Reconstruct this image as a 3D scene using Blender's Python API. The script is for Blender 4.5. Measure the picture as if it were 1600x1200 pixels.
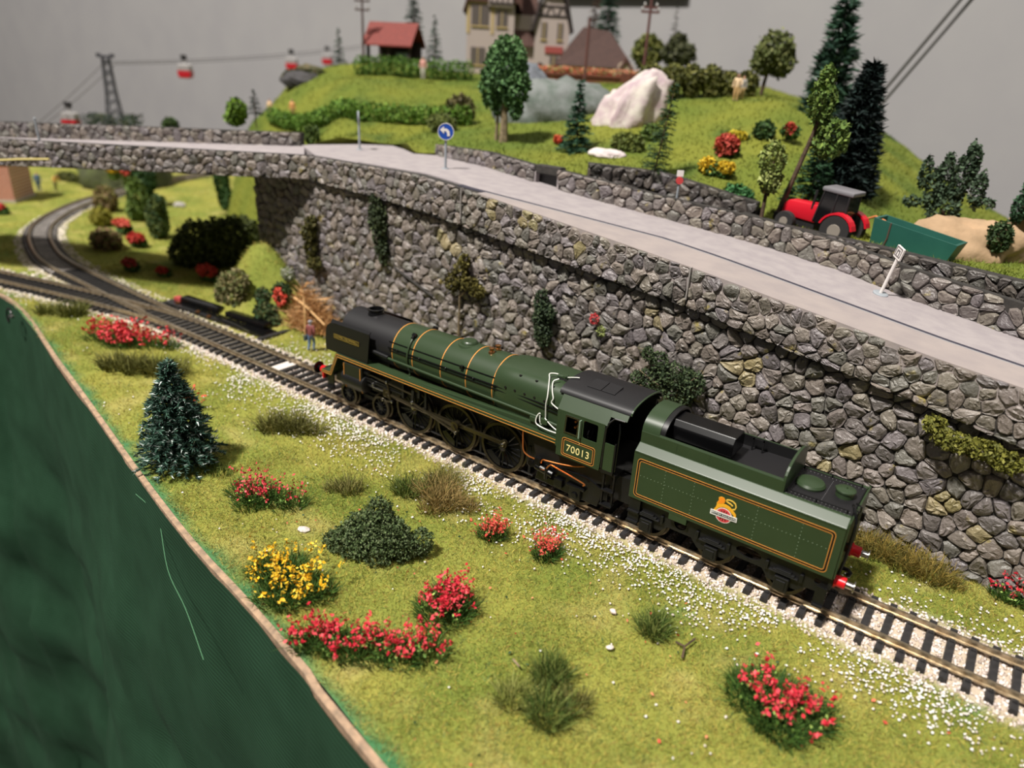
import bpy, bmesh, math, random
import numpy as np
from mathutils import Vector, Matrix

# Model railway layout. All lengths below are millimetres; one scene unit is 100 mm.
S = 0.01
scene = bpy.context.scene
for o in list(bpy.data.objects):
    bpy.data.objects.remove(o)
COL = scene.collection
random.seed(7)
RNG = np.random.default_rng(7)

# ------------------------------------------------------------------ camera, light, exposure
cam_data = bpy.data.cameras.new('camera')
cam = bpy.data.objects.new('camera', cam_data)
COL.objects.link(cam)
cam.matrix_world = Matrix(((0.800744, -0.283393, 0.527729, 2.971891), (0.596553, 0.297621, -0.745350, -2.438145), (0.054164, 0.911653, 0.407377, 1.728322), (0, 0, 0, 1)))
cam_data.sensor_width = 36
cam_data.lens = 24.953
cam_data.clip_start = 0.02
cam_data.clip_end = 200
cam_data.dof.use_dof = True
cam_data.dof.focus_distance = 2.95
cam_data.dof.aperture_fstop = 0.85
scene.camera = cam

world = bpy.data.worlds.new('world')
scene.world = world
world.use_nodes = True
world.node_tree.nodes['Background'].inputs[0].default_value = (1.0, 0.95, 0.9, 1)
world.node_tree.nodes['Background'].inputs[1].default_value = 0.075


def area_light(name, loc, target, energy, size, color):
    d = bpy.data.lights.new(name, 'AREA')
    d.shape = 'DISK'
    d.size = size * S
    d.energy = energy
    d.color = color
    o = bpy.data.objects.new(name, d)
    COL.objects.link(o)
    o.location = Vector(loc) * S
    o.rotation_euler = (Vector(target) - Vector(loc)).to_track_quat('-Z', 'Y').to_euler()
    return o


# exhibition room ceiling lamp above and behind the photographer, then an added fill
area_light('ceiling_or_fill_light', (-534, -2036, 3976), (60, 20, 20), 24500, 380, (1.0, 0.955, 0.89))
area_light('ceiling_or_fill_light', (1500, -900, 3400), (0, 500, 80), 1500, 900, (1.0, 0.95, 0.9))  # weak soft fill added to brighten the back wall, no lamp of the room

scene.view_settings.view_transform = 'Standard'
scene.view_settings.look = 'None'
scene.view_settings.exposure = 0.62
scene.view_settings.gamma = 1.0
scene.view_settings.use_curve_mapping = False

# ------------------------------------------------------------------ helpers
ORG = {}


def tag(o, label=None, cat=None, group=None, kind=None):
    if label:
        o['label'] = label
    if cat:
        o['category'] = cat
    if group:
        o['group'] = group
    if kind:
        o['kind'] = kind
    return o


def thing(name, label, cat, loc=(0, 0, 0), group=None, rz=0.0, world=False, rx=0.0, ry=0.0):
    o = bpy.data.objects.new(name, None)
    o.empty_display_size = 0.05
    COL.objects.link(o)
    o.location = Vector(loc) * S
    o.rotation_euler = (rx, ry, rz)
    ORG[o.name] = Vector(loc) if world else Vector((0, 0, 0))
    return tag(o, label, cat, group)


def link_mesh(name, me, mat, parent=None):
    o = bpy.data.objects.new(name, me)
    COL.objects.link(o)
    if mat:
        for m in (mat if isinstance(mat, (list, tuple)) else [mat]):
            me.materials.append(m)
    if parent:
        o.parent = parent
        ORG[o.name] = ORG.get(parent.name, Vector((0, 0, 0)))
    return o


def frame_of(d):
    d = d.normalized()
    a = Vector((0, 0, 1)) if abs(d.z) < 0.9 else Vector((1, 0, 0))
    u = d.cross(a).normalized()
    return u, d.cross(u).normalized()


class MB:
    def __init__(self):
        self.v = []
        self.f = []

    def add(self, vs, fs):
        b = len(self.v)
        self.v += [tuple(p) for p in vs]
        self.f += [tuple(b + i for i in f) for f in fs]
        return self

    def box(self, c, s, rz=0.0, ry=0.0, rx=0.0):
        m = Matrix.Rotation(rz, 3, 'Z') @ Matrix.Rotation(ry, 3, 'Y') @ Matrix.Rotation(rx, 3, 'X')
        vs = []
        for k in range(8):
            p = Vector(((k & 1) - .5, ((k >> 1) & 1) - .5, (k >> 2) - .5))
            vs.append(Vector(c) + m @ Vector((p.x * s[0], p.y * s[1], p.z * s[2])))
        return self.add(vs, [(0, 2, 3, 1), (4, 5, 7, 6), (0, 1, 5, 4), (2, 6, 7, 3), (0, 4, 6, 2), (1, 3, 7, 5)])

    def bb(self, a, b):
        return self.box([(a[i] + b[i]) / 2 for i in range(3)], [abs(b[i] - a[i]) for i in range(3)])

    def tube(self, pts, r, n=8, caps=True, r1=None):
        pts = [Vector(p) for p in pts]
        vs, fs = [], []
        u = None
        m = len(pts)
        for i, p in enumerate(pts):
            d = (pts[min(i + 1, m - 1)] - pts[max(i - 1, 0)])
            if d.length < 1e-9:
                d = Vector((0, 0, 1))
            d.normalize()
            if u is None:
                u, w = frame_of(d)
            else:
                u = (u - d * u.dot(d))
                if u.length < 1e-6:
                    u, w = frame_of(d)
                u.normalize()
                w = d.cross(u)
            rr = r if r1 is None else r + (r1 - r) * i / max(1, m - 1)
            for k in range(n):
                a = 2 * math.pi * k / n
                vs.append(p + (u * math.cos(a) + w * math.sin(a)) * rr)
        for i in range(m - 1):
            for k in range(n):
                fs.append((i * n + k, i * n + (k + 1) % n, (i + 1) * n + (k + 1) % n, (i + 1) * n + k))
        if caps:
            fs.append(tuple(range(n - 1, -1, -1)))
            fs.append(tuple((m - 1) * n + k for k in range(n)))
        return self.add(vs, fs)

    def lathe(self, c, axis, prof, n=24, caps=True):
        """prof: list of (radius, distance along axis)."""
        ax = {'X': Vector((1, 0, 0)), 'Y': Vector((0, 1, 0)), 'Z': Vector((0, 0, 1))}[axis]
        u = {'X': Vector((0, 1, 0)), 'Y': Vector((0, 0, 1)), 'Z': Vector((1, 0, 0))}[axis]
        w = ax.cross(u)
        vs, fs = [], []
        for r, t in prof:
            for k in range(n):
                a = 2 * math.pi * k / n
                vs.append(Vector(c) + ax * t + (u * math.cos(a) + w * math.sin(a)) * max(r, 1e-4))
        for i in range(len(prof) - 1):
            for k in range(n):
                fs.append((i * n + k, i * n + (k + 1) % n, (i + 1) * n + (k + 1) % n, (i + 1) * n + k))
        if caps:
            fs.append(tuple(range(n - 1, -1, -1)))
            fs.append(tuple((len(prof) - 1) * n + k for k in range(n)))
        return self.add(vs, fs)

    def prism(self, poly, axis, a, b):
        """poly in the plane across `axis`: Y -> (x,z); X -> (y,z); Z -> (x,y)."""
        def p3(p, t):
            return {'Y': (p[0], t, p[1]), 'X': (t, p[0], p[1]), 'Z': (p[0], p[1], t)}[axis]
        n = len(poly)
        vs = [p3(p, a) for p in poly] + [p3(p, b) for p in poly]
        fs = [(i, (i + 1) % n, n + (i + 1) % n, n + i) for i in range(n)]
        fs += [tuple(range(n - 1, -1, -1)), tuple(range(n, 2 * n))]
        return self.add(vs, fs)

    def ball(self, c, r, n=10, m=6, sq=(1, 1, 1)):
        vs, fs = [], []
        for i in range(m + 1):
            t = math.pi * i / m
            for k in range(n):
                a = 2 * math.pi * k / n
                vs.append((c[0] + r * sq[0] * math.sin(t) * math.cos(a), c[1] + r * sq[1] * math.sin(t) * math.sin(a), c[2] + r * sq[2] * math.cos(t)))
        for i in range(m):
            for k in range(n):
                fs.append((i * n + k, (i + 1) * n + k, (i + 1) * n + (k + 1) % n, i * n + (k + 1) % n))
        return self.add(vs, fs)

    def sweep(self, prof, path, closed=True):
        """prof: (offset to the left-hand normal, z); path: list of (x,y) or (x,y,z)."""
        m = len(path)
        n = len(prof)
        vs, fs = [], []
        for i in range(m):
            p = Vector(path[i][:2])
            z = path[i][2] if len(path[i]) > 2 else 0.0
            d = Vector(path[min(i + 1, m - 1)][:2]) - Vector(path[max(i - 1, 0)][:2])
            d.normalize()
            nn = Vector((-d.y, d.x))
            for o, h in prof:
                vs.append((p.x + nn.x * o, p.y + nn.y * o, z + h))
        for i in range(m - 1):
            for k in range(n if closed else n - 1):
                fs.append((i * n + k, (i + 1) * n + k, (i + 1) * n + (k + 1) % n, i * n + (k + 1) % n))
        if closed:
            fs.append(tuple(range(n)))
            fs.append(tuple((m - 1) * n + k for k in range(n - 1, -1, -1)))
        return self.add(vs, fs)

    def build(self, name, mat, parent=None, smooth=False, bevel=0.0, seg=2, angle=35):
        me = bpy.data.meshes.new(name)
        off = ORG.get(parent.name, Vector((0, 0, 0))) if parent else Vector((0, 0, 0))
        me.from_pydata([((p[0] - off.x) * S, (p[1] - off.y) * S, (p[2] - off.z) * S) for p in self.v], [], self.f)
        bm = bmesh.new()
        bm.from_mesh(me)
        bmesh.ops.remove_doubles(bm, verts=bm.verts, dist=1e-6)
        bmesh.ops.recalc_face_normals(bm, faces=bm.faces)
        if bevel:
            es = [e for e in bm.edges if len(e.link_faces) == 2 and e.calc_face_angle(0) > math.radians(30)]
            bmesh.ops.bevel(bm, geom=es, offset=bevel * S, segments=seg, affect='EDGES', profile=0.5, clamp_overlap=True)
        bm.to_mesh(me)
        bm.free()
        if smooth:
            me.polygons.foreach_set('use_smooth', [True] * len(me.polygons))
            me.set_sharp_from_angle(angle=math.radians(angle))
        return link_mesh(name, me, mat, parent)


def curve_mesh(outer, holes, thick):
    """flat plate with holes: 2D fill in local XY, thickness along Z, centred."""
    cu = bpy.data.curves.new('plate', 'CURVE')
    cu.dimensions = '2D'
    cu.fill_mode = 'BOTH'
    cu.extrude = thick / 2
    for ring in [outer] + list(holes):
        sp = cu.splines.new('POLY')
        sp.points.add(len(ring) - 1)
        for i, p in enumerate(ring):
            sp.points[i].co = (p[0], p[1], 0, 1)
        sp.use_cyclic_u = True
    o = bpy.data.objects.new('plate', cu)
    COL.objects.link(o)
    me = bpy.data.meshes.new_from_object(o.evaluated_get(bpy.context.evaluated_depsgraph_get()))
    bpy.data.objects.remove(o)
    bpy.data.curves.remove(cu)
    vs = [tuple(v.co) for v in me.vertices]
    fs = [tuple(p.vertices) for p in me.polygons]
    bpy.data.meshes.remove(me)
    return vs, fs


def plate(mb, outer, holes, axis, pos, thick):
    """plate in the XZ plane (axis 'Y') or YZ plane (axis 'X') or XY ('Z') centred at pos."""
    vs, fs = curve_mesh(outer, holes, thick)
    if axis == 'Y':
        vs = [(a, pos + c, b) for a, b, c in vs]
    elif axis == 'X':
        vs = [(pos + c, a, b) for a, b, c in vs]
    else:
        vs = [(a, b, pos + c) for a, b, c in vs]
    mb.add(vs, fs)
    return mb


def text_mesh(body, size, thick, spacing=1.0):
    cu = bpy.data.curves.new('txt', 'FONT')
    cu.body = body
    cu.size = size
    cu.extrude = thick / 2
    cu.align_x = 'CENTER'
    cu.align_y = 'CENTER'
    cu.space_character = spacing
    cu.resolution_u = 4
    o = bpy.data.objects.new('txt', cu)
    COL.objects.link(o)
    me = bpy.data.meshes.new_from_object(o.evaluated_get(bpy.context.evaluated_depsgraph_get()))
    bpy.data.objects.remove(o)
    vs = [tuple(v.co) for v in me.vertices]
    fs = [tuple(p.vertices) for p in me.polygons]
    bpy.data.meshes.remove(me)
    return vs, fs


def rrect(x0, z0, x1, z1, r, n=5):
    out = []
    for cx, cz, a0 in ((x1 - r, z1 - r, 0), (x0 + r, z1 - r, 90), (x0 + r, z0 + r, 180), (x1 - r, z0 + r, 270)):
        for k in range(n + 1):
            a = math.radians(a0 + 90 * k / n)
            out.append((cx + r * math.cos(a), cz + r * math.sin(a)))
    return out


def circ(cx, cz, rx, rz=None, n=20):
    rz = rx if rz is None else rz
    return [(cx + rx * math.cos(2 * math.pi * k / n), cz + rz * math.sin(2 * math.pi * k / n)) for k in range(n)]


def smooth3(pts, k=5):
    P = [Vector(p) for p in pts]
    P = [2 * P[0] - P[1]] + P + [2 * P[-1] - P[-2]]
    out = []
    for i in range(1, len(P) - 2):
        a, b, c, d = P[i - 1], P[i], P[i + 1], P[i + 2]
        for j in range(k):
            t = j / k
            out.append(.5 * ((2 * b) + (c - a) * t + (2 * a - 5 * b + 4 * c - d) * t * t + (3 * b - a - 3 * c + d) * t ** 3))
    return out + [P[-2]]


def copy_tree(o, parent=None):
    c = o.copy()
    COL.objects.link(c)
    c.parent = parent
    for ch in o.children:
        copy_tree(ch, c)
    return c


# ------------------------------------------------------------------ materials
def new_mat(name):
    m = bpy.data.materials.new(name)
    m.use_nodes = True
    nt = m.node_tree
    return m, nt, nt.nodes['Principled BSDF']


def lin(c):
    return tuple(((x / 255) / 12.92 if x / 255 <= 0.04045 else ((x / 255 + 0.055) / 1.055) ** 2.4) for x in c)


def mat(name, rgb, rough=0.5, metal=0.0, rgb2=None, scale=20, bump=0.0, bscale=120, spec=0.5, detail=4, lo=.35, hi=.65):
    m, nt, b = new_mat(name)
    b.inputs['Roughness'].default_value = rough
    b.inputs['Metallic'].default_value = metal
    b.inputs['Specular IOR Level'].default_value = spec
    b.inputs['Base Color'].default_value = (*lin(rgb), 1)
    tc = nt.nodes.new('ShaderNodeTexCoord')
    if rgb2:
        nz = nt.nodes.new('ShaderNodeTexNoise')
        nz.inputs['Scale'].default_value = scale
        nz.inputs['Detail'].default_value = detail
        nt.links.new(tc.outputs['Object'], nz.inputs['Vector'])
        cr = nt.nodes.new('ShaderNodeValToRGB')
        cr.color_ramp.elements[0].position = lo
        cr.color_ramp.elements[1].position = hi
        cr.color_ramp.elements[0].color = (*lin(rgb), 1)
        cr.color_ramp.elements[1].color = (*lin(rgb2), 1)
        nt.links.new(nz.outputs['Fac'], cr.inputs['Fac'])
        nt.links.new(cr.outputs['Color'], b.inputs['Base Color'])
    if bump:
        nz = nt.nodes.new('ShaderNodeTexNoise')
        nz.inputs['Scale'].default_value = bscale
        nz.inputs['Detail'].default_value = 5
        nt.links.new(tc.outputs['Object'], nz.inputs['Vector'])
        bp = nt.nodes.new('ShaderNodeBump')
        bp.inputs['Strength'].default_value = bump
        bp.inputs['Distance'].default_value = 0.01
        nt.links.new(nz.outputs['Fac'], bp.inputs['Height'])
        nt.links.new(bp.outputs['Normal'], b.inputs['Normal'])
    return m


def attr_mat(name, rough=0.7, spec=0.3, bump=0.0, bscale=150, mottled=0.0, mscale=60, mcol=(200, 170, 60), mlo=.6, mhi=.7):
    """base colour from the per-piece colour attribute 'tint'; optional mottled paint stains."""
    m, nt, b = new_mat(name)
    b.inputs['Roughness'].default_value = rough
    b.inputs['Specular IOR Level'].default_value = spec
    at = nt.nodes.new('ShaderNodeAttribute')
    at.attribute_name = 'tint'
    out = at.outputs['Color']
    tc = nt.nodes.new('ShaderNodeTexCoord')
    if mottled:
        nz = nt.nodes.new('ShaderNodeTexNoise')
        nz.inputs['Scale'].default_value = mscale
        nz.inputs['Detail'].default_value = 3
        nt.links.new(tc.outputs['Object'], nz.inputs['Vector'])
        cr = nt.nodes.new('ShaderNodeValToRGB')
        cr.color_ramp.elements[0].position = mlo
        cr.color_ramp.elements[1].position = mhi
        cr.color_ramp.elements[0].color = (0, 0, 0, 1)
        cr.color_ramp.elements[1].color = (mottled, mottled, mottled, 1)
        nt.links.new(nz.outputs['Fac'], cr.inputs['Fac'])
        mx = nt.nodes.new('ShaderNodeMix')
        mx.data_type = 'RGBA'
        nt.links.new(cr.outputs['Color'], mx.inputs['Factor'])
        nt.links.new(out, mx.inputs[6])
        mx.inputs[7].default_value = (*lin(mcol), 1)
        out = mx.outputs[2]
    nt.links.new(out, b.inputs['Base Color'])
    if bump:
        nz = nt.nodes.new('ShaderNodeTexNoise')
        nz.inputs['Scale'].default_value = bscale
        nz.inputs['Detail'].default_value = 6
        nt.links.new(tc.outputs['Object'], nz.inputs['Vector'])
        bp = nt.nodes.new('ShaderNodeBump')
        bp.inputs['Strength'].default_value = bump
        bp.inputs['Distance'].default_value = 0.01
        nt.links.new(nz.outputs['Fac'], bp.inputs['Height'])
        nt.links.new(bp.outputs['Normal'], b.inputs['Normal'])
    return m


M = {}
M['loco_green'] = mat('loco_green', (45, 61, 38), .36, rgb2=(48, 64, 41), scale=8)
M['black'] = mat('satin_black', (15, 15, 16), .42)
M['gloss_black'] = mat('gloss_black', (11, 11, 12), .22)
M['frame_black'] = mat('frame_black', (13, 13, 12), .5, rgb2=(20, 19, 17), scale=30)
M['roof_black'] = mat('roof_black', (25, 24, 26), .48)
M['orange_line'] = mat('orange_line', (206, 138, 62), .45)
M['cream'] = mat('cream_paint', (240, 222, 150), .5)
M['red'] = mat('buffer_red', (205, 22, 32), .3)
M['steel'] = mat('steel', (170, 168, 165), .25, 1.0)
M['tyre'] = mat('tyre', (84, 78, 66), .32, .9)
M['rod'] = mat('motion_rod', (92, 84, 62), .3, .9)
M['brass'] = mat('brass', (196, 140, 90), .28, 1.0)
M['copper'] = mat('copper', (214, 130, 70), .3, .8)
M['white_pipe'] = mat('white_pipe', (205, 205, 198), .4)
M['rail'] = mat('rail_metal', (222, 208, 182), .3, .85, rgb2=(150, 128, 98), scale=45, lo=.3, hi=.75)
M['sleeper'] = mat('sleeper_plastic', (34, 33, 34), .6, rgb2=(48, 46, 46), scale=60, bump=.3, bscale=300)
M['bed_dark'] = mat('track_bed_dark', (70, 64, 56), .9, rgb2=(120, 112, 98), scale=40)
M['stone'] = attr_mat('stone', .34, .5, .6, 90, .8, 13, (150, 136, 70), .66, .74)
M['mortar'] = mat('mortar', (58, 54, 50), .8, rgb2=(40, 38, 36), scale=40)
M['leaf'] = attr_mat('leaf', .65, .25)
M['ballast'] = attr_mat('ballast_stone', .8, .3)
M['road'] = mat('road', (151, 143, 145), .8, rgb2=(162, 154, 154), scale=14, bump=.12, bscale=220)
M['kerb'] = mat('kerb_slot', (58, 56, 68), .5)
M['grass_ground'] = None
M['wall'] = mat('room_wall', (152, 150, 151), .9, rgb2=(156, 154, 154), scale=1.2)
M['floor'] = mat('room_floor', (96, 92, 88), .7, rgb2=(110, 105, 100), scale=2)
M['wood_edge'] = mat('wood_edge', (176, 146, 118), .8, rgb2=(134, 114, 94), scale=30, bump=.3, bscale=90)
M['trunk'] = mat('bark', (96, 76, 60), .85, rgb2=(70, 54, 42), scale=40, bump=.4)
M['trunk_pale'] = mat('pale_bark', (150, 132, 104), .85, rgb2=(110, 96, 74), scale=40)
M['skin'] = mat('skin', (222, 170, 140), .6)
M['glass_dark'] = mat('dark_glass', (20, 20, 22), .1)


def tinted(name, vs, fs, cols, mat_, parent=None, smooth=False, kind=None, sharp=None):
    """mesh from numpy arrays in mm with one colour per vertex (linear rgb)."""
    off = np.array(ORG.get(parent.name, Vector((0, 0, 0)))) if parent else np.zeros(3)
    me = bpy.data.meshes.new(name)
    vs = (np.asarray(vs, dtype=np.float64) - off) * S
    fs = np.asarray(fs, dtype=np.int32)
    k = fs.shape[1]
    me.vertices.add(len(vs))
    me.vertices.foreach_set('co', vs.astype(np.float32).ravel())
    me.loops.add(fs.size)
    me.loops.foreach_set('vertex_index', fs.ravel())
    me.polygons.add(len(fs))
    me.polygons.foreach_set('loop_start', np.arange(0, fs.size, k, dtype=np.int32))
    me.update(calc_edges=True)
    ca = me.color_attributes.new('tint', 'FLOAT_COLOR', 'POINT')
    c4 = np.ones((len(vs), 4), dtype=np.float32)
    c4[:, :3] = cols
    ca.data.foreach_set('color', c4.ravel())
    if smooth:
        me.polygons.foreach_set('use_smooth', np.ones(len(fs), dtype=bool))
        if sharp:
            me.set_sharp_from_angle(angle=math.radians(sharp))
    o = link_mesh(name, me, mat_, parent)
    if parent is not None and kind is None and mat_ is M['leaf']:
        kind = 'stuff'
    if kind:
        o['kind'] = kind
    return o


def pal(cols, n, jitter=.12):
    c = np.array([lin(x) for x in cols])
    w = c[RNG.integers(0, len(c), n)]
    return np.clip(w * (1 + RNG.normal(0, jitter, (n, 1))), 0, 1)


def blade_arrays(root, d, length, width, cols, bend=None):
    """bent grass blades: 5 vertices, 3 triangles each."""
    n = len(root)
    d = d / np.linalg.norm(d, axis=1, keepdims=True)
    side = np.cross(d, RNG.normal(0, 1, (n, 3)))
    side /= np.linalg.norm(side, axis=1, keepdims=True) + 1e-9
    L = np.asarray(length).reshape(-1, 1)
    W = np.asarray(width).reshape(-1, 1) * .5
    bv = np.zeros((n, 3)) if bend is None else bend
    mid = root + d * L * .55
    tip = root + d * L + bv * L
    v = np.stack([root - side * W, root + side * W, mid - side * W * .8, mid + side * W * .8, tip], 1).reshape(-1, 3)
    b = np.arange(n)[:, None] * 5
    f = np.concatenate([b + np.array([[0, 1, 3]]), b + np.array([[0, 3, 2]]), b + np.array([[2, 3, 4]])], 1).reshape(-1, 3)
    return v, f, np.repeat(cols, 5, axis=0)


def tri_arrays(root, d, length, width, cols):
    n = len(root)
    d = d / (np.linalg.norm(d, axis=1, keepdims=True) + 1e-9)
    side = np.cross(d, RNG.normal(0, 1, (n, 3)))
    side /= np.linalg.norm(side, axis=1, keepdims=True) + 1e-9
    L = np.asarray(length).reshape(-1, 1)
    W = np.asarray(width).reshape(-1, 1) * .5
    v = np.stack([root - side * W, root + side * W, root + d * L], 1).reshape(-1, 3)
    return v, np.arange(3 * n).reshape(-1, 3), np.repeat(cols, 3, axis=0)


def leaf_arrays(c, size, cols, flat=0.0):
    """small random diamond leaves (2 triangles)."""
    n = len(c)
    a = RNG.normal(0, 1, (n, 3))
    a /= np.linalg.norm(a, axis=1, keepdims=True)
    b = np.cross(a, RNG.normal(0, 1, (n, 3)))
    b /= np.linalg.norm(b, axis=1, keepdims=True) + 1e-9
    s = np.asarray(size).reshape(-1, 1)
    v = np.stack([c - a * s * .6, c + b * s * .38, c + a * s * .6, c - b * s * .38], 1).reshape(-1, 3)
    k = np.arange(n)[:, None] * 4
    f = np.concatenate([k + np.array([[0, 1, 2]]), k + np.array([[0, 2, 3]])], 1).reshape(-1, 3)
    return v, f, np.repeat(cols, 4, axis=0)


def grit_arrays(c, r, cols):
    """little irregular stones (octahedra)."""
    n = len(c)
    dirs = np.array([[1, 0, 0], [-1, 0, 0], [0, 1, 0], [0, -1, 0], [0, 0, 1], [0, 0, -1]], float)
    rr = np.asarray(r).reshape(-1, 1, 1) * RNG.uniform(.6, 1.25, (n, 6, 1))
    ang = RNG.uniform(0, 6.28, n)
    R = np.zeros((n, 3, 3))
    R[:, 0, 0] = np.cos(ang); R[:, 0, 1] = -np.sin(ang); R[:, 1, 0] = np.sin(ang); R[:, 1, 1] = np.cos(ang); R[:, 2, 2] = .8
    v = (np.einsum('nij,kj->nki', R, dirs) * rr + c[:, None, :]).reshape(-1, 3)
    t = np.array([[0, 2, 4], [2, 1, 4], [1, 3, 4], [3, 0, 4], [2, 0, 5], [1, 2, 5], [3, 1, 5], [0, 3, 5]])
    f = (np.arange(n)[:, None, None] * 6 + t[None]).reshape(-1, 3)
    return v, f, np.repeat(cols, 6, axis=0)


def join(parts):
    vs, fs, cs = [], [], []
    b = 0
    for v, f, c in parts:
        vs.append(v); fs.append(f + b); cs.append(c)
        b += len(v)
    return np.concatenate(vs), np.concatenate(fs), np.concatenate(cs)


def fbm(x, y, sc, seed=0):
    """cheap smooth value noise in [-1,1] (numpy)."""
    out = np.zeros(np.broadcast(x, y).shape)
    amp, tot = 1.0, 0.0
    for o in range(3):
        xx, yy = x / sc * 2 ** o + 17.3 * seed + o * 5.1, y / sc * 2 ** o - 9.7 * seed + o * 3.3
        xi, yi = np.floor(xx), np.floor(yy)
        fx, fy = xx - xi, yy - yi
        fx, fy = fx * fx * (3 - 2 * fx), fy * fy * (3 - 2 * fy)
        def h(a, b):
            s = np.sin(a * 127.1 + b * 311.7 + seed * 74.7) * 43758.5453
            return (s - np.floor(s)) * 2 - 1
        out += amp * (h(xi, yi) * (1 - fx) * (1 - fy) + h(xi + 1, yi) * fx * (1 - fy) + h(xi, yi + 1) * (1 - fx) * fy + h(xi + 1, yi + 1) * fx * fy)
        tot += amp
        amp *= .5
    return out / tot

# ================================================================== the setting
def lerp_path(tab, x):
    xs = [t[0] for t in tab]
    return np.interp(x, xs, [t[1] for t in tab])


# room
mb = MB(); mb.bb((-3600, 900, -900), (2200, 940, 1900))
tag(mb.build('wall_back', M['wall']), 'plain grey painted room wall behind the layout', kind='structure')
mb = MB(); mb.bb((-3600, -1500, -940), (2200, 940, -900))
tag(mb.build('floor', M['floor']), 'grey room floor under the layout', kind='structure')
sh = thing('wall_shelf', 'dark shelf edge on the grey wall above the barn roof', 'shelf', (-335, 881, 293))
mb = MB(); mb.box((0, 14, 8), (222, 8, 22))
mb.build('shelf_board', M['kerb'], sh)
mb = MB(); mb.box((0, 13, -6), (222, 10, 6))
mb.build('shelf_rail', M['black'], sh)

EDGE = [(-950, -92), (-420, -76), (-307, -53), (-145, -84), (0, -115), (66, -128), (115, -135), (159, -142.5), (195, -150), (560, -212)]


def yfront(x):
    return np.interp(x, [e[0] for e in EDGE], [e[1] for e in EDGE])


def gz(x, y):
    z = -4.7 + .45 * fbm(x, y, 22, 3)
    z = z + 50 * np.exp(-(((x + 152) / 34) ** 2 + ((y - 63) / 20) ** 2))
    z = z + 9 * np.exp(-(((x + 118) / 24) ** 2 + ((y - 62) / 13) ** 2))
    z = z + 16 * np.exp(-(((x + 250) / 45) ** 2 + ((y - 130) / 40) ** 2))
    # levelled track bed
    dt = np.minimum(np.abs(y - track_y(x)), np.where(x < -120, np.abs(y - branch_y(x)), 99))
    k = np.clip((dt - 15) / 10, 0, 1)
    return -4.5 * (1 - k) + z * k


MAIN = [(-760, 420), (-730, 340), (-700, 275), (-668, 215), (-641, 177), (-621, 150), (-579, 106), (-528, 66), (-482, 42), (-434, 25), (-390, 13), (-350, 7), (-312, 5.5), (-270, 3.5), (-200, 0.5), (-120, 0), (470, 0)]
BRANCH = [(-520, -92), (-450, -68), (-400, -53), (-340, -36.5), (-298, -26), (-256, -16.5), (-216, -9), (-180, -3.5), (-150, -1), (-110, 0)]


def track_y(x):
    return np.interp(x, [p[0] for p in MAIN], [p[1] for p in MAIN])


def branch_y(x):
    return np.interp(x, [p[0] for p in BRANCH], [p[1] for p in BRANCH])


def smooth_path(pts, step):
    """Catmull-Rom resample at equal arc length."""
    P = [Vector((p[0], p[1])) for p in pts]
    P = [2 * P[0] - P[1]] + P + [2 * P[-1] - P[-2]]
    dense = []
    for i in range(1, len(P) - 2):
        a, b, c, d = P[i - 1], P[i], P[i + 1], P[i + 2]
        n = max(4, int((c - b).length / 2))
        for k in range(n):
            t = k / n
            dense.append(.5 * ((2 * b) + (c - a) * t + (2 * a - 5 * b + 4 * c - d) * t * t + (3 * b - a - 3 * c + d) * t ** 3))
    dense.append(P[-2])
    out = [dense[0]]
    acc = 0
    for i in range(1, len(dense)):
        seg = (dense[i] - dense[i - 1]).length
        while seg > 0 and acc + seg >= step:
            t = (step - acc) / seg
            dense[i - 1] = dense[i - 1].lerp(dense[i], t)
            out.append(dense[i - 1].copy())
            seg = (dense[i] - dense[i - 1]).length
            acc = 0
        acc += seg
    return out


# grass-covered baseboard
xs = np.arange(-950, 561, 7.0)
vv = np.linspace(0, 1, 90) ** 1.25
X = np.repeat(xs[:, None], len(vv), 1)
Yb = 470.0
Y0 = yfront(xs)[:, None]
Yg = Y0 + (Yb - Y0) * vv[None, :]
Zg = gz(X, Yg)
gv = np.stack([X, Yg, Zg], -1).reshape(-1, 3)
n2 = len(vv)
ii, jj = np.meshgrid(np.arange(len(xs) - 1), np.arange(n2 - 1), indexing='ij')
a = (ii * n2 + jj).ravel()
gf = np.stack([a, a + n2, a + n2 + 1, a + 1], 1)


def ground_cols(x, y):
    n = len(x)
    g1, g2, g3 = np.array(lin((153, 150, 70))), np.array(lin((114, 126, 52))), np.array(lin((170, 160, 94)))
    t = np.clip(.5 + .8 * fbm(x, y, 30, 5), 0, 1)[:, None]
    c = g1 * (1 - t) + g2 * t
    t = np.clip(1.6 * fbm(x, y, 14, 8) - .25, 0, 1)[:, None]
    c = c * (1 - t) + g3 * t
    e = np.clip(1.1 - (y - yfront(x)) / 5.5 + .7 * fbm(x, y, 9, 40), 0, 1)[:, None] * .85
    c = c * (1 - e) + np.array(lin((52, 118, 80))) * e
    t = np.clip(2.5 * fbm(x, y, 26, 12) - 1.2, 0, 1)[:, None] * ((y < -14) & (y > -45))[:, None]
    c = c * (1 - t) + np.array(lin((70, 140, 96))) * t
    return c


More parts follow.
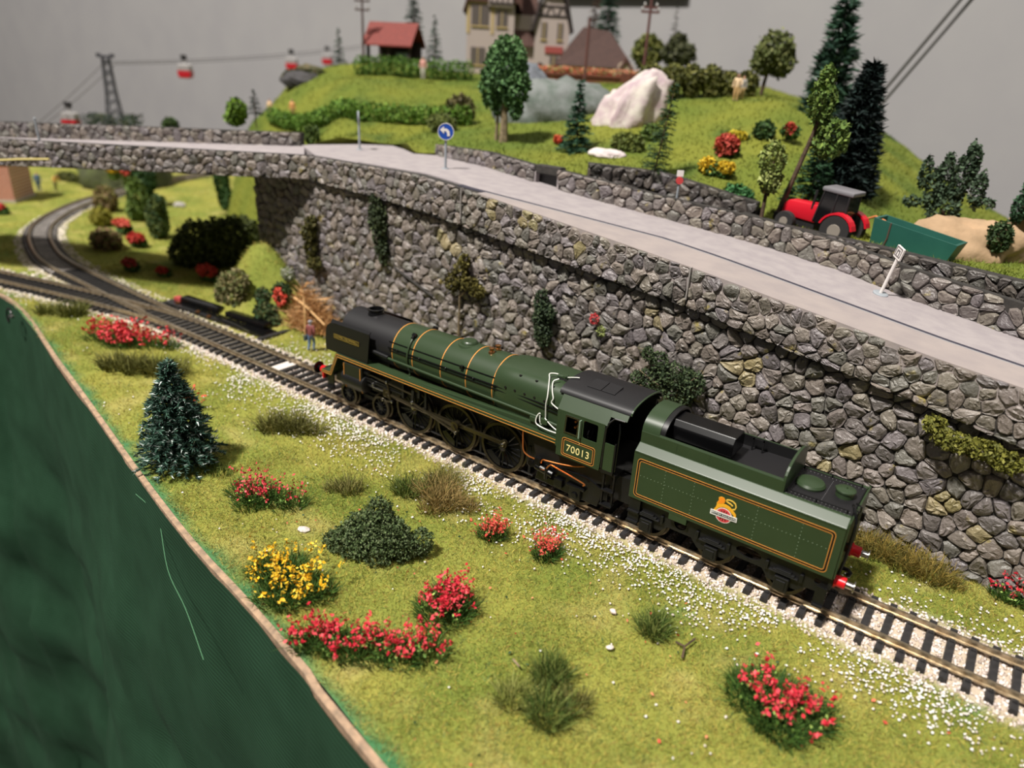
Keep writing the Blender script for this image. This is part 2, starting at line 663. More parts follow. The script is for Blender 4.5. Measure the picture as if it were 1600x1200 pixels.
M['ground'] = attr_mat('flock_ground', .9, .2, .5, 160)
gc = ground_cols(gv[:, 0], gv[:, 1])
dtr = np.minimum(np.abs(gv[:, 1] - track_y(gv[:, 0])), np.where(gv[:, 0] < -120, np.abs(gv[:, 1] - branch_y(gv[:, 0])), 99))
k = np.clip((18 - dtr) / 3, 0, 1)[:, None]
gc = gc * (1 - k) + np.array(lin((196, 180, 160))) * k
ground = tinted('ground', gv, gf, gc, M['ground'], smooth=True)
tag(ground, 'grass covered baseboard of the model railway', kind='structure')
mb = MB()
ep = [(e[0], e[1]) for e in EDGE]
ep = [(p.x, p.y) for p in smooth_path(EDGE, 18)]
mb.sweep([(0, -4.2), (0, -14), (-2.2, -14), (-2.2, -4.6)], ep)
wood = mb.build('wood_edge', M['wood_edge'], ground)
wood['label'] = 'bare wooden front edge of the baseboard'
mb = MB()
mb.v = []
mb.bb((-950, 0, -40), (560, 470, -14))
mb.build('board_underside', M['wood_edge'], ground)

# static grass: nobody could count it
def scatter(n, x0, x1, y0, y1):
    return RNG.uniform(x0, x1, n), RNG.uniform(y0, y1, n)


def track_dist(x, y):
    return np.minimum(np.abs(y - track_y(x)), np.where(x < -120, np.abs(y - branch_y(x)), 99))


parts = []
for (n, x0, x1, y0, y1, ln) in ((420000, 30, 345, -190, 58, 2.2), (130000, -340, 30, -125, 70, 2.5), (70000, 345, 545, -215, 52, 2.6), (30000, -560, -150, -80, 190, 3.2), (26000, -900, -380, -60, 420, 4.2)):
    x, y = scatter(n, x0, x1, y0, y1)
    keep = (y > yfront(x) + .5) & (track_dist(x, y) > 15.5 + RNG.uniform(0, 5, n))
    keep &= RNG.uniform(0, 1, n) < .72 + .5 * fbm(x, y, 12, 21)
    x, y = x[keep], y[keep]
    n = len(x)
    c = ground_cols(x, y)
    r = RNG.uniform(0, 1, (n, 1))
    c = c * (.55 + .95 * RNG.uniform(0, 1, (n, 1)))
    c = np.where(r < .2, np.array(lin((190, 172, 84))), c)
    c = np.where((r > .2) & (r < .27), np.array(lin((140, 108, 60))), c)
    c = np.where((r > .27) & (r < .31), np.array(lin((62, 100, 62))), c)
    c = np.where(r > .9, np.array(lin((100, 116, 48))), c)
    root = np.stack([x, y, gz(x, y) - .2], 1)
    d = RNG.normal(0, .75, (n, 3)); d[:, 2] = RNG.uniform(.15, .9, n)
    parts.append(tri_arrays(root, d, RNG.uniform(.6, 1.3, n) * ln * 1.15, RNG.uniform(.15, .26, n) * ln / 2.1, c))
v, f, c = join(parts)
grass = tinted('static_grass', v, f, c, M['leaf'])
tag(grass, 'short yellow green flock grass covering the baseboard', 'grass', kind='stuff')

# ballast and scattered white grit
parts = []
n = 17000
x, y = scatter(n, -120, 430, -21, 21)
ex = RNG.uniform(0, 1, n) < np.clip((22 - np.abs(y)) / 6, 0, 1)
x, y = x[ex], y[ex]
c = pal([(226, 210, 200), (206, 192, 184), (238, 228, 220), (188, 172, 160)], len(x))
parts.append(grit_arrays(np.stack([x, y, np.full(len(x), -4.4) + RNG.uniform(-.2, .35, len(x))], 1), RNG.uniform(.5, 1.0, len(x)), c))
n = 60000
x, y = scatter(n, -900, -90, -60, 430)
dt = track_dist(x, y)
keep = (dt > 14) & (dt < 23)
x, y = x[keep], y[keep]
parts.append(grit_arrays(np.stack([x, y, gz(x, y) + .2], 1), RNG.uniform(.6, 1.3, len(x)) * np.where(x < -330, 1.5, 1), pal([(214, 202, 186), (190, 180, 166), (232, 222, 210)], len(x))))
for (n, x0, x1, y0, y1, s) in ((5600, -60, 450, -19, -60, 13), (1300, 120, 450, 18, 44, 10), (700, -330, -40, -14, -60, 9), (260, -300, 340, -120, -20, 60), (500, -100, 20, 16, 60, 14)):
    x = RNG.uniform(x0, x1, n)
    off = np.minimum(np.abs(RNG.normal(0, s, n)), abs(y1 - y0))
    base = np.where(x < -120, branch_y(x), 0) if y0 < 0 else np.zeros(n)
    y = base + y0 + np.sign(y1 - y0) * off
    keep = (y > yfront(x) + 3) & (RNG.uniform(0, 1, n) < .6 + 1.2 * fbm(x, y, 20, 31))
    x, y = x[keep], y[keep]
    parts.append(grit_arrays(np.stack([x, y, gz(x, y) + .7 + RNG.uniform(0, .5, len(x))], 1), RNG.uniform(.36, .74, len(x)), pal([(244, 238, 232), (228, 216, 206), (250, 248, 244)], len(x), .05)))
v, f, c = join(parts)
bal = tinted('ballast', v, f, c, M['ballast'])
tag(bal, 'pale pinkish white ballast chips along the track', 'ballast', kind='stuff')

# fallen petals and dark crumbs
x, y = scatter(240, 60, 340, -150, -30)
keep = y > yfront(x) + 4
x, y = x[keep], y[keep]
v, f, c = leaf_arrays(np.stack([x, y, gz(x, y) + 1.3], 1), RNG.uniform(.8, 1.5, len(x)), pal([(226, 110, 84), (214, 84, 70), (236, 150, 110), (60, 84, 56), (52, 76, 50)], len(x)))
tag(tinted('fallen_petals', v, f, c, M['leaf']), 'tiny red petals and dark green crumbs fallen on the grass', 'petals', kind='stuff')

# green cloth hanging from the board edge
path = smooth_path([(e[0], e[1]) for e in EDGE], 7)
rows = np.concatenate([np.linspace(0, 1, 40) ** 1.15])
V = []
for i, p in enumerate(path):
    q0, q1 = path[max(0, i - 1)], path[min(len(path) - 1, i + 1)]
    d = (q1 - q0).normalized()
    nn = Vector((d.y, -d.x))
    for r in rows:
        s = i * 7.0
        drop = 6.0 + r * 760
        o = 2.1 + .5 * math.sin(s * .11) * min(1, r * 12)
        k = min(1.0, max(0.0, (drop - 60) / 130))
        o += k * (10 * math.sin(s * .021 + 1.2) + 3.5 * math.sin(s * .05 + drop * .004) + 3.6 * math.sin(drop * .055 + s * .015) + 2.8 * math.sin(drop * .09 - s * .03))
        o += 26 * (1 - math.exp(-drop / 260))
        o += (1.6 + 5 * k) * float(fbm(np.array([s]), np.array([drop]), 34, 4)[0])
        V.append((p.x + nn.x * o, p.y + nn.y * o, -drop))
nr = len(rows)
Fc = [(i * nr + j, (i + 1) * nr + j, (i + 1) * nr + j + 1, i * nr + j + 1) for i in range(len(path) - 1) for j in range(nr - 1)]
mb = MB(); mb.add(V, Fc)
M['cloth'] = mat('green_cloth', (30, 56, 38), .95, rgb2=(36, 64, 45), scale=4, spec=.12)
nt = M['cloth'].node_tree
wv = nt.nodes.new('ShaderNodeTexWave'); wv.inputs['Scale'].default_value = 16; wv.bands_direction = 'Z'; wv.inputs['Distortion'].default_value = .6
tcn = nt.nodes.new('ShaderNodeTexCoord'); nt.links.new(tcn.outputs['Object'], wv.inputs['Vector'])
bp = nt.nodes.new('ShaderNodeBump'); bp.inputs['Strength'].default_value = .35; bp.inputs['Distance'].default_value = .004
nt.links.new(wv.outputs['Fac'], bp.inputs['Height']); nt.links.new(bp.outputs['Normal'], nt.nodes['Principled BSDF'].inputs['Normal'])
cloth = mb.build('table_skirt', M['cloth'], smooth=True, angle=180)
tag(cloth, 'dark green cloth hanging from the wooden front edge', 'cloth')
mb = MB()
mb.tube(smooth3([(4.7, -120.5, -13.1), (16.2, -120.9, -14.0), (27.7, -122.8, -15.2), (54.7, -134.9, -20.7), (79.6, -142.1, -22.0), (105.8, -151.2, -23.5)]), .15, 5)
th = mb.build('loose_thread', mat('thread', (80, 128, 92), .8))
tag(th, 'pale green loose thread trailing down the cloth', 'thread')

# ------------------------------------------------------------------ railway track
RAILP = [(-1.1, -2.3), (1.1, -2.3), (1.1, -1.95), (.3, -1.75), (.3, -.75), (.48, -.6), (.48, 0), (-.48, 0), (-.48, -.6), (-.3, -.75), (-.3, -1.75), (-1.1, -1.95)]


def make_sleeper_mesh(half):
    m = MB()
    m.prism([(-1.3, -4.3), (1.3, -4.3), (1.15, -2.35), (-1.15, -2.35)], 'Y', -half, half)
    for y in (-10.7, -6.6, 6.6, 10.7):
        m.box((0, y, -2.0), (1.5, 1.3, .7))
        m.lathe((.3, y, -1.7), 'Z', [(.35, 0), (.3, .35)], 6)
    me = bpy.data.meshes.new('sleeper')
    me.from_pydata([(p[0] * S, p[1] * S, p[2] * S) for p in m.v], [], m.f)
    me.materials.append(M['sleeper'])
    return me


sl_me = make_sleeper_mesh(14.6)
track = thing('railway_track', 'main railway track running under the green locomotive and curving away at left', 'railway track', (0, 0, 0))
pathm = smooth_path(MAIN, 6.63)
for s, nm in ((8.72, 'rail'), (-8.72, 'rail')):
    m = MB(); m.sweep([(o + s, h) for o, h in RAILP], [(p.x, p.y) for p in pathm])
    m.build('rail', M['rail'], track, smooth=True, angle=30)


def lay_sleepers(path, parent, skip=None):
    for i, p in enumerate(path):
        if skip and skip(p):
            continue
        d = path[min(i + 1, len(path) - 1)] - path[max(i - 1, 0)]
        o = bpy.data.objects.new('sleeper', sl_me)
        COL.objects.link(o)
        o.parent = parent
        o.location = (p.x * S, p.y * S, 0)
        o.rotation_euler = (0, 0, math.atan2(d.y, d.x))


lay_sleepers(pathm, track, lambda p: p.x > 440)
m = MB(); m.sweep([(-13, -4.6), (13, -4.6), (13, -3.6), (-13, -3.6)], [(p.x, p.y) for p in pathm if -345 < p.x < -60])
m.build('track_bed', M['bed_dark'], track)
m = MB(); m.sweep([(-13, -4.6), (13, -4.6), (13, -2.6), (-13, -2.6)], [(p.x, p.y) for p in pathm if p.x < -340])
m.build('pale_track_bed', mat('bed_pale', (170, 162, 156), .9, rgb2=(120, 114, 108), scale=7), track)
m = MB()
for x0 in (-58, 292):
    m.prism([(x0, -7.6), (x0 + 7.5, -7.6), (x0 + 7.5, 7.6), (x0, 7.6)], 'Z', -4.5, -2.9)
bt = thing('branch_track', 'branch track splitting off at the turnout toward the wooden board edge', 'railway track', (0, 0, 0))
pathb = smooth_path(BRANCH, 6.63)
for s in (8.72, -8.72):
    m2 = MB(); m2.sweep([(o + s, h - .02) for o, h in RAILP], [(p.x, p.y) for p in pathb])
    m2.build('rail', M['rail'], bt, smooth=True, angle=30)
lay_sleepers(pathb, bt, lambda p: p.x > -215)
m2 = MB(); m2.sweep([(-13, -4.62), (13, -4.62), (13, -3.7), (-13, -3.7)], [(p.x, p.y) for p in pathb])
m2.build('track_bed', M['bed_dark'], bt)
m2 = MB()   # frog and check rails of the turnout
m2.sweep([(o - 6.9, h) for o, h in RAILP], [(p.x, p.y) for p in pathm if -230 < p.x < -190])
m2.sweep([(o + 6.9, h) for o, h in RAILP], [(p.x, p.y) for p in pathb if -240 < p.x < -200])
m2.build('check_rail', M['rail'], bt)
wt = MB(); wt.prism([(-52.5, -7.4), (-45, -7.4), (-45, 7.4), (-52.5, 7.4)], 'Z', -3.9, -2.2)
wt.build('white_infill', mat('white_card', (222, 212, 204), .7), track)

# turnout motor beside the track
pm = thing('point_motor', 'black turnout motor with brass screws lying beside the far rail', 'turnout motor', (-157, 28, -4.4), rz=math.atan2(7, 106))
m2 = MB(); m2.box((0, -2.5, 1.2), (112, 13, 2.4)); m2.build('base_plate', M['gloss_black'], pm, bevel=.4)
m2 = MB(); m2.box((-24, 3, 4.2), (44, 8, 4.4)); m2.box((27, 3, 4.2), (42, 8, 4.4)); m2.build('coil_cover', M['gloss_black'], pm, bevel=1.2, smooth=True)
for xx, yy in ((-44, -4), (-16, -7), (-2, -8)):
    m2 = MB(); m2.lathe((xx, yy, 2.2), 'Z', [(1.7, 0), (1.6, 1.0), (.6, 1.5)], 10); m2.build('screw', M['brass'], pm, smooth=True)
m2 = MB(); m2.box((-49, 1, 3.6), (8, 5, 3)); m2.build('terminal', mat('red_plastic', (170, 70, 66), .5), pm, bevel=.4)
m2 = MB(); m2.tube([(10, -6, 2.6), (24, -7, 2.8), (44, -9.5, 2.6)], .6, 6); m2.build('throw_rod', M['steel'], pm, smooth=True)
m2 = MB(); m2.box((58, 2, 1.0), (4, 30, 1.8), rz=-.05); m2.build('tie_bar', M['sleeper'], pm)

# ------------------------------------------------------------------ stone walls
def clip_poly(poly, nx, ny, c):
    """keep the side nx*x + ny*y <= c"""
    out = []
    m_ = len(poly)
    for i in range(m_):
        a_, b_ = poly[i], poly[(i + 1) % m_]
        da, db = nx * a_[0] + ny * a_[1] - c, nx * b_[0] + ny * b_[1] - c
        if da <= 0:
            out.append(a_)
        if (da < 0 < db) or (db < 0 < da):
            t = da / (da - db)
            out.append((a_[0] + (b_[0] - a_[0]) * t, a_[1] + (b_[1] - a_[1]) * t))
    return out


STONES = [(124, 115, 110), (116, 109, 106), (128, 118, 110), (111, 105, 102), (120, 113, 114), (124, 117, 107), (114, 111, 104), (134, 125, 117)]
YELLOW = [(208, 59, 53, 5), (161, 62, 70, 4), (164, 62, 64, 3.5), (253, 58, 20, 5), (262, 57, 34, 3), (18, 69, 77, 5), (86, 66, 100, 6), (60, 68, 103, 5), (214, 59, 60, 3.5), (30, 69, 72, 4), (300, 55, 25, 5), (120, 64, 92, 4), (311, 56, 17, 4)]


class Path:
    def __init__(self, pts):
        self.p = [Vector((p[0], p[1])) for p in pts]
        self.s = [0]
        for a_, b_ in zip(self.p, self.p[1:]):
            self.s.append(self.s[-1] + (b_ - a_).length)
        self.L = self.s[-1]
        self.zs = [p[2] if len(p) > 2 else 0 for p in pts]
        self.bs = [p[3] if len(p) > 3 else 0 for p in pts]

    def at(self, s):
        i = max(0, min(len(self.p) - 2, int(np.searchsorted(self.s, s, side='right')) - 1))
        d = (self.p[i + 1] - self.p[i]).normalized()
        q_ = self.p[i] + d * (s - self.s[i])
        return q_, Vector((d.y, -d.x))

    def top(self, s):
        return float(np.interp(s, self.s, self.zs))

    def bot(self, s):
        return float(np.interp(s, self.s, self.bs))


CAMP = np.array([297.2, -243.8, 172.8])


def stone_cladding(owner, pts, pitch, depth, max_parts=300, both=False, seed=1, aspect=.82, face=0.0, max_z=None, tint=1.0):
    """irregular rubble stones on the side of `owner` that faces right of the path direction."""
    rng = random.Random(seed)
    P = Path(pts)
    cells = []
    ry = pitch * aspect
    lo = min(P.bs); hi = max(P.zs)
    seeds = []
    row = 0
    t = lo - ry
    while t < hi + ry:
        s = -pitch + (row % 2) * pitch * .5
        while s < P.L + pitch:
            ps, pt = s + rng.uniform(-.42, .42) * pitch, t + rng.uniform(-.4, .4) * ry
            ss = min(max(ps, 0), P.L)
            if P.bot(ss) - ry < pt < P.top(ss) + ry:
                seeds.append((ps, pt))
            s += pitch
        t += ry
        row += 1
    A = np.array(seeds)
    stones = []
    for i, (ps, pt) in enumerate(seeds):
        if not (-.2 * pitch < ps < P.L + .2 * pitch):
            continue
        ss = min(max(ps, 0.0), P.L)
        z1, z0 = P.top(ss), P.bot(ss)
        if pt < z0 - .3 * ry or pt > z1 + .3 * ry:
            continue
        k = 2.0 * pitch
        poly = [(ps - k, pt - k), (ps + k, pt - k), (ps + k, pt + k), (ps - k, pt + k)]
        d2 = (A[:, 0] - ps) ** 2 + (A[:, 1] - pt) ** 2
        for j in np.argsort(d2)[1:16]:
            qx, qy = A[j]
            nx, ny = qx - ps, qy - pt
            poly = clip_poly(poly, nx, ny, nx * (qx + ps) / 2 + ny * (qy + pt) / 2)
            if len(poly) < 3:
                break
        if len(poly) < 3:
            continue
        slope = (P.top(min(ss + 2, P.L)) - P.top(max(ss - 2, 0))) / max(1e-6, min(ss + 2, P.L) - max(ss - 2, 0))
        poly = clip_poly(poly, -slope, 1, z1 - slope * ss)
        sb = (P.bot(min(ss + 2, P.L)) - P.bot(max(ss - 2, 0))) / max(1e-6, min(ss + 2, P.L) - max(ss - 2, 0))
        poly = clip_poly(poly, sb, -1, -(z0 - sb * ss))
        poly = clip_poly(poly, -1, 0, 0)
        poly = clip_poly(poly, 1, 0, P.L)
        if len(poly) < 3:
            continue
        # drop tiny edges
        q_ = []
        for p_ in poly:
            if not q_ or math.hypot(p_[0] - q_[-1][0], p_[1] - q_[-1][1]) > .5:
                q_.append(p_)
        poly = q_
        if len(poly) < 3:
            continue
        ar = abs(sum(poly[a_][0] * poly[(a_ + 1) % len(poly)][1] - poly[(a_ + 1) % len(poly)][0] * poly[a_][1] for a_ in range(len(poly)))) / 2
        if ar < pitch * ry * .08:
            continue
        cx = sum(p_[0] for p_ in poly) / len(poly)
        cy = sum(p_[1] for p_ in poly) / len(poly)
        # round the outline: corner cut
        ring = []
        m_ = len(poly)
        for a_ in range(m_):
            p0, p1, p2 = poly[a_ - 1], poly[a_], poly[(a_ + 1) % m_]
            ring.append((p1[0] + (p0[0] - p1[0]) * .22, p1[1] + (p0[1] - p1[1]) * .22))
            ring.append((p1[0] + (p2[0] - p1[0]) * .22, p1[1] + (p2[1] - p1[1]) * .22))
        g = .24
        def shrink(f_, extra):
            o_ = []
            for p_ in ring:
                dx, dy = p_[0] - cx, p_[1] - cy
                l_ = math.hypot(dx, dy) + 1e-6
                k_ = max(.1, (l_ * f_ - extra) / l_)
                o_.append((cx + dx * k_, cy + dy * k_))
            return o_
        h = depth * rng.uniform(.7, 1.2)
        tx, ty = rng.uniform(-.26, .26), rng.uniform(-.24, .3)
        rings = [(shrink(1, g * .5), 0.0), (shrink(1, g), h * .55), (shrink(.8, g), h * .92), (shrink(.42, 0), h * 1.12)]
        pts3 = []
        for rg, hh in rings:
            for p_ in rg:
                o2, nn = P.at(min(max(p_[0], 0), P.L))
                e = hh + (tx * (p_[0] - cx) + ty * (p_[1] - cy)) * (1 if hh > h * .6 else 0) + (rng.uniform(-.26, .26) * depth if hh > h * .5 else 0)
                e = max(e, 0) + face
                pts3.append((o2.x + nn.x * e, o2.y + nn.y * e, p_[1]))
        o2, nn = P.at(min(max(cx, 0), P.L))
        pts3.append((o2.x + nn.x * (h * 1.15 + face), o2.y + nn.y * (h * 1.15 + face), cy))
        nr_ = len(ring)
        fs = []
        for r_ in range(3):
            for a_ in range(nr_):
                b_ = (a_ + 1) % nr_
                fs.append((r_ * nr_ + a_, r_ * nr_ + b_, (r_ + 1) * nr_ + b_))
                fs.append((r_ * nr_ + a_, (r_ + 1) * nr_ + b_, (r_ + 1) * nr_ + a_))
        for a_ in range(nr_):
            fs.append((3 * nr_ + a_, 3 * nr_ + (a_ + 1) % nr_, 4 * nr_))
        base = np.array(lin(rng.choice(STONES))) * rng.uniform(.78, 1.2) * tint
        for (yx, yy, yz, yr) in YELLOW:
            if math.hypot(pts3[-1][0] - yx, pts3[-1][2] - yz) < yr and abs(pts3[-1][1] - yy) < 12:
                base = base * .76 + np.array(lin((196, 176, 70))) * .24
        stones.append((pts3, fs, base))
    stones.sort(key=lambda s_: ((np.array(s_[0][-1]) - CAMP) ** 2).sum())
    rest = []
    for i, (pv, fs, col) in enumerate(stones):
        if i < max_parts:
            tinted('stone', np.array(pv), np.array(fs), np.repeat(col[None], len(pv), 0), M['stone'], owner, smooth=True, sharp=26)
        else:
            rest.append((np.array(pv), np.array(fs), np.repeat(col[None], len(pv), 0)))
    if rest:
        v_, f_, c_ = join(rest)
        o_ = tinted('rubble_stones', v_, f_, c_, M['stone'], owner, smooth=True, kind='stuff', sharp=26)


def wall_core(name, pts, thick, mat_, parent=None):
    """solid body behind the stones; pts (x, y, top, bottom), body lies left of the path."""
    P = Path(pts)
    m_ = MB()
    n_ = len(pts)
    vs, fs = [], []
    for i, p_ in enumerate(pts):
        a_ = Vector(pts[min(i + 1, n_ - 1)][:2]) - Vector(pts[max(i - 1, 0)][:2])
        a_.normalize()
        nn = Vector((-a_.y, a_.x)) * thick
        vs += [(p_[0], p_[1], p_[3]), (p_[0], p_[1], p_[2]), (p_[0] + nn.x, p_[1] + nn.y, p_[2]), (p_[0] + nn.x, p_[1] + nn.y, p_[3])]
    for i in range(n_ - 1):
        for k_ in range(4):
            fs.append((i * 4 + k_, (i + 1) * 4 + k_, (i + 1) * 4 + (k_ + 1) % 4, i * 4 + (k_ + 1) % 4))
    fs += [(0, 1, 2, 3), tuple((n_ - 1) * 4 + k_ for k_ in (3, 2, 1, 0))]
    m_.add(vs, fs)
    return m_.build(name, mat_, parent)


def yw(x):
    return 54.8 + .05 * (309.2 - x)


LEDGE = [(-175, 97), (-102, 96), (-26, 94), (38, 89.5), (115, 82), (179, 76.5), (285, 62), (316, 57), (430, 41)]
TOPZ = [(-175, 112), (-101, 112), (2, 113), (41, 110), (180, 95), (280, 82), (310, 79), (430, 66)]
zl = lambda x: float(lerp_path(LEDGE, x))
zt = lambda x: float(lerp_path(TOPZ, x))
WX = [-175, -140, -102, -60, -26, 2, 38, 41.5, 80, 115, 150, 179, 180.5, 230, 280, 285, 310, 316, 370, 430]
rw = thing('retaining_wall', 'tall grey rubble stone retaining wall behind the locomotive', 'stone wall', (100, 70, -5), world=True)
pts = [(x, yw(x), zl(x) + (-.3 if x > -102 else 0), -6) for x in WX]
wall_core('wall_core', pts, 10, M['mortar'], rw)
stone_cladding(rw, pts, 7.6, 1.7, 300, seed=3)
# shaded end of the wall under the bridge
ap = [(-196, 178, 96, -6), (-175, yw(-175), 96, -6)]
wall_core('return_wall', ap, 10, M['mortar'], rw)
stone_cladding(rw, ap, 9, 1.5, 0, seed=9)

FAS = [(-101, 38, 'left stone edging of the road nearest the bridge', 14), (38, 179, 'middle stone edging of the road above the locomotive boiler', 15), (179, 430, 'right stone edging of the road above the tender', 16)]
for x0, x1, lab, sd in FAS:
    xsn = [x0 + .25] + [x for x in WX if x0 + 3 < x < x1 - 3] + [x1 - .25]
    pts = [(x, yw(x) - 4.0, zt(x), zl(x)) for x in xsn]
    t_ = thing('road_edging', lab, 'stone wall', (x0, yw(x0), zl(x0)), group='stone edging panels along the road', world=True)
    wall_core('edging_core', [(p_[0], p_[1], p_[2] - .5, p_[3]) for p_ in pts], 6.4, M['mortar'], t_)
    stone_cladding(t_, pts, 6.6, 1.3, 300, seed=sd)
for x0 in (38, 179):
    m2 = MB(); m2.bb((x0 - .3, yw(x0) - 5.8, zl(x0) + 4), (x0 + .3, yw(x0) - 3.6, zt(x0) + .2))
    tag(m2.build('joint_strip', mat('joint_card', (150, 144, 140), .6)), 'pale card strip in the stone edging joint above the ' + ('boiler dome' if x0 == 38 else 'cab roof'), 'card strip')

# bridge
br = thing('stone_bridge', 'flat stone sided road bridge crossing over the curving track', 'bridge', (-250, 10, 86), world=True)
b0, b1 = Vector((-101, 71.2)), Vector((-323, -28.5))
bd = (b1 - b0)
def bline(t, zt_, zb_):
    p_ = b0 + bd * t
    return (p_.x, p_.y, zt_, zb_)
pts = [bline(1.55, 101.2, 81), bline(1, 105, 86.2), bline(.5, 108.5, 91.8), bline(-.004, 112, 96.3)]
wall_core('parapet_core', pts, 5, M['mortar'], br)
stone_cladding(br, pts, 6.8, 1.3, 300, seed=21)
c0, c1 = Vector((-151, 104)), Vector((-409, 4.2))
cd = c1 - c0
fpts = [(c0.x + cd.x * t, c0.y + cd.y * t, tz, tb_) for t, tz, tb_ in ((1.4, 104.5, 88), (1, 109, 94), (.5, 115, 102), (0, 120.5, 111))]
fp = thing('bridge_parapet', 'stone parapet along the far side of the bridge', 'stone wall', (c1.x, c1.y, 94), world=True)
wall_core('parapet_core', fpts, 5, M['mortar'], fp)
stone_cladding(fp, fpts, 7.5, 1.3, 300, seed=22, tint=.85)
# deck slab
m2 = MB()
vs = []
ds = [(1.55, 1.4, 92.5, 82), (1, 1, 97, 87), (.5, .5, 104.5, 93), (.02, 0, 111.6, 97)]
for tn, tf, zu, zd in ds:
    a_ = b0 + bd * tn; c_ = c0 + cd * tf
    vs += [(a_.x, a_.y + 1.5, zu), (c_.x, c_.y + 3, zu), (c_.x, c_.y + 3, zd), (a_.x, a_.y + 1.5, zd)]
fs = []
for i in range(3):
    for k_ in range(4):
        fs.append((i * 4 + k_, (i + 1) * 4 + k_, (i + 1) * 4 + (k_ + 1) % 4, i * 4 + (k_ + 1) % 4))
fs += [(0, 1, 2, 3), (12, 15, 14, 13)]
m2.add(vs, fs)
m2.build('deck', M['road'], br)

# road surface: pavement strip, slot, carriageway
NEAR = [(-101, 76.5), (2, 71.5), (41, 69.5), (110, 66), (180, 62.5), (240, 59.5), (280, 57.5), (310, 56), (430, 50)]
SLOT = [(-101, 76.7), (2, 71.7), (41, 69.8), (94, 80), (149, 90), (205, 86), (262, 81), (309, 76.5), (430, 66)]
FARE = [(-59, 151), (4, 131), (45, 125), (136, 132), (182, 136), (224, 137), (258, 127), (288, 122), (307, 117), (430, 100)]
RX = np.concatenate([np.arange(-59, 430, 9.0), [430]])
m2 = MB()
r0 = []
for x in RX:
    ys = float(lerp_path(SLOT, x)) + 2.0
    r0 += [(x, ys, zt(x)), (x, float(lerp_path(FARE, x)) + 2, zt(x) + .15), (x, float(lerp_path(FARE, x)) + 2, zt(x) - 12), (x, ys, zt(x) - 12)]
n_ = len(RX)
fs = []
for i in range(n_ - 1):
    for k_ in range(4):
        fs.append((i * 4 + k_, (i + 1) * 4 + k_, (i + 1) * 4 + (k_ + 1) % 4, i * 4 + (k_ + 1) % 4))
fs += [(0, 1, 2, 3), tuple((n_ - 1) * 4 + k_ for k_ in (3, 2, 1, 0))]
m2.add(r0, fs)
jn = [(-102, 76.5), (-59, 75.2), (-59, 153), (-76, 144), (-100, 158), (-120, 166), (-137, 150), (-150, 116), (-152, 105)]
m2.prism(jn, 'Z', 98, 112.1)
road = m2.build('road', M['road'])
tag(road, 'pale pinkish grey road on top of the stone wall', 'road', kind='structure')
m2 = MB()
p0 = []
for x in [x_ for x_ in RX if x_ >= 41]:
    ys = float(lerp_path(SLOT, x)) - 2.0
    yn = yw(x) - 4.3
    p0 += [(x, yn, zt(x) + .12), (x, max(ys, yn + .2), zt(x) + .04), (x, max(ys, yn + .2), zt(x) - 10), (x, yn, zt(x) - 10)]
n_ = len(p0) // 4
fs = []
for i in range(n_ - 1):
    for k_ in range(4):
        fs.append((i * 4 + k_, (i + 1) * 4 + k_, (i + 1) * 4 + (k_ + 1) % 4, i * 4 + (k_ + 1) % 4))
fs += [(0, 1, 2, 3), tuple((n_ - 1) * 4 + k_ for k_ in (3, 2, 1, 0))]
m2.add(p0, fs)
pv = m2.build('pavement', mat('pavement', (160, 149, 145), .75, rgb2=(151, 141, 139), scale=9, bump=.1), road)
m2 = MB(); m2.sweep([(-2.1, -3), (2.1, -3), (2.1, -.06), (-2.1, -.06)], [(x, float(lerp_path(SLOT, x)), zt(x)) for x in RX if x > 30])
m2.build('slot', M['kerb'], road)
m2 = MB(); m2.sweep([(-2.0, -1.5), (-.7, -1.5), (-.7, .03), (-2.0, .03)], [(x, float(lerp_path(SLOT, x)), zt(x)) for x in RX if x > 44])
m2.build('slot_rim', mat('slot_rim', (150, 148, 150), .4), road)

# parapet on the far side of the road
PFAR = [(-59, 149, 120, 112), (4, 129, 122.6, 112.6), (45, 123, 119.5, 109)]
pf = thing('roadside_parapet', 'low stone parapet on the far side of the road behind the blue sign', 'stone wall', (0, 130, 112), world=True)
wall_core('parapet_core', PFAR, 4, M['mortar'], pf)
stone_cladding(pf, PFAR, 7, 1.3, 300, seed=31)
PF2 = [(62, 122, 119, 106.5), (136, 129.5, 111.5, 99), (182, 133.5, 108, 94), (224, 134.5, 102.5, 89), (258, 124.5, 98.2, 84.5), (288, 119.5, 95, 80.5), (307, 114, 93.6, 78.5), (430, 97, 81, 66)]
pf = thing('roadside_parapet', 'long stone parapet on the far side of the road behind the white sign', 'stone wall', (200, 130, 90), world=True)
wall_core('parapet_core', PF2, 4, M['mortar'], pf)
stone_cladding(pf, PF2, 7, 1.3, 300, seed=32)
dr = thing('drain_culvert', 'small dark culvert opening in the roadside parapet', 'culvert', (54, 124, 107), rz=-.06)
m2 = MB(); m2.box((0, 2, 10.5), (19, 6, 5)); m2.build('lintel', M['mortar'], dr, bevel=.5)
m2 = MB(); m2.box((0, 3.5, 4), (17, 2, 9)); m2.build('opening', M['black'], dr)
m2 = MB(); m2.box((-8.8, 1.5, 4.5), (1.4, 6, 9)); m2.box((8.8, 1.5, 4.5), (1.4, 6, 9)); m2.build('jamb', M['road'], dr)
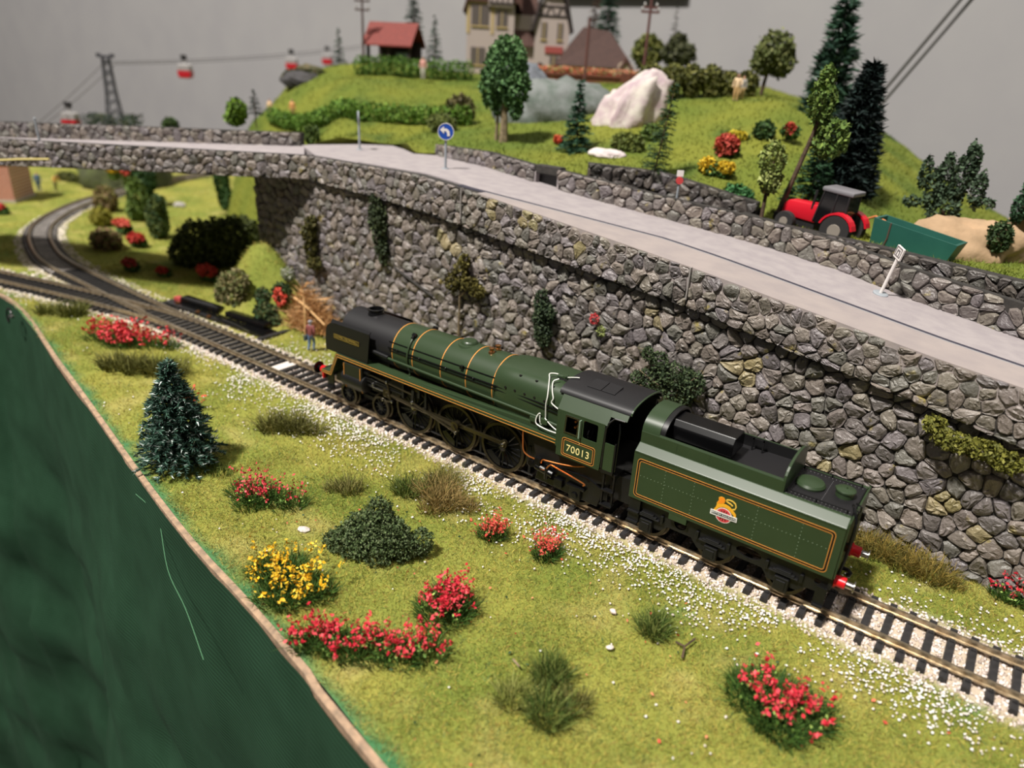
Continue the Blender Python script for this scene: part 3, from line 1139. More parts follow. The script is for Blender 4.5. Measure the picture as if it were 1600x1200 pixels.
# second wall behind it
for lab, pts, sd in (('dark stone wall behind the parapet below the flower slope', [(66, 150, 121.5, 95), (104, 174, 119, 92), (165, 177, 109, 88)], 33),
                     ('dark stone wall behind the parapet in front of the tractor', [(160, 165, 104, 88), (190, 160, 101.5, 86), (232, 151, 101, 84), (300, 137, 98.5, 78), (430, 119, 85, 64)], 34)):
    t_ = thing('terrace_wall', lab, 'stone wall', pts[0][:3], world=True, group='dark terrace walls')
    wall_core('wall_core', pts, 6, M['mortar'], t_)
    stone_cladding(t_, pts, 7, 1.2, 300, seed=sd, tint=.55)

# ================================================================== locomotive
AX = 40.2     # boiler axis height
lo = thing('steam_locomotive', 'green steam locomotive with black smokebox and smoke deflectors, numbered 70013 on the cab', 'locomotive', (80, 0, 0), world=True)


def B(name, fn, mat_, parent, **kw):
    m_ = MB()
    fn(m_)
    return m_.build(name, mat_, parent, **kw)


def ribbon(mb_, pts, w, y, t=.12):
    """flat painted line in the XZ plane following pts, standing proud of y towards -Y."""
    for a_, b_ in zip(pts, pts[1:]):
        d = Vector((b_[0] - a_[0], b_[1] - a_[1]))
        if d.length < 1e-6:
            continue
        n_ = Vector((-d.y, d.x)).normalized() * (w / 2)
        mb_.prism([(a_[0] - n_.x, a_[1] - n_.y), (b_[0] - n_.x, b_[1] - n_.y), (b_[0] + n_.x, b_[1] + n_.y), (a_[0] + n_.x, a_[1] + n_.y)], 'Y', y - t, y + .1)


# --- boiler
sb = B('smokebox', lambda m: m.lathe((0, 0, AX), 'X', [(11.2, 20.2), (12.15, 21.0), (12.15, 58.3)], 48), M['roof_black'], lo, smooth=True)
B('smokebox_door', lambda m: m.lathe((0, 0, AX), 'X', [(2, 17.4), (6, 18.0), (9.2, 19.4), (9.6, 20.3)], 36), M['black'], sb, smooth=True)
B('door_dart', lambda m: m.tube([(16.6, 0, AX - 3), (16.9, 0, AX + 3)], .4, 6), M['steel'], sb)
B('smokebox_saddle', lambda m: m.prism([(24, 22), (54, 22), (54, 33), (24, 33)], 'Y', -9, 9), M['black'], sb)
bo = B('boiler_barrel', lambda m: m.lathe((0, 0, AX), 'X', [(12.1, 58.3), (12.2, 59), (12.75, 108), (12.95, 124)], 56), M['loco_green'], lo, smooth=True)
for xb in (59.2, 73.0, 91.5, 107.2, 122.8):
    rb = float(np.interp(xb, [58.3, 59, 108, 124], [12.15, 12.2, 12.75, 12.95]))
    B('boiler_band', lambda m: m.lathe((0, 0, AX), 'X', [(rb, xb - .28), (rb + .1, xb - .22), (rb + .1, xb + .22), (rb, xb + .28)], 56, caps=False), M['orange_line'], bo, smooth=True)


def fb_section(x, hw, top, low):
    r = 7.0
    out = []
    for k in range(7):
        a_ = math.radians(90 * k / 6)
        out.append((hw - r + r * math.cos(math.radians(0) + a_), top - 1.2 - r + r * math.sin(a_)))
    out.append((0, top))
    for k in range(7):
        a_ = math.radians(90 + 90 * k / 6)
        out.append((-hw + r + r * math.cos(a_), top - 1.2 - r + r * math.sin(a_)))
    out += [(-hw, AX - 4), (-hw + 1.5, low), (hw - 1.5, low), (hw, AX - 4)]
    return [(x, y, z) for y, z in out]


def firebox(m):
    secs = [fb_section(123.6, 12.4, 53.2, 31), fb_section(126.5, 13.4, 53.6, 30), fb_section(134, 14.0, 53.9, 29), fb_section(160.8, 14.0, 54.0, 28)]
    n_ = len(secs[0])
    vs = [p for s_ in secs for p in s_]
    fs = [(i * n_ + k, i * n_ + (k + 1) % n_, (i + 1) * n_ + (k + 1) % n_, (i + 1) * n_ + k) for i in range(3) for k in range(n_)]
    fs += [tuple(range(n_ - 1, -1, -1)), tuple(3 * n_ + k for k in range(n_))]
    m.add(vs, fs)


fx = B('firebox', firebox, M['loco_green'], lo, smooth=True, angle=40)
for k in range(5):
    B('washout_plug', lambda m: m.lathe((131 + k * 5.2, -14.0, 44.6), 'Y', [(.6, -.15), (.6, .1), (.3, .1)], 10), M['frame_black'], fx)
for k in range(3):
    B('washout_plug', lambda m: m.lathe((137 + k * 8.5, -11.3, 51.2), 'Z', [(.7, -.2), (.7, .25)], 10), M['black'], fx)
B('chimney', lambda m: m.lathe((35.5, 0, AX), 'Z', [(4.6, 10.6), (4.0, 12.4), (3.7, 13.1), (3.7, 13.6), (4.3, 14.0), (4.3, 14.6), (3.3, 14.7), (3.0, 13.0)], 28), M['gloss_black'], lo, smooth=True)
B('steam_dome', lambda m: m.lathe((98.6, 0, AX), 'Z', [(5.6, 11.4), (5.2, 12.3), (4.2, 12.7), (3.9, 13.5), (3.3, 14.0), (.2, 14.1)], 28), M['loco_green'], lo, smooth=True)
for yy in (-2.3, 2.5):
    B('safety_valve', lambda m: m.lathe((113.8, yy, AX), 'Z', [(1.6, 12.2), (1.5, 13.2), (.9, 13.5), (.9, 14.2), (1.35, 14.5), (1.35, 15.0), (.4, 15.2)], 14), M['brass'], lo, smooth=True)


def clack(m):
    m.box((70.2, -7.4, AX + 10.8), (2.2, 1.6, 1.8), rx=.6)
    m.tube([(70.2, -8.0, AX + 10.6), (70.3, -9.4, AX + 9.7)], .75, 8)
    m.box((71.2, 6.4, AX + 11.2), (2.2, 1.8, 1.8), rx=-.6)


tf = B('top_feed', clack, M['gloss_black'], lo)
B('feed_pipe', lambda m: m.tube([(70.2, -(12.9) * math.sin(math.radians(a_)), AX + 12.9 * math.cos(math.radians(a_))) for a_ in range(44, 128, 6)] + [(70.6, -11.4, 31.0)], .5, 8), M['loco_green'], tf, smooth=True)

# --- handrails and pipes along the boiler
def rails(m):
    m.tube([(56.5, -11.3, AX + 5.2), (124, -11.9, AX + 5.9)], .27, 6)
    m.tube([(56.5, -12.3, AX + 2.4), (124, -13.2, AX + 2.9), (160.5, -14.6, AX + 2.9)], .3, 6)
    m.tube([(57.5, -12.5, AX + 1.2), (124, -13.3, AX + 1.4), (160.5, -14.6, AX + 1.2)], .25, 6)


hr = B('handrail', rails, M['gloss_black'], lo, smooth=True)
for xk in (63, 78, 95, 112):
    B('rail_knob', lambda m: m.ball((xk, -12.4 - (xk - 60) * .012, AX + 2.45), .62, 8, 6), M['gloss_black'], hr, smooth=True)
B('valve_block', lambda m: m.box((104.5, -12.3, AX + 5.6), (1.8, 1.4, 1.6)), M['gloss_black'], hr)
B('ejector_pipe', lambda m: m.tube([(48, -12.6, 37.2), (60, -13.2, 37.0), (150, -14.4, 36.4), (161, -14.9, 36.0)], .65, 10), M['loco_green'], lo, smooth=True)
B('smokebox_pipe', lambda m: m.tube([(46, -12.6, 37.6), (57.5, -13.0, 37.2)], 1.15, 10), M['black'], lo, smooth=True)

# --- running plate and valance
TOP = [(9.4, 18.6), (16.2, 18.6), (21.9, 30.9), (161.2, 30.7)]
BOT = [(9.4, 16.6), (17.3, 16.6), (23.2, 28.6), (161.2, 28.3)]
for sgn in (-1, 1):
    va = B('valance', lambda m: m.prism(BOT + TOP[::-1], 'Y', sgn * 16.5, sgn * 15.9), M['loco_green'], lo)
    if sgn < 0:
        def li(m):
            ribbon(m, [(9.6, 18.1), (16.5, 18.15), (22.3, 30.4), (161, 30.2)], .27, -16.5)
            ribbon(m, [(9.6, 17.0), (17.1, 17.0), (22.9, 29.0), (161, 28.7)], .27, -16.5)
            ribbon(m, [(160.8, 28.7), (160.8, 30.2)], .27, -16.5)
        B('lining', li, M['orange_line'], va)
pl = B('running_plate', lambda m: [m.bb((21.9, -16.4, 30.0), (161.2, -10.5, 30.85)), m.bb((21.9, 10.5, 30.0), (161.2, 16.4, 30.85)), m.bb((9.5, -15.8, 17.2), (16.4, 15.8, 18.4))], M['loco_green'], lo)
for sgn in (-1, 1):
    B('sandbox_cover', lambda m: m.prism([(72, 30.8), (150, 30.8), (161, 30.8), (161, 32.8), (150, 33.6)], 'Y', sgn * 14.6, sgn * 11.6), M['loco_green'], pl, bevel=.3)
B('drop_plate', lambda m: m.prism([(16.2, 18.2), (16.9, 18.2), (22.4, 30.6), (21.6, 30.6)], 'Y', -15.9, 15.9), M['loco_green'], pl)
B('lubricator', lambda m: m.box((147.5, -14.4, 35.0), (3.6, 2.2, 2.4)), M['loco_green'], lo, bevel=.3)
for sgn in (-1, 1):
    B('step', lambda m: [m.box((13.5, sgn * 13.5, 12), (5, .8, 9)), m.box((13.5, sgn * 14.6, 8.4), (5, 3, .6))], M['black'], lo)

# --- smoke deflectors
for sgn in (-1, 1):
    d_out = [(13.6, 30.9), (13.2, 33), (13.8, 41), (15.2, 44.5), (17.6, 46.3), (21, 47.0), (46.6, 47.3), (47.0, 46.5), (45.0, 31.6), (44.4, 30.9)]
    de = B('smoke_deflector', lambda m: [m.prism(d_out, 'Y', sgn * 15.7, sgn * 15.1), m.prism([(sgn * 15.5, 46.6), (sgn * 14.4, 48.2), (sgn * 14.0, 48.1), (sgn * 15.0, 46.4)], 'X', 18, 46.6)], M['black'], lo)
    if sgn < 0:
        npl = B('nameplate', lambda m: plate(m, rrect(20.4, 39.0, 39.5, 41.4, .25, 2), [], 'Y', -15.8, .3), M['black'], de)
        B('plate_rim', lambda m: plate(m, rrect(20.4, 39.0, 39.5, 41.4, .25, 2), [rrect(20.75, 39.3, 39.15, 41.1, .15, 2)], 'Y', -15.95, .2), mat('dull_gold', (150, 128, 56), .4, .5), npl)
        vs_, fs_ = text_mesh('OLIVER CROMWELL', 1.7, .14)
        mb = MB(); mb.add([(29.95 + p[0] * 1.15, -15.98 - p[2], 40.2 + p[1]) for p in vs_], fs_)
        mb.build('plate_lettering', mat('gold_letters', (176, 150, 70), .4, .4), npl)

# --- cylinders
for sgn in (-1, 1):
    cyl = B('cylinder', lambda m: m.prism([(sgn * 16.6, 27.6), (sgn * 16.8, 17), (sgn * 15.4, 13.2), (sgn * 11, 12.6), (sgn * 8, 14), (sgn * 8, 27.6)], 'X', 27.4, 41.2), mat('cylinder_black', (26, 30, 22), .4), lo, bevel=.4)
    for xx in (28.2, 40.4):
        B('cylinder_lining', lambda m: m.tube([(xx, sgn * 16.75, 27.2), (xx, sgn * 16.95, 17.2), (xx, sgn * 15.5, 13.2)], .24, 6), M['orange_line'], cyl)
    B('cylinder_cover', lambda m: [m.lathe((0, sgn * 13.2, 18.2), 'X', [(3.6, 25.6), (4.6, 26.2), (4.6, 42.2), (3.4, 42.8)], 20), m.lathe((0, sgn * 13.0, 25.2), 'X', [(1.6, 24.6), (2.2, 25.2), (2.2, 44.4), (1.3, 45.2)], 16)], M['black'], cyl, smooth=True)

# --- frames, wheels, motion
B('main_frame', lambda m: [m.bb((22, -8.2, 12.5), (160, 8.2, 29.8)), m.bb((9, -14, 12.5), (10.4, 14, 18.6)), m.bb((10, -7, 9), (24, 7, 18))], M['frame_black'], lo)


def wheel(x, r, spokes, parent, crank=None, side=-1, y=None):
    y0 = side * 8.4
    y1 = side * 10.9
    w_ = B('wheel', lambda m: m.lathe((x, 0, r), 'Y', [(r - 1.5, y1), (r - .15, y1), (r, y1 - side * .25), (r, y0 + side * .6), (r + .7, y0 + side * .3), (r + .7, y0), (r - 1.5, y0)], 36, caps=False), M['tyre'], parent, smooth=True, angle=30)

    def sp(m):
        for k in range(spokes):
            a_ = 2 * math.pi * (k + .5) / spokes
            m.tube([(x + 1.5 * math.cos(a_), side * 10.0, r + 1.5 * math.sin(a_)), (x + (r - 1.2) * math.cos(a_), side * 10.0, r + (r - 1.2) * math.sin(a_))], .42, 5, r1=.3)
        m.lathe((x, 0, r), 'Y', [(r - .7, y1 - side * .15), (r - .7, y1 - side * 1.2), (r - 1.9, y1 - side * 1.2), (r - 1.9, y1 - side * .15)], 36, caps=False)
    B('spokes', sp, M['gloss_black'], w_)
    B('hub', lambda m: m.lathe((x, 0, r), 'Y', [(2.1, y0), (2.1, y1 - side * .1), (1.2, y1 + side * .3)] if side > 0 else [(2.1, y0), (2.1, y1 + .1), (1.2, y1 - .3)], 14), M['gloss_black'], w_)
    B('backing_web', lambda m: m.lathe((x, 0, r), 'Y', [(r - 1, y0 + side * .2), (r - 1, y0 + side * .5)], 30), M['frame_black'], w_)
    return w_


CRX, CRZ = 2.4, 3.6
for xd in (72.8, 100.8, 128.8):
    for sd in (-1, 1):
        w_ = wheel(xd, 12.35, 18, lo, side=sd)
        if sd < 0:
            B('crank', lambda m: m.tube([(xd, -11.3, 12.35), (xd + CRX, -11.3, 12.35 + CRZ)], 1.5, 10), M['gloss_black'], w_)
            a0 = math.atan2(-CRZ, -CRX)
            B('balance_weight', lambda m: m.prism([(xd + 11 * math.cos(a0 + t_), 12.35 + 11 * math.sin(a0 + t_)) for t_ in (-.5, -.25, 0, .25, .5)] + [(xd + 7.5 * math.cos(a0 + t_), 12.35 + 7.5 * math.sin(a0 + t_)) for t_ in (.45, -.45)], 'Y', -10.6, -10.0), M['gloss_black'], w_)
for xd in (24.2, 48.7):
    for sd in (-1, 1):
        wheel(xd, 6.3, 10, lo, side=sd)
wheel(171.5, 6.9, 10, lo, side=-1)
wheel(171.5, 6.9, 10, lo, side=1)
for xd in (24.2, 48.7, 72.8, 100.8, 128.8, 171.5):
    r_ = 12.35 if 60 < xd < 140 else 6.5
    B('axle', lambda m: m.tube([(xd, -8.6, r_), (xd, 8.6, r_)], 1.2, 8), M['frame_black'], lo)
B('bogie_frame', lambda m: [m.bb((20, -6.5, 5), (53, 6.5, 9.5)), m.prism([(18, 8), (55, 8), (53, 5), (44, 6.5), (29, 6.5), (20, 5)], 'Y', -7.6, -6.4)], M['frame_black'], lo)
px = [72.8 + CRX, 100.8 + CRX, 128.8 + CRX]
pz = 12.35 + CRZ


def siderod(m):
    m.box(((px[0] + px[2]) / 2, -12.9, pz), (px[2] - px[0], .9, 1.9))
    for xx in px:
        m.lathe((xx, -12.3, pz), 'Y', [(2.0, -1.3), (2.0, .3)], 16)


cr = B('coupling_rod', siderod, M['rod'], lo, bevel=.15)
for xx in px:
    B('crank_pin', lambda m: m.lathe((xx, -12.9, pz), 'Y', [(.9, .6), (.9, -1.6), (.5, -1.9)], 10), M['steel'], cr, smooth=True)
xh = (57.5, 18.2)
B('connecting_rod', lambda m: [m.tube([(xh[0], -14.6, xh[1]), (px[1], -14.6, pz)], .95, 6), m.lathe((px[1], -14.6, pz), 'Y', [(2.3, -.7), (2.3, .7)], 16)], M['rod'], lo)
B('crosshead', lambda m: [m.box((xh[0], -14.2, xh[1]), (5, 1.6, 4.4)), m.lathe((xh[0], -15.2, xh[1]), 'Y', [(1.1, -.4), (1.1, .4)], 10)], M['rod'], lo, bevel=.2)
B('piston_rod', lambda m: m.tube([(42, -13.4, 18.2), (xh[0], -13.4, 18.2)], .6, 8), M['steel'], lo, smooth=True)
B('slide_bar', lambda m: [m.box((55, -13.6, 20.8), (28, 1.6, .9)), m.box((55, -13.6, 22.2), (28, 1.6, .7)), m.box((69, -13.6, 24), (1.4, 2.6, 9))], M['frame_black'], lo)
B('eccentric_rod', lambda m: [m.tube([(px[1] + 1.5, -15.8, pz - 2.6), (76, -15.4, 19.5)], .55, 6), m.box((px[1] + .6, -15.6, pz - 1.2), (4.4, .8, 1.5), ry=.9)], M['rod'], lo)
B('expansion_link', lambda m: [m.box((76, -15, 22), (1.6, .9, 8), ry=.1), m.box((80, -14.4, 26), (1.4, 1.6, 6)), m.box((84, -14, 21), (1.2, 1.2, 12))], M['frame_black'], lo)
B('radius_rod', lambda m: [m.tube([(46, -14.6, 24.8), (76, -15, 23.4)], .5, 6), m.tube([(61, -15.4, 16), (58.5, -15.4, 25.4)], .55, 6), m.tube([(58, -15.2, 14.4), (62, -15.2, 15.2)], .5, 6)], M['rod'], lo)
for p_ in ((76, -15.6, 19.5), (62, -15.6, 15.4), (58.4, -15.6, 25), (px[1] + 1.6, -16.1, pz - 2.6), (48, -15.2, 20.6), (55.5, -15.6, 14.6)):
    B('motion_bolt', lambda m: m.lathe(p_, 'Y', [(.8, .5), (.8, -.4), (.3, -.7)], 8), M['steel'], lo)
B('brake_gear', lambda m: [m.tube([(86.8, -9, 4), (86.8, -9.4, 19)], .7, 6), m.tube([(115, -9, 4), (115, -9.4, 19)], .7, 6), m.tube([(143.5, -9, 4), (143.5, -9.4, 18)], .7, 6), m.tube([(64, -9.5, 4), (146, -9.5, 3.6)], .45, 6)], M['frame_black'], lo)

# --- cab
M['clear_glass'] = mat('clear_glass', (230, 235, 235), .02)
M['clear_glass'].node_tree.nodes['Principled BSDF'].inputs['Transmission Weight'].default_value = 1.0
M['clear_glass'].node_tree.nodes['Principled BSDF'].inputs['IOR'].default_value = 1.05
B('cab_lining', lambda m: [m.bb((161.6, 16.2, 24), (190, 16.6, 46)), m.bb((161.6, 13.6, 46), (190, 14.2, 50)), m.prism([(16.5, 45.6), (13.2, 50.2), (12.8, 50.0), (16.1, 45.4)], 'X', 161.6, 190), m.bb((161.6, -12, 49.4), (186, 12, 50.2))], M['frame_black'], lo)
xc0, xc1 = 161.4, 183.2
side_out = [(xc0, 24.4), (182.4, 24.4), (182.6, 26), (xc1, 45.6), (xc0, 45.4)]
w1 = [(164.8, 36.2), (171.0, 36.2), (171.3, 43.7), (165.3, 43.7)]
w2 = rrect(173.5, 36.2, 180.2, 44.2, .8, 3)
for sgn in (-1, 1):
    cs = B('cab_side', lambda m: plate(m, side_out, [w1, w2], 'Y', sgn * 17.0, .5), M['loco_green'], lo)
    if sgn < 0:
        B('window_frame', lambda m: plate(m, [(164.5, 35.8), (171.4, 35.8), (171.7, 44.1), (164.9, 44.1)], [[(165.2, 36.5), (170.7, 36.5), (171.0, 43.4), (165.6, 43.4)]], 'Y', -17.35, .3), M['steel'], cs)
        B('window_pane', lambda m: m.bb((165, -17.05, 36.3), (171.2, -16.95, 43.6)), M['clear_glass'], cs)
        B('draught_glass', lambda m: m.box((172.3, -17.8, 40), (.5, 1.6, 8)), mat('pale_green_frame', (120, 140, 120), .3), cs)
        B('number_lining', lambda m: [plate(m, rrect(164.1, 25.1, 180.0, 33.6, 1.2), [rrect(164.32, 25.32, 179.78, 33.38, 1.05)], 'Y', -17.3, .12), plate(m, rrect(164.95, 25.95, 179.15, 32.75, .75), [rrect(165.17, 26.17, 178.93, 32.53, .6)], 'Y', -17.3, .12)], M['orange_line'], cs)
        B('number_black_line', lambda m: plate(m, rrect(164.45, 25.45, 179.65, 33.25, .95), [rrect(164.95, 25.95, 179.15, 32.75, .75)], 'Y', -17.28, .1), M['black'], cs)
        vs_, fs_ = text_mesh('70013', 4.3, .16, 1.08)
        mb = MB(); mb.add([(172.0 + p[0], -17.3 - p[2], 29.0 + p[1] * 1.05) for p in vs_], fs_)
        mb.build('cab_number', M['cream'], cs)
        vs_, fs_ = text_mesh('7', 1.1, .14)
        mb = MB(); mb.add([(172.4 + p[0], -17.3 - p[2], 33.0 + p[1]) for p in vs_], fs_)
        mb.build('power_class', M['cream'], cs)
        B('rivets', lambda m: [m.ball((x_, -17.28, z_), .16, 5, 3) for x_, z_ in [(162.1, 25.4 + k * 1.25) for k in range(16)] + [(181.9 + k * .045, 25.4 + k * 1.25) for k in range(16)]], M['loco_green'], cs)
    # sloping upper panel
    up = [(sgn * 17.2, 45.4), (sgn * 13.0, 51.1), (sgn * 12.5, 50.9), (sgn * 16.7, 45.2)]
    B('sloping_panel', lambda m: m.prism(up, 'X', 160.6, 184), M['loco_green'], cs)
    up2 = [(sgn * 14.9, 48.6), (sgn * 13.0, 51.1), (sgn * 12.5, 50.9), (sgn * 14.4, 48.4)]
    B('canopy_panel', lambda m: m.prism(up2, 'X', 184, 191.2), M['loco_green'], cs)
    B('door_beading', lambda m: m.tube([(183.4, sgn * 17.1, 26), (183.6, sgn * 17.1, 44), (184.4, sgn * 16.4, 46.6), (186, sgn * 15, 48.4), (190.5, sgn * 14.9, 48.5)], .4, 6), M['black'], cs)
    dr_ = B('cab_door', lambda m: m.bb((183.9, sgn * 17.1, 25.6), (188.2, sgn * 16.6, 37.8)), M['loco_green'], lo)
    B('door_frame', lambda m: [m.bb((183.2, sgn * 17.2, 24.6), (183.9, sgn * 16.4, 38.4)), m.bb((188.2, sgn * 17.0, 24.4), (188.8, sgn * 16.3, 38.6)), m.bb((183.4, sgn * 17.2, 24.2), (188.8, sgn * 16.2, 25.5))], M['black'], dr_)
    B('grab_rail', lambda m: m.tube([(189.2, sgn * 16.4, 26), (189.4, sgn * 16.2, 44), (188.6, sgn * 15.6, 47.4)], .32, 6), M['gloss_black'], dr_, smooth=True)


def arch(hw, z0, z1, n=14):
    return [(hw * math.sin(math.pi / 2 * (-1 + 2 * k / n)) * 1.0, z0 + (z1 - z0) * math.cos(math.pi / 2 * (-1 + 2 * k / n)) ** .9) for k in range(n + 1)]


ra = arch(13.4, 51.0, 54.9)
ri = [(y * .97, z - .5) for y, z in ra]
rf = B('cab_roof', lambda m: m.prism(ra + ri[::-1], 'X', 158.6, 192.0), M['roof_black'], lo, smooth=True, angle=50)
B('roof_ventilator', lambda m: [m.box((171, -3.6, 54.95), (6.4, 7.4, .5), rx=.14), m.box((177.6, -3.6, 54.95), (6.2, 7.4, .5), rx=.14)], M['roof_black'], rf, bevel=.12)
B('roof_rim', lambda m: m.prism([(y * 1.01, z + .12) for y, z in ra] + [(y * .97, z - .4) for y, z in ra][::-1], 'X', 191.7, 192.3), M['loco_green'], rf)
B('spectacle_plate', lambda m: m.prism([(-17, 28), (17, 28), (17, 45.4), (13, 51), (7, 53.8), (0, 54.6), (-7, 53.8), (-13, 51), (-17, 45.4)], 'X', 160.6, 161.4), M['loco_green'], lo)
B('cab_floor', lambda m: [m.bb((161, -15.6, 22.6), (190, 15.6, 24.4)), m.bb((162, -11, 24), (168, 11, 46))], M['frame_black'], lo)
B('backhead_pipe', lambda m: [m.tube([(168.6, -15.6, 38.6), (168.8, -8, 38.8)], .5, 6), m.tube([(168.6, -15.6, 41.2), (168.8, -8, 41.4)], .5, 6), m.tube([(168.8, -12, 35), (168.8, -11.6, 44)], .4, 6)], M['copper'], lo, smooth=True)
B('driver_wheel', lambda m: m.lathe((174.6, -13.5, 37.6), 'X', [(2.2, 0), (2.4, .3), (2.2, .6)], 16, caps=False), M['gloss_black'], lo)

# white pipework between firebox and cab
def wp(m):
    m.tube(smooth3([(153.6, -15.0, 38.0), (153.4, -15.2, 44.0), (153.6, -14.8, 47.4), (152.4, -12.6, 50.6), (150.6, -9.6, 53.4), (149.4, -7.6, 54.6), (152.2, -6.2, 54.9), (155.0, -6.4, 54.6)]), .3, 7)
    m.tube(smooth3([(155.0, -9.0, 54.3), (153.2, -10.6, 53.0), (154.8, -13.2, 50.0), (156.4, -14.6, 47.6), (156.0, -15.0, 45.6), (159.4, -15.6, 44.4), (161, -15.8, 44.4)]), .3, 7)
    m.tube(smooth3([(161, -16.4, 33.4), (155.2, -16.2, 33.2), (150.0, -16.0, 34.0), (149.4, -15.6, 36.6), (150.2, -15.0, 38.6), (151.0, -15.0, 38.8)]), .3, 7)
    m.tube(smooth3([(161, -16.2, 34.4), (157.6, -16.0, 35.6), (154.8, -15.8, 37.2), (153.6, -15.4, 37.8)]), .26, 7)
    m.tube(smooth3([(151.0, -15.4, 38.2), (151.4, -15.8, 35.8), (152.4, -16.0, 34.6)]), .26, 7)
    m.tube(smooth3([(157.0, -6.6, 54.8), (160.5, -4.6, 55.2), (162, -4, 55.3)]), .26, 7)


B('injector_pipe', wp, M['white_pipe'], lo, smooth=True)
B('steam_manifold', lambda m: [m.tube([(152.8, -6.4, 54.4), (157.6, -6.0, 54.6)], .9, 8), m.box((156.5, -6.2, 54.9), (1.6, 2.6, 1.2))], M['loco_green'], lo, bevel=.2)
B('water_valve', lambda m: m.box((153.6, -15.6, 36.2), (3.4, 1.4, 2.4)), M['loco_green'], lo, bevel=.2)

# ash pan, injectors and copper pipes below the cab
def under(m):
    m.bb((142, -9.5, 8), (160, 9.5, 29))
    m.prism([(146, 29), (186, 25), (188, 18), (170, 12), (150, 14)], 'Y', -13.4, -8)
    m.bb((160, -9, 6), (184, 9, 22))


uf = B('ash_pan', under, M['frame_black'], lo)
B('trailing_frame', lambda m: [plate(m, [(150, 6), (182, 5), (184, 14), (176, 17), (152, 16)], [circ(158.5, 11, 2.4, 2.0)], 'Y', -13.6, .9), m.box((171.5, -14.6, 7.6), (5.4, 1.8, 5.6)), m.box((171.5, -14.9, 10.8), (9, 1.6, 1.2)), m.lathe((171.5, -15, 7), 'Y', [(1.6, -1.2), (1.6, .3)], 12)], M['gloss_black'], lo, bevel=.25)
B('injector', lambda m: [m.tube([(151, -15.2, 13.5), (160, -15.2, 12.2)], 1.7, 10), m.box((152, -15.4, 16), (3, 2.2, 4)), m.tube([(157, -16, 9.5), (157, -16, 15)], 1.0, 8), m.lathe((148.6, -15, 14), 'Y', [(1.8, -1.2), (1.8, .8)], 10), m.box((163, -15, 9.5), (4, 1.6, 4))], M['gloss_black'], lo, bevel=.2)


def cup(m):
    m.tube(smooth3([(143.0, -15.4, 28.5), (143.4, -15.6, 23), (144.2, -15.8, 18.6), (147.0, -15.8, 17.0), (150.5, -15.8, 16.8)]), .34, 7)
    m.tube(smooth3([(153.8, -16, 16.2), (154.6, -16, 18.0), (157.0, -16, 18.4), (163.0, -15.4, 19.0), (170, -14.6, 20.2), (176, -13.8, 22.4)]), .34, 7)
    m.tube(smooth3([(153.6, -16.4, 13.6), (156.2, -16.4, 13.8), (158.6, -16.4, 17.0), (161.0, -16.4, 17.2), (175.2, -16.0, 14.8), (175.6, -16.0, 13.6)]), .34, 7)


B('copper_pipe', cup, M['copper'], lo, smooth=True)
B('cab_steps', lambda m: [m.bb((184.5, -16.6, 9), (185.2, -15.6, 24.4)), m.bb((189.2, -16.6, 9), (189.9, -15.6, 24.4)), m.bb((184.5, -17.4, 9), (189.9, -14.4, 9.7)), m.bb((184.5, -17.4, 16), (189.9, -14.8, 16.6))], M['black'], lo)
for sgn in (-1, 1):
    bu = B('buffer', lambda m: m.lathe((0, sgn * 11.45, 15.3), 'X', [(2.0, 4.2), (2.2, 5), (2.2, 8.0), (2.6, 8.4), (2.6, 9.2)], 18), M['red'], lo, smooth=True)
    B('buffer_head', lambda m: m.lathe((0, sgn * 11.45, 15.3), 'X', [(2.6, .2), (3.4, .6), (3.4, 1.3), (1.4, 1.7), (1.4, 4.3)], 20), M['gloss_black'], bu, smooth=True)
B('buffer_beam', lambda m: m.bb((8.6, -15.4, 12.4), (9.6, 15.4, 18.4)), M['red'], lo)

# ================================================================== tender
te = thing('locomotive_tender', 'green six wheeled tender with lion and wheel emblem behind the locomotive cab', 'tender', (236, 0, 0), world=True)
T0, T1 = 196.6, 275.6
tank = B('tank', lambda m: m.bb((T0, -16.3, 17.8), (T1, 16.3, 38.6)), M['loco_green'], te, bevel=.25)
# sloping shoulders
for sgn in (-1, 1):
    B('tank_shoulder', lambda m: m.prism([(sgn * 16.5, 38.4), (sgn * 16.4, 39.1), (sgn * 13.0, 41.6), (sgn * 11.5, 41.6), (sgn * 11.5, 37.5)], 'X', T0 + .2, T1), M['loco_green'], tank, bevel=.2)
B('tank_top', lambda m: [m.bb((T0 + 2, -11.6, 37), (T1 - .2, 11.6, 41.2)), m.bb((252, -12.6, 41.0), (T1 - .4, 12.6, 41.5))], M['roof_black'], tank)
for sgn in (-1, 1):
    bs = B('bunker_side', lambda m: m.prism([(sgn * 12.9, 41.2), (sgn * 12.9, 46.2), (sgn * 12.5, 47.0), (sgn * 12.2, 46.9), (sgn * 12.5, 46.0), (sgn * 12.5, 41.2)], 'X', 197.0, 252.2), M['loco_green'], te)
    if sgn < 0:
        B('rivets', lambda m: [m.ball((x_, -12.95, 41.8 + k * .55), .13, 5, 3) for x_ in (212, 225) for k in range(9)], M['loco_green'], bs)
ha = arch(12.8, 46.4, 54.0)
hoop = B('hood', lambda m: m.prism(ha + [(y * .955, z - .6) for y, z in ha][::-1], 'X', 197.0, 204.4), M['loco_green'], te, smooth=True, angle=50)
B('hood_rim', lambda m: m.prism([(y * .985, z - .2) for y, z in ha] + [(y * .93, z - 1.0) for y, z in ha][::-1], 'X', 204.4, 206.5), M['black'], te, smooth=True, angle=50)
rp = [(-12.8, 41.2)] + arch(12.8, 46.6, 53.0) + [(12.8, 41.2)]
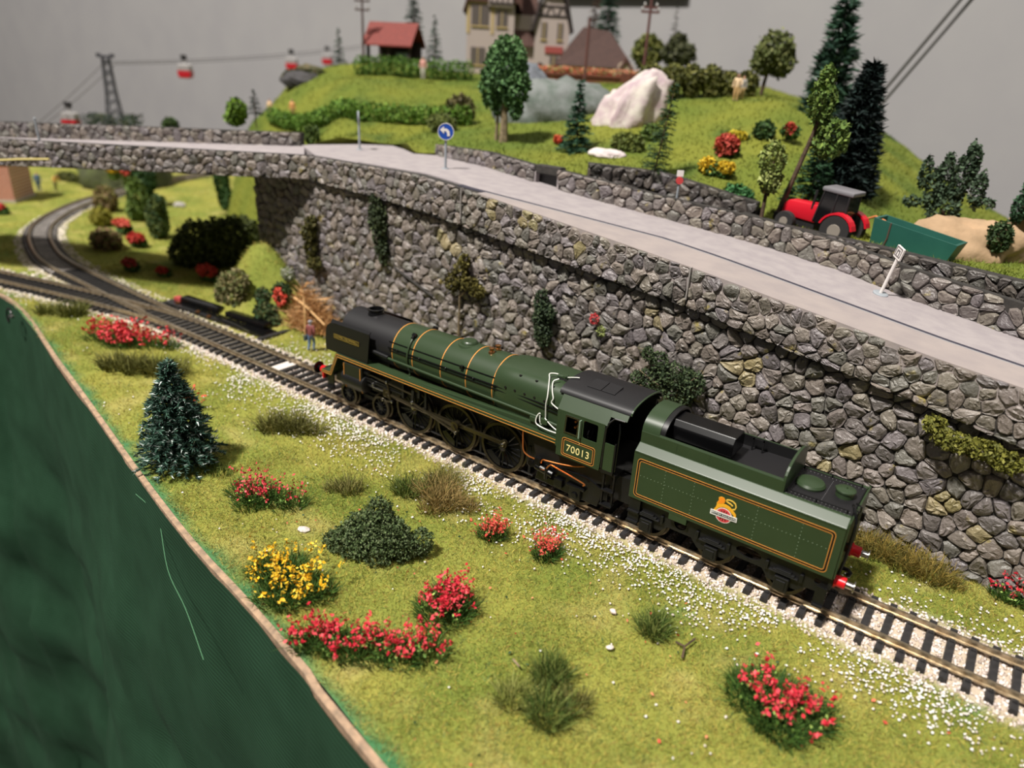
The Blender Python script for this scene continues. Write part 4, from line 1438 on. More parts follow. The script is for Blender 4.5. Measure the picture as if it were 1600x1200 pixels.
B('bunker_plate', lambda m: m.prism(rp, 'X', 251.8, 252.8), M['loco_green'], te, bevel=.15)
B('bulkhead', lambda m: m.prism([(-12.4, 24)] + [(y * .95, z - .8) for y, z in ha] + [(12.4, 24)], 'X', 198.4, 199.2), M['black'], te)
for sgn in (-1, 1):
    B('bunker_lining', lambda m: m.bb((199.4, sgn * 12.3, 42), (251.6, sgn * 12.1, 46.6)), M['black'], te)
B('bunker_floor', lambda m: m.prism([(200, 41.4), (252, 41.4), (252, 42.6), (228, 42.2), (206, 44.0), (200, 44.6)], 'Y', -12.4, 12.4), M['roof_black'], te)
tp = [(-6.2, 44.5), (-6.2, 49.6), (-4.4, 52.0), (4.4, 52.0), (6.2, 49.6), (6.2, 44.5)]
B('tunnel_cover', lambda m: m.prism([(y - .5, z) for y, z in tp], 'X', 203.5, 231.0), M['gloss_black'], te, bevel=.3)
B('bunker_ladder', lambda m: [m.box((235.5, 9.6, 47.2), (5, .6, .6)), m.box((233.5, 9.6, 45), (.6, .6, 5)), m.box((237.5, 9.6, 45), (.6, .6, 5))], M['black'], te)
B('water_dome', lambda m: m.lathe((258.6, 0, 41.3), 'Z', [(5.0, 0), (5.2, .9), (4.6, 1.7), (2.5, 2.2), (.1, 2.3)], 30), M['loco_green'], te, smooth=True)
fl = B('water_filler', lambda m: m.lathe((270.2, 0.5, 41.3), 'Z', [(3.1, 0), (3.1, 2.2), (3.4, 2.3), (3.4, 2.9), (2.8, 3.3), (.1, 3.5)], 26), M['loco_green'], te, smooth=True)
B('filler_handle', lambda m: [m.box((267.2, 1.2, 43.6), (1.4, 1.0, .6)), m.tube([(270.4, .4, 44.6), (270.4, .4, 45.2)], .3, 6)], M['loco_green'], fl)


for y_ in (-10.8, 10.8):
    B('deck_rail', lambda m: [m.tube([(253.5, y_, 42.6), (274, y_, 42.6)], .25, 6)] + [m.tube([(x_, y_, 41.2), (x_, y_, 42.9)], .3, 6) for x_ in (253.5, 263.5, 273.8)], M['gloss_black'], te, smooth=True)
B('deck_rivets', lambda m: [m.ball((x_, y_, 41.55), .16, 5, 3) for y_ in (-11.6, -9.8, 9.8) for x_ in np.arange(253.5, 275, 1.3)] + [m.ball((x_, y_, 41.55), .16, 5, 3) for x_ in (254, 264.6) for y_ in np.arange(-9, 9.1, 1.3)], mat('rivet_grey', (120, 118, 120), .35), te)
B('end_plate', lambda m: m.bb((T1, -15.6, 18), (T1 + .6, 15.6, 40.8)), M['loco_green'], te)
B('ladder', lambda m: [m.tube([(T1 + 1.2, -5, 20), (T1 + 1.4, -5, 42.4), (T1 - .6, -5, 43.2)], .4, 6), m.tube([(T1 + 1.2, -9, 20), (T1 + 1.4, -9, 42.4), (T1 - .6, -9, 43.2)], .4, 6)] + [m.tube([(T1 + 1.2, -9, z_), (T1 + 1.2, -5, z_)], .28, 6) for z_ in (23, 27, 31, 35, 39)], M['gloss_black'], te)
for yy in (-12.5, 11):
    B('lamp_bracket', lambda m: m.box((T1 + 1.2, yy, 30), (1.2, 1.2, 3)), M['gloss_black'], te)
B('tail_pipe', lambda m: m.tube(smooth3([(T1 + 1, -13.5, 19), (T1 + 2, -13.4, 30), (T1 + 1.8, -12.6, 40), (T1, -10.6, 43.6), (T1 - 1, -8, 43.8)]), .5, 7), M['gloss_black'], te, smooth=True)
LX0, LX1, LZ0, LZ1 = 198.6, 273.1, 19.3, 36.4
B('panel_lining', lambda m: [plate(m, rrect(LX0, LZ0, LX1, LZ1, 1.6), [rrect(LX0 + .22, LZ0 + .22, LX1 - .22, LZ1 - .22, 1.4)], 'Y', -16.36, .12), plate(m, rrect(LX0 + .95, LZ0 + .95, LX1 - .95, LZ1 - .95, 1.0), [rrect(LX0 + 1.17, LZ0 + 1.17, LX1 - 1.17, LZ1 - 1.17, .8)], 'Y', -16.36, .12)], M['orange_line'], tank)
B('panel_black_line', lambda m: plate(m, rrect(LX0 + .24, LZ0 + .24, LX1 - .24, LZ1 - .24, 1.4), [rrect(LX0 + .93, LZ0 + .95, LX1 - .95, LZ1 - .95, 1.0)], 'Y', -16.34, .1), M['black'], tank)
B('rivets', lambda m: [m.ball((x_, -16.33, 29.0), .16, 5, 3) for x_ in np.arange(200.6, 272, 1.5) if not 229 < x_ < 241] + [m.ball((x_, -16.33, z_), .16, 5, 3) for x_ in (210.6, 222.4, 246.6, 262.2) for z_ in np.arange(21.2, 35.5, 1.5)], mat('rivet_green', (120, 138, 110), .35), tank)

# emblem: lion over wheel with lettered band
EY = -16.36
em = B('emblem_wheel', lambda m: plate(m, circ(*(235.16, 26.03), 3.15, n=28), [], 'Y', EY, .1), mat('emblem_white', (236, 226, 214), .5), tank)
wc = (235.16, 26.03)
B('wheel_red', lambda m: plate(m, circ(wc[0], wc[1], 2.85, n=28), [circ(wc[0], wc[1], .55, n=12)], 'Y', EY - .06, .1), mat('emblem_red', (206, 66, 72), .5), em)
B('wheel_spokes', lambda m: [m.prism([(wc[0] + 1.1 * math.cos(a_ - .09), wc[1] + 1.1 * math.sin(a_ - .09)), (wc[0] + 2.15 * math.cos(a_ - .11), wc[1] + 2.15 * math.sin(a_ - .11)), (wc[0] + 2.15 * math.cos(a_ + .11), wc[1] + 2.15 * math.sin(a_ + .11)), (wc[0] + 1.1 * math.cos(a_ + .09), wc[1] + 1.1 * math.sin(a_ + .09))], 'Y', EY - .2, EY) for a_ in [2 * math.pi * k / 12 for k in range(12)]], mat('emblem_dark', (70, 34, 30), .5), em)
lion = [(231.17, 27.10), (231.80, 28.52), (232.01, 29.80), (231.86, 30.26), (232.20, 31.11), (232.44, 31.65), (232.24, 32.78), (233.06, 33.36), (234.13, 33.34), (234.73, 32.57), (234.75, 31.45), (234.36, 30.84), (235.34, 30.89), (236.61, 30.62), (237.81, 29.86), (238.54, 29.23), (239.54, 28.29), (239.70, 27.23), (238.86, 27.10), (238.84, 27.59), (238.07, 28.06), (237.08, 28.89), (236.06, 29.47), (234.52, 29.52), (233.13, 28.72), (232.43, 27.85), (232.08, 26.98)]
B('emblem_lion', lambda m: plate(m, lion, [], 'Y', EY - .08, .14), mat('emblem_yellow', (236, 172, 40), .5), em)
B('lion_mane', lambda m: plate(m, [(232.31, 32.38), (233.07, 33.26), (234.11, 33.30), (234.67, 32.54), (234.66, 31.46), (233.84, 30.75), (232.68, 30.36), (232.07, 30.32), (232.49, 31.38)], [], 'Y', EY - .16, .06), mat('emblem_orange', (240, 140, 30), .5), em)
tail = [(237.97, 29.84), (238.74, 30.15), (239.04, 31.36), (238.61, 32.46), (237.58, 33.13), (236.27, 33.24), (235.21, 32.86), (235.26, 32.19), (236.22, 31.92), (236.94, 31.72), (237.78, 31.23)]
B('lion_tail', lambda m: ribbon(m, tail, .42, EY - .02, .14), mat('emblem_gold', (232, 190, 80), .5), em)
band = [(230.16, 27.04), (240.20, 27.20), (240.34, 25.25), (230.15, 24.90)]
B('emblem_band', lambda m: plate(m, band, [], 'Y', EY - .2, .1), mat('band_white', (226, 224, 218), .5), em)
ib = [(230.58, 26.59), (239.84, 26.71), (239.92, 25.63), (230.68, 25.46)]
B('band_field', lambda m: plate(m, ib, [], 'Y', EY - .27, .08), M['black'], em)
vs_, fs_ = text_mesh('BRITISH RAILWAYS', 1.05, .08)
bx = [(p[0]) for p in vs_]
sc_ = (ib[1][0] - ib[0][0] - .3) / (max(bx) - min(bx))
cxm = ((ib[0][0] + ib[2][0]) / 2, (ib[0][1] + ib[2][1]) / 2)
mb = MB(); mb.add([(cxm[0] + p[0] * sc_, EY - .34 - p[2], cxm[1] + p[1] * .95 - .02) for p in vs_], fs_)
mb.build('band_lettering', mat('letter_white', (232, 232, 228), .5), em)

# tender underframe
def tframe(m):
    out = [(198, 17.6), (198, 12), (200, 6.5), (211, 6.5), (214, 9.5), (224, 9.5), (227, 6.2), (238, 6.2), (241, 9.5), (252, 9.5), (254.5, 6.2), (265, 6.2), (268, 9), (275, 9.5), (275.6, 17.6)]
    plate(m, out, [circ(219, 13.2, 2.6, 2.4), circ(246.3, 13.2, 4.8, 2.2), circ(271, 13.4, 1.2, 1.2)], 'Y', -13.6, .8)
    plate(m, out, [circ(219, 13.2, 2.6, 2.4), circ(246.3, 13.2, 4.8, 2.2)], 'Y', 13.6, .8)
    m.bb((199, -7, 11), (275, 7, 17.8))
    m.bb((274.6, -14.8, 12.4), (275.8, 14.8, 17.8))
    m.bb((190.5, -10, 13.5), (199, 10, 16.5))


uf = B('underframe', tframe, M['frame_black'], te)
for xa in (205.4, 232.7, 259.8):
    B('axlebox', lambda m: [m.box((xa, -14.9, 7.2), (5.2, 2.2, 5.6)), m.box((xa, -15.3, 7.2), (3.4, 2.2, 3.4)), m.box((xa, -14.8, 11.2), (10.5, 1.4, .6)), m.box((xa, -14.8, 11.9), (8.0, 1.4, .6)), m.box((xa, -14.8, 12.6), (5.4, 1.4, .6)), m.box((xa - 6.2, -14.6, 12.4), (1.2, 1.2, 3.4)), m.box((xa + 6.2, -14.6, 12.4), (1.2, 1.2, 3.4))], M['black'], uf, bevel=.2)
    for sd in (-1, 1):
        wheel(xa, 7.2, 10, te, side=sd)
    B('axle', lambda m: m.tube([(xa, -8.6, 7.2), (xa, 8.6, 7.2)], 1.2, 8), M['frame_black'], te)
B('tank_support', lambda m: m.bb((214.5, -16.2, 15.2), (221.8, -14.2, 17.9)), M['loco_green'], te)
B('steps', lambda m: [m.bb((197.2, -15.8, 7), (202, -15.2, 17.8)), m.bb((197.2, -17, 7), (202, -14.6, 7.6)), m.bb((197.2, -17, 11.6), (202, -14.8, 12.2))], M['black'], te)
B('step', lambda m: [m.bb((271.4, -16, 5), (275, -15.4, 13)), m.bb((271.4, -17, 5), (275, -15, 5.6))], M['black'], te)
B('drag_box', lambda m: m.bb((186, -12, 11), (199, 12, 22.5)), M['frame_black'], te)
B('fall_plate', lambda m: m.box((192.5, 0, 24.0), (6.5, 18, .5), ry=.06), M['frame_black'], te)
B('drawbar', lambda m: m.bb((184, -2, 11), (199, 2, 12)), M['frame_black'], te)
for sgn in (-1, 1):
    bu = B('buffer', lambda m: m.lathe((0, sgn * 11.45, 15.2), 'X', [(2.7, T1 + .4), (2.7, T1 + 1.0), (2.1, T1 + 1.1), (2.1, T1 + 3.9), (1.8, T1 + 4.1)], 18), M['red'], te, smooth=True)
    B('buffer_head', lambda m: m.lathe((0, sgn * 11.45, 15.2), 'X', [(1.25, T1 + 4.0), (1.25, T1 + 6.4), (2.2, T1 + 6.6), (2.2, T1 + 6.9)], 18), M['steel'], bu, smooth=True)
B('coupling_hook', lambda m: [m.tube([(T1 + .5, 0, 13.5), (T1 + 2.5, 0, 13.5), (T1 + 3.6, 0, 12.6), (T1 + 3.2, 0, 11.4), (T1 + 2.2, 0, 11.4)], .8, 8), m.bb((T1, -3, 11), (T1 + .8, 3, 16.5))], M['gloss_black'], te)

# ================================================================== hill behind the road
HILL = [(-152, 112, 111), (-140, 152, 111), (-118, 170, 112), (-76, 146, 112), (-59, 155, 113), (4, 135, 116), (45, 129, 114), (62, 160, 114),
        (105, 182, 112.5), (165, 185, 103), (190, 167, 99), (232, 160, 98), (300, 147, 92), (430, 128, 79),
        (-222.2, 159.7, 111.1), (-143.5, 153.0, 119.6), (-89.8, 167.8, 121.3), (-37.2, 178.7, 122.3),
        (-349.0, 223.9, 110.6), (-193.7, 198.6, 120.8), (-95.7, 203.3, 125.2), (-33.1, 192.3, 122.2),
        (-260.1, 228.1, 138.0), (-193.1, 268.9, 138.1), (-115.8, 259.1, 130.6),
        (-323.3, 270.2, 149.7), (-252.8, 322.1, 153.2), (-188.6, 346.3, 151.3), (-312.7, 307.9, 155.9),
        (-385.3, 273.4, 137.6), (-384.5, 259.1, 130.0), (-404.3, 279.4, 136.5), (-376.9, 249.2, 119.2), (-393.4, 220.0, 99.5),
        (-337.6, 378.7, 170.3), (-284.6, 450.5, 159.4), (-183.1, 486.1, 166.6), (-275.6, 525.9, 163.0), (-107.8, 484.3, 164.0), (-222.3, 590.4, 162.7), (-24.5, 382.3, 164.0),
        (26.2, 199.6, 120.1), (64.8, 188.6, 123.6), (100.1, 178.5, 120.8),
        (-89.4, 326.0, 145.2), (-37.6, 327.2, 153.8), (-33.1, 220.3, 124.3), (-11.7, 223.1, 126.2),
        (34.9, 325.3, 154.7), (79.6, 345.7, 158.7), (127.0, 353.1, 160.0), (38.1, 453.8, 164.8), (134.9, 382.0, 153.5),
        (96.5, 251.1, 135.5), (139.3, 255.6, 137.4), (138.1, 189.4, 115.9), (115.8, 173.7, 116.2), (167.8, 186.5, 109.1),
        (172.7, 261.0, 128.6), (201.8, 233.9, 114.8), (222.6, 255.1, 102.1), (240.8, 248.7, 91.5),
        (290.0, 151.9, 96.2), (300.3, 152.1, 95.3), (270.8, 190.3, 93.1), (284.6, 239.9, 92.1), (430, 260, 80), (420, 400, 78), (280, 420, 84),
        (-520, 300, -4), (-470, 262, -4), (-420, 215, -4), (-380, 180, -2), (-330, 165, 0), (-280, 160, 4), (-240, 158, 15), (-215, 150, 45), (-190, 140, 80), (-176, 126, 100), (-480, 420, 60), (-400, 440, 110), (-440, 260, 40), (-230, 620, 172), (0, 640, 165)]
HP = np.array(HILL)


def tps(r2):
    return np.where(r2 > 0, r2 * np.log(r2 + 1e-9) * .5, 0)


_c = HP[:, :2] / 100
_n = len(_c)
_d2 = ((_c[:, None] - _c[None]) ** 2).sum(-1)
_K = np.zeros((_n + 3, _n + 3))
_K[:_n, :_n] = tps(_d2) + .035 * np.eye(_n)
_K[:_n, _n:] = np.concatenate([np.ones((_n, 1)), _c], 1)
_K[_n:, :_n] = _K[:_n, _n:].T
_w = np.linalg.solve(_K, np.concatenate([HP[:, 2], np.zeros(3)]))


def hz(x, y):
    x = np.asarray(x, float); y = np.asarray(y, float)
    p = np.stack([x.ravel(), y.ravel()], 1) / 100
    d2 = ((p[:, None] - _c[None]) ** 2).sum(-1)
    z = tps(d2) @ _w[:_n] + _w[_n] + p @ _w[_n + 1:]
    return z.reshape(x.shape)


HN = [(-520, 300), (-470, 262), (-420, 215), (-380, 180), (-330, 165), (-280, 160), (-240, 158), (-215, 150), (-190, 140), (-176, 126), (-152, 113), (-140, 152), (-118, 169), (-76, 145), (-59, 154), (4, 134), (45, 128), (62, 152), (75, 165), (105, 180), (165, 184), (172, 170), (190, 165), (232, 158), (300, 144), (430, 126)]
HF = [(-520, 470), (-420, 500), (-340, 560), (-260, 640), (0, 660), (140, 560), (220, 460), (300, 430), (430, 420)]
xs = np.arange(-520, 431, 5.0)
vv = np.linspace(0, 1, 80) ** 1.2
X = np.repeat(xs[:, None], len(vv), 1)
Yn = lerp_path(HN, xs)[:, None]
Yf = lerp_path(HF, xs)[:, None]
Yh = Yn + (Yf - Yn) * vv[None]
Zh = np.clip(hz(X, Yh), -4, 178) + 1.2 * fbm(X, Yh, 18, 6)
ZB = np.where(vv[None] == 1.0, -10, Zh)
hv = np.stack([X, Yh, Zh], -1).reshape(-1, 3)
n2 = len(vv)
ii, jj = np.meshgrid(np.arange(len(xs) - 1), np.arange(n2 - 1), indexing='ij')
a = (ii * n2 + jj).ravel()
hf = np.stack([a, a + n2, a + n2 + 1, a + 1], 1)
# skirt down to the baseboard
def skirt(idx):
    global hv, hf
    b = len(hv)
    low = hv[idx].copy(); low[:, 2] = -6
    hv = np.concatenate([hv, low])
    q_ = np.arange(len(idx) - 1)
    hf = np.concatenate([hf, np.stack([idx[q_], idx[q_ + 1], b + q_ + 1, b + q_], 1)])


skirt(np.arange(len(xs)) * n2); skirt(np.arange(len(xs)) * n2 + n2 - 1); skirt(np.arange(n2)); skirt((len(xs) - 1) * n2 + np.arange(n2))


def hill_cols(x, y):
    t = np.clip(.5 + .9 * fbm(x, y, 40, 15), 0, 1)[:, None]
    c = np.array(lin((118, 122, 46))) * (1 - t) + np.array(lin((90, 106, 40))) * t
    t = np.clip(2.2 * fbm(x, y, 30, 18) - .6, 0, 1)[:, None]
    return c * (1 - t) + np.array(lin((68, 88, 36))) * t


hill = tinted('hillside', hv, hf, hill_cols(hv[:, 0], hv[:, 1]), M['ground'], smooth=True)
tag(hill, 'bright green grassy hillside rising behind the road', 'hill', kind='structure')
n = 52000
x = RNG.uniform(-520, 430, n)
yn, yf = lerp_path(HN, x), lerp_path(HF, x)
y = yn + 2 + (yf - yn - 4) * RNG.uniform(0, 1, n) ** 1.3
z = np.interp(0, [0], [0]) + np.clip(hz(x, y), -4, 178) + 1.2 * fbm(x, y, 18, 6)
d = RNG.normal(0, .6, (n, 3)); d[:, 2] = RNG.uniform(.5, 1, n)
v, f, c = tri_arrays(np.stack([x, y, z - .3], 1), d, RNG.uniform(2.2, 4.0, n), RNG.uniform(.5, .8, n), hill_cols(x, y) * RNG.uniform(.7, 1.4, (n, 1)))
tag(tinted('hill_grass', v, f, c, M['leaf'], kind='stuff'), 'bright green flock grass covering the hillside', 'grass')


def hpt(x, y):
    return float(np.clip(hz(np.array([x]), np.array([y])), -4, 178)[0])


# ------------------------------------------------------------------ plant builders
G_DARK = [(34, 56, 40), (42, 66, 48), (28, 46, 36)]
G_MID = [(62, 92, 44), (78, 108, 52), (52, 80, 40)]
G_OLIVE = [(96, 104, 48), (112, 116, 58), (80, 90, 42), (124, 124, 66)]
G_LIGHT = [(110, 136, 52), (128, 150, 60), (96, 122, 46)]


def conifer(name, label, loc, h, r, cols, group=None, levels=16, per=13, needles=16, droop=.25, lean=(0, 0), bare=.06, nl=None, tips=None, cat='tree', power=.85, nw=.09):
    t_ = thing(name, label, cat, loc, group, rx=lean[0], ry=lean[1])
    B('trunk', lambda m: m.tube([(0, 0, -1 if group is None else -11), (0, 0, h * .6), (0, 0, h * .97)], max(.6, r * .07), 7, r1=.2), M['trunk'], t_)
    roots, dirs, lens, cc = [], [], [], []
    tw = []
    for i in range(levels):
        f_ = i / (levels - 1)
        z_ = h * (bare + (1 - bare) * f_ ** .95)
        rr = r * max(.05, (1 - f_)) ** power
        k_ = max(4, int(per * (.4 + .6 * rr / r)))
        for k in range(k_):
            a_ = 2 * math.pi * (k + random.random()) / k_
            L_ = rr * random.uniform(.78, 1.1)
            base = np.array([0, 0, z_ + random.uniform(-.5, .5) * h / levels])
            out = np.array([math.cos(a_), math.sin(a_), 0])
            ns = max(3, int(needles * (.35 + .65 * rr / r)))
            tt = np.linspace(.12, 1, ns)
            pts_ = base + out * (tt[:, None] * L_) + np.array([0, 0, 1]) * ((.18 * tt - droop * tt ** 2)[:, None] * L_)
            for rep in range(3):
                side = np.cross(out, [0, 0, 1])
                dd = out * .75 + np.outer(np.full(ns, 1), side * random.choice((-1, 1)) * random.uniform(.2, 1.0)) + np.array([0, 0, 1]) * RNG.uniform(-.35, .6, (ns, 1)) + RNG.normal(0, .25, (ns, 3))
                roots.append(pts_); dirs.append(dd)
                lens.append(RNG.uniform(.8, 1.25, ns) * (nl or r * .24))
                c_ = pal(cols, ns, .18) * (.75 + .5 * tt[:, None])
                if tips is not None:
                    mk = RNG.uniform(0, 1, ns) < .12 * tt
                    c_[mk] = lin(tips)
                cc.append(c_)
    R_ = np.concatenate(roots); D_ = np.concatenate(dirs); L_ = np.concatenate(lens); C_ = np.concatenate(cc)
    v_, f_, c_ = tri_arrays(R_, D_, L_, np.maximum(.3, L_ * .32), C_)
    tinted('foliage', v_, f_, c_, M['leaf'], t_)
    return t_


def blob_points(blobs, n):
    """points inside a union of ellipsoids, biased to the surface. blobs: (x,y,z,rx,ry,rz)"""
    w = np.array([b[3] * b[4] * b[5] for b in blobs]) ** (2 / 3)
    idx = RNG.choice(len(blobs), n, p=w / w.sum())
    d = RNG.normal(0, 1, (n, 3)); d /= np.linalg.norm(d, axis=1, keepdims=True)
    rad = RNG.uniform(.55, 1.0, (n, 1)) ** .5
    b = np.array(blobs)[idx]
    wob = 1 + .16 * np.sin(d[:, :1] * 9 + idx[:, None]) * np.cos(d[:, 1:2] * 8 + d[:, 2:] * 7)
    return b[:, :3] + d * b[:, 3:] * rad * wob


def leafy(name, label, loc, blobs, cols, leaf, n, trunk=None, group=None, trunk_mat='trunk', cat='tree', core=None, fl=None, rz=0, flname='flowers'):
    t_ = thing(name, label, cat, loc, group, rz=rz)
    if trunk:
        for tr in trunk:
            B('trunk' if cat == 'tree' else 'stem', lambda m: m.tube(tr[:-2], tr[-2], 7, r1=tr[-1]), M[trunk_mat], t_, smooth=True)
    p_ = blob_points(blobs, n)
    c_ = pal(cols, n, .2)
    zc = p_[:, 2]
    v_, f_, cc = leaf_arrays(p_, RNG.uniform(.7, 1.3, n) * leaf, c_)
    tinted('foliage', v_, f_, cc, M['leaf'], t_)
    if fl:
        fc, fn, fs_, fb = fl
        p_ = blob_points(fb, fn)
        v_, f_, cc = leaf_arrays(p_, RNG.uniform(.7, 1.3, fn) * fs_, pal(fc, fn, .1))
        tinted(flname, v_, f_, cc, M['leaf'], t_)
    return t_


def tuft_arrays(cx, cy, cz, rad, h, n, cols, w=.28, spread=.55):
    a_ = RNG.uniform(0, 6.283, n)
    rr = rad * np.sqrt(RNG.uniform(0, 1, n))
    root = np.stack([cx + rr * np.cos(a_), cy + rr * np.sin(a_), np.full(n, cz)], 1)
    d = np.stack([np.cos(a_) * spread * rr / rad, np.sin(a_) * spread * rr / rad, np.ones(n)], 1) + RNG.normal(0, .22, (n, 3))
    b_ = RNG.normal(0, .18, (n, 3)); b_[:, 2] = -abs(b_[:, 2])
    return blade_arrays(root, d, RNG.uniform(.6, 1.1, n) * h, RNG.uniform(.7, 1.3, n) * w, pal(cols, n, .2), b_)


# ------------------------------------------------------------------ buildings
def house(loc, rz):
    t_ = thing('half_timbered_house', 'cream half timbered villa with big brown mansard roof on the hilltop', 'house', loc, rz=rz)
    cw = mat('house_cream', (168, 154, 148), .8); cy = mat('house_yellow', (176, 154, 106), .8)
    rfm = mat('roof_brown', (80, 50, 40), .75, rgb2=(68, 42, 35), scale=30); tim = mat('timber_dark', (44, 34, 32), .7); win = mat('house_window', (92, 84, 80), .4)
    red = mat('house_red', (150, 70, 64), .7)
    B('wall', lambda m: [m.bb((-57, 0, -14), (-4, 70, 72))], cw, t_)
    B('wall', lambda m: m.bb((-4, 12, -14), (24, 70, 62)), cw, t_)
    B('wall', lambda m: m.prism([(20, -14), (58, -14), (58, 48), (50, 76), (44, 84), (33, 84), (27, 76), (20, 48)], 'Y', -8, 66), cw, t_)
    B('corner_band', lambda m: [m.bb((-57.6, -.6, 40), (-54, 0, 74)), m.bb((-30, -.6, 40), (-27, 0, 74)), m.bb((-57.6, -.6, 70), (-27, 0, 74))], cy, t_)
    B('roof', lambda m: [m.prism([(-62, 62), (-57, 78), (-44, 98), (4, 100), (4, 64), (0, 72), (-57, 72), (-61, 60)], 'Y', -3, 74), m.prism([(8, 30), (16, 34), (60, 108), (56, 112)], 'X', -6, 22) if False else m.add([(-8, 6, 30), (22, 6, 30), (22, 34, 108), (-8, 34, 108), (-8, 74, 66), (22, 74, 66)], [(0, 1, 2, 3), (3, 2, 5, 4), (0, 3, 4), (1, 5, 2)])], rfm, t_)
    B('gable_roof', lambda m: [m.prism([(15, 46), (18, 46), (26, 76), (33, 88), (45, 88), (52, 76), (60, 46), (63, 46), (54, 80), (46, 92), (32, 92), (24, 80)], 'Y', -11, 70)], tim, t_)
    B('half_hip', lambda m: m.add([(31, -12, 82), (47, -12, 82), (45, 8, 100), (33, 8, 100), (33, 68, 100), (45, 68, 100), (52, 68, 80), (26, 68, 80), (26, -9, 80), (52, -9, 80)], [(0, 1, 2, 3), (2, 5, 4, 3), (1, 9, 6, 5, 2), (0, 3, 4, 7, 8)]), rfm, t_)
    B('timber_frame', lambda m: [m.bb((21, -8.6, 60), (57, -7.8, 62.5)), m.bb((23, -8.6, 70), (55, -7.8, 72))] + [m.box((26 + k * 6.5, -8.3, 66), (1.6, .8, 9), ry=(.5 if k % 2 else -.5)) for k in range(5)], tim, t_)
    for (x0, z0, w_, h_, y0) in ((-52, 48, 19, 20, -.4), (-24, 48, 12, 16, -.4), (26.5, 38, 6, 17, -8.4), (44.5, 38, 6, 17, -8.4), (38, 8, 9, 13, -8.4), (-52, 8, 16, 18, -.4), (-24, 8, 14, 18, -.4)):
        wn = B('window', lambda m: m.bb((x0, y0 - .5, z0), (x0 + w_, y0 + .4, z0 + h_)), win, t_)
        B('glazing_bar', lambda m: [m.bb((x0 + w_ / 2 - .5, y0 - .9, z0), (x0 + w_ / 2 + .5, y0 - .4, z0 + h_)), m.bb((x0 - .8, y0 - .9, z0 - 1.4), (x0 + w_ + .8, y0 - .4, z0))], cy, wn)
    B('arch_door', lambda m: plate(m, [(22, -12), (33, -12), (33, 6), (31, 12), (27.5, 14.5), (24, 12), (22, 6)], [], 'Y', -8.3, .8), tim, t_)
    B('shop_sign', lambda m: m.bb((32, -9.4, 24), (52, -8, 31)), red, t_)
    B('dormer', lambda m: [m.prism([(-34, 68), (-6, 68), (-8, 82), (-20, 88), (-32, 82)], 'Y', -4, 20)], cw, t_)
    B('dormer_timber', lambda m: [m.bb((-33, -4.8, 70), (-7, -4, 72))] + [m.bb((-31 + k * 6, -4.8, 72), (-29.6 + k * 6, -4, 80)) for k in range(5)], tim, t_)
    B('chimney', lambda m: m.bb((-2, 30, 94), (8, 40, 118)), red, t_)
    return t_


HR = math.radians(37)
house((-234.0, 476.1, 165.2), HR)
bn = thing('barn', 'low building with dark brown hipped roof beside the villa', 'building', (-143.6, 501.2, 167.7), rz=HR)
B('wall', lambda m: m.bb((-36, 4, -16), (36, 50, 14)), mat('barn_cream', (190, 174, 158), .8), bn)
B('roof', lambda m: m.add([(-44, -4, 10), (44, -4, 10), (44, 58, 10), (-44, 58, 10), (-14, 22, 50), (16, 22, 47)], [(0, 1, 5, 4), (1, 2, 5), (2, 3, 4, 5), (3, 0, 4), (0, 3, 2, 1)]), mat('barn_roof', (72, 48, 41), .75, rgb2=(62, 40, 35), scale=30), bn)
B('gable', lambda m: m.prism([(22, 2), (44, 2), (40, 14), (33, 19), (26, 14)], 'Y', -8, 4), mat('barn_gable', (176, 160, 140), .8), bn)
B('gable_cap', lambda m: m.prism([(20, 2), (24, 2), (33, 17), (42, 2), (46, 2), (33, 22)], 'Y', -10, 6), mat('gable_brown', (80, 52, 46), .75), bn)
fe = thing('planter_fence', 'long brown wooden fence box with red flowers in front of the villa', 'fence', (-103.3, 422.8, 156.0), rz=HR)
wd = mat('fence_brown', (112, 62, 42), .75, rgb2=(92, 50, 36), scale=20)
for k in range(11):
    B('board', lambda m: m.box((-52 + k * 10.4, 0, 6), (10, 3, 15)), wd, fe)
B('top_rail', lambda m: m.box((0, -1.6, 13), (116, 2, 2.5)), wd, fe)
p_ = np.stack([RNG.uniform(-54, 54, 1500), RNG.uniform(-2, 5, 1500), RNG.uniform(12, 20, 1500)], 1)
v, f, c = leaf_arrays(p_, RNG.uniform(1.6, 3, 1500), pal([(206, 120, 100), (200, 90, 74), (150, 160, 90), (196, 180, 140), (214, 140, 110)], 1500))
tinted('flowers', v, f, c, M['leaf'], fe)
fe2 = thing('wooden_crate_fence', 'short brown fence panel right of the long planter fence', 'fence', (-53.4, 426.2, 159.1), rz=HR)
for k in range(3):
    B('board', lambda m: m.box((-9 + k * 9, 0, 6), (8.6, 3, 16)), wd, fe2)

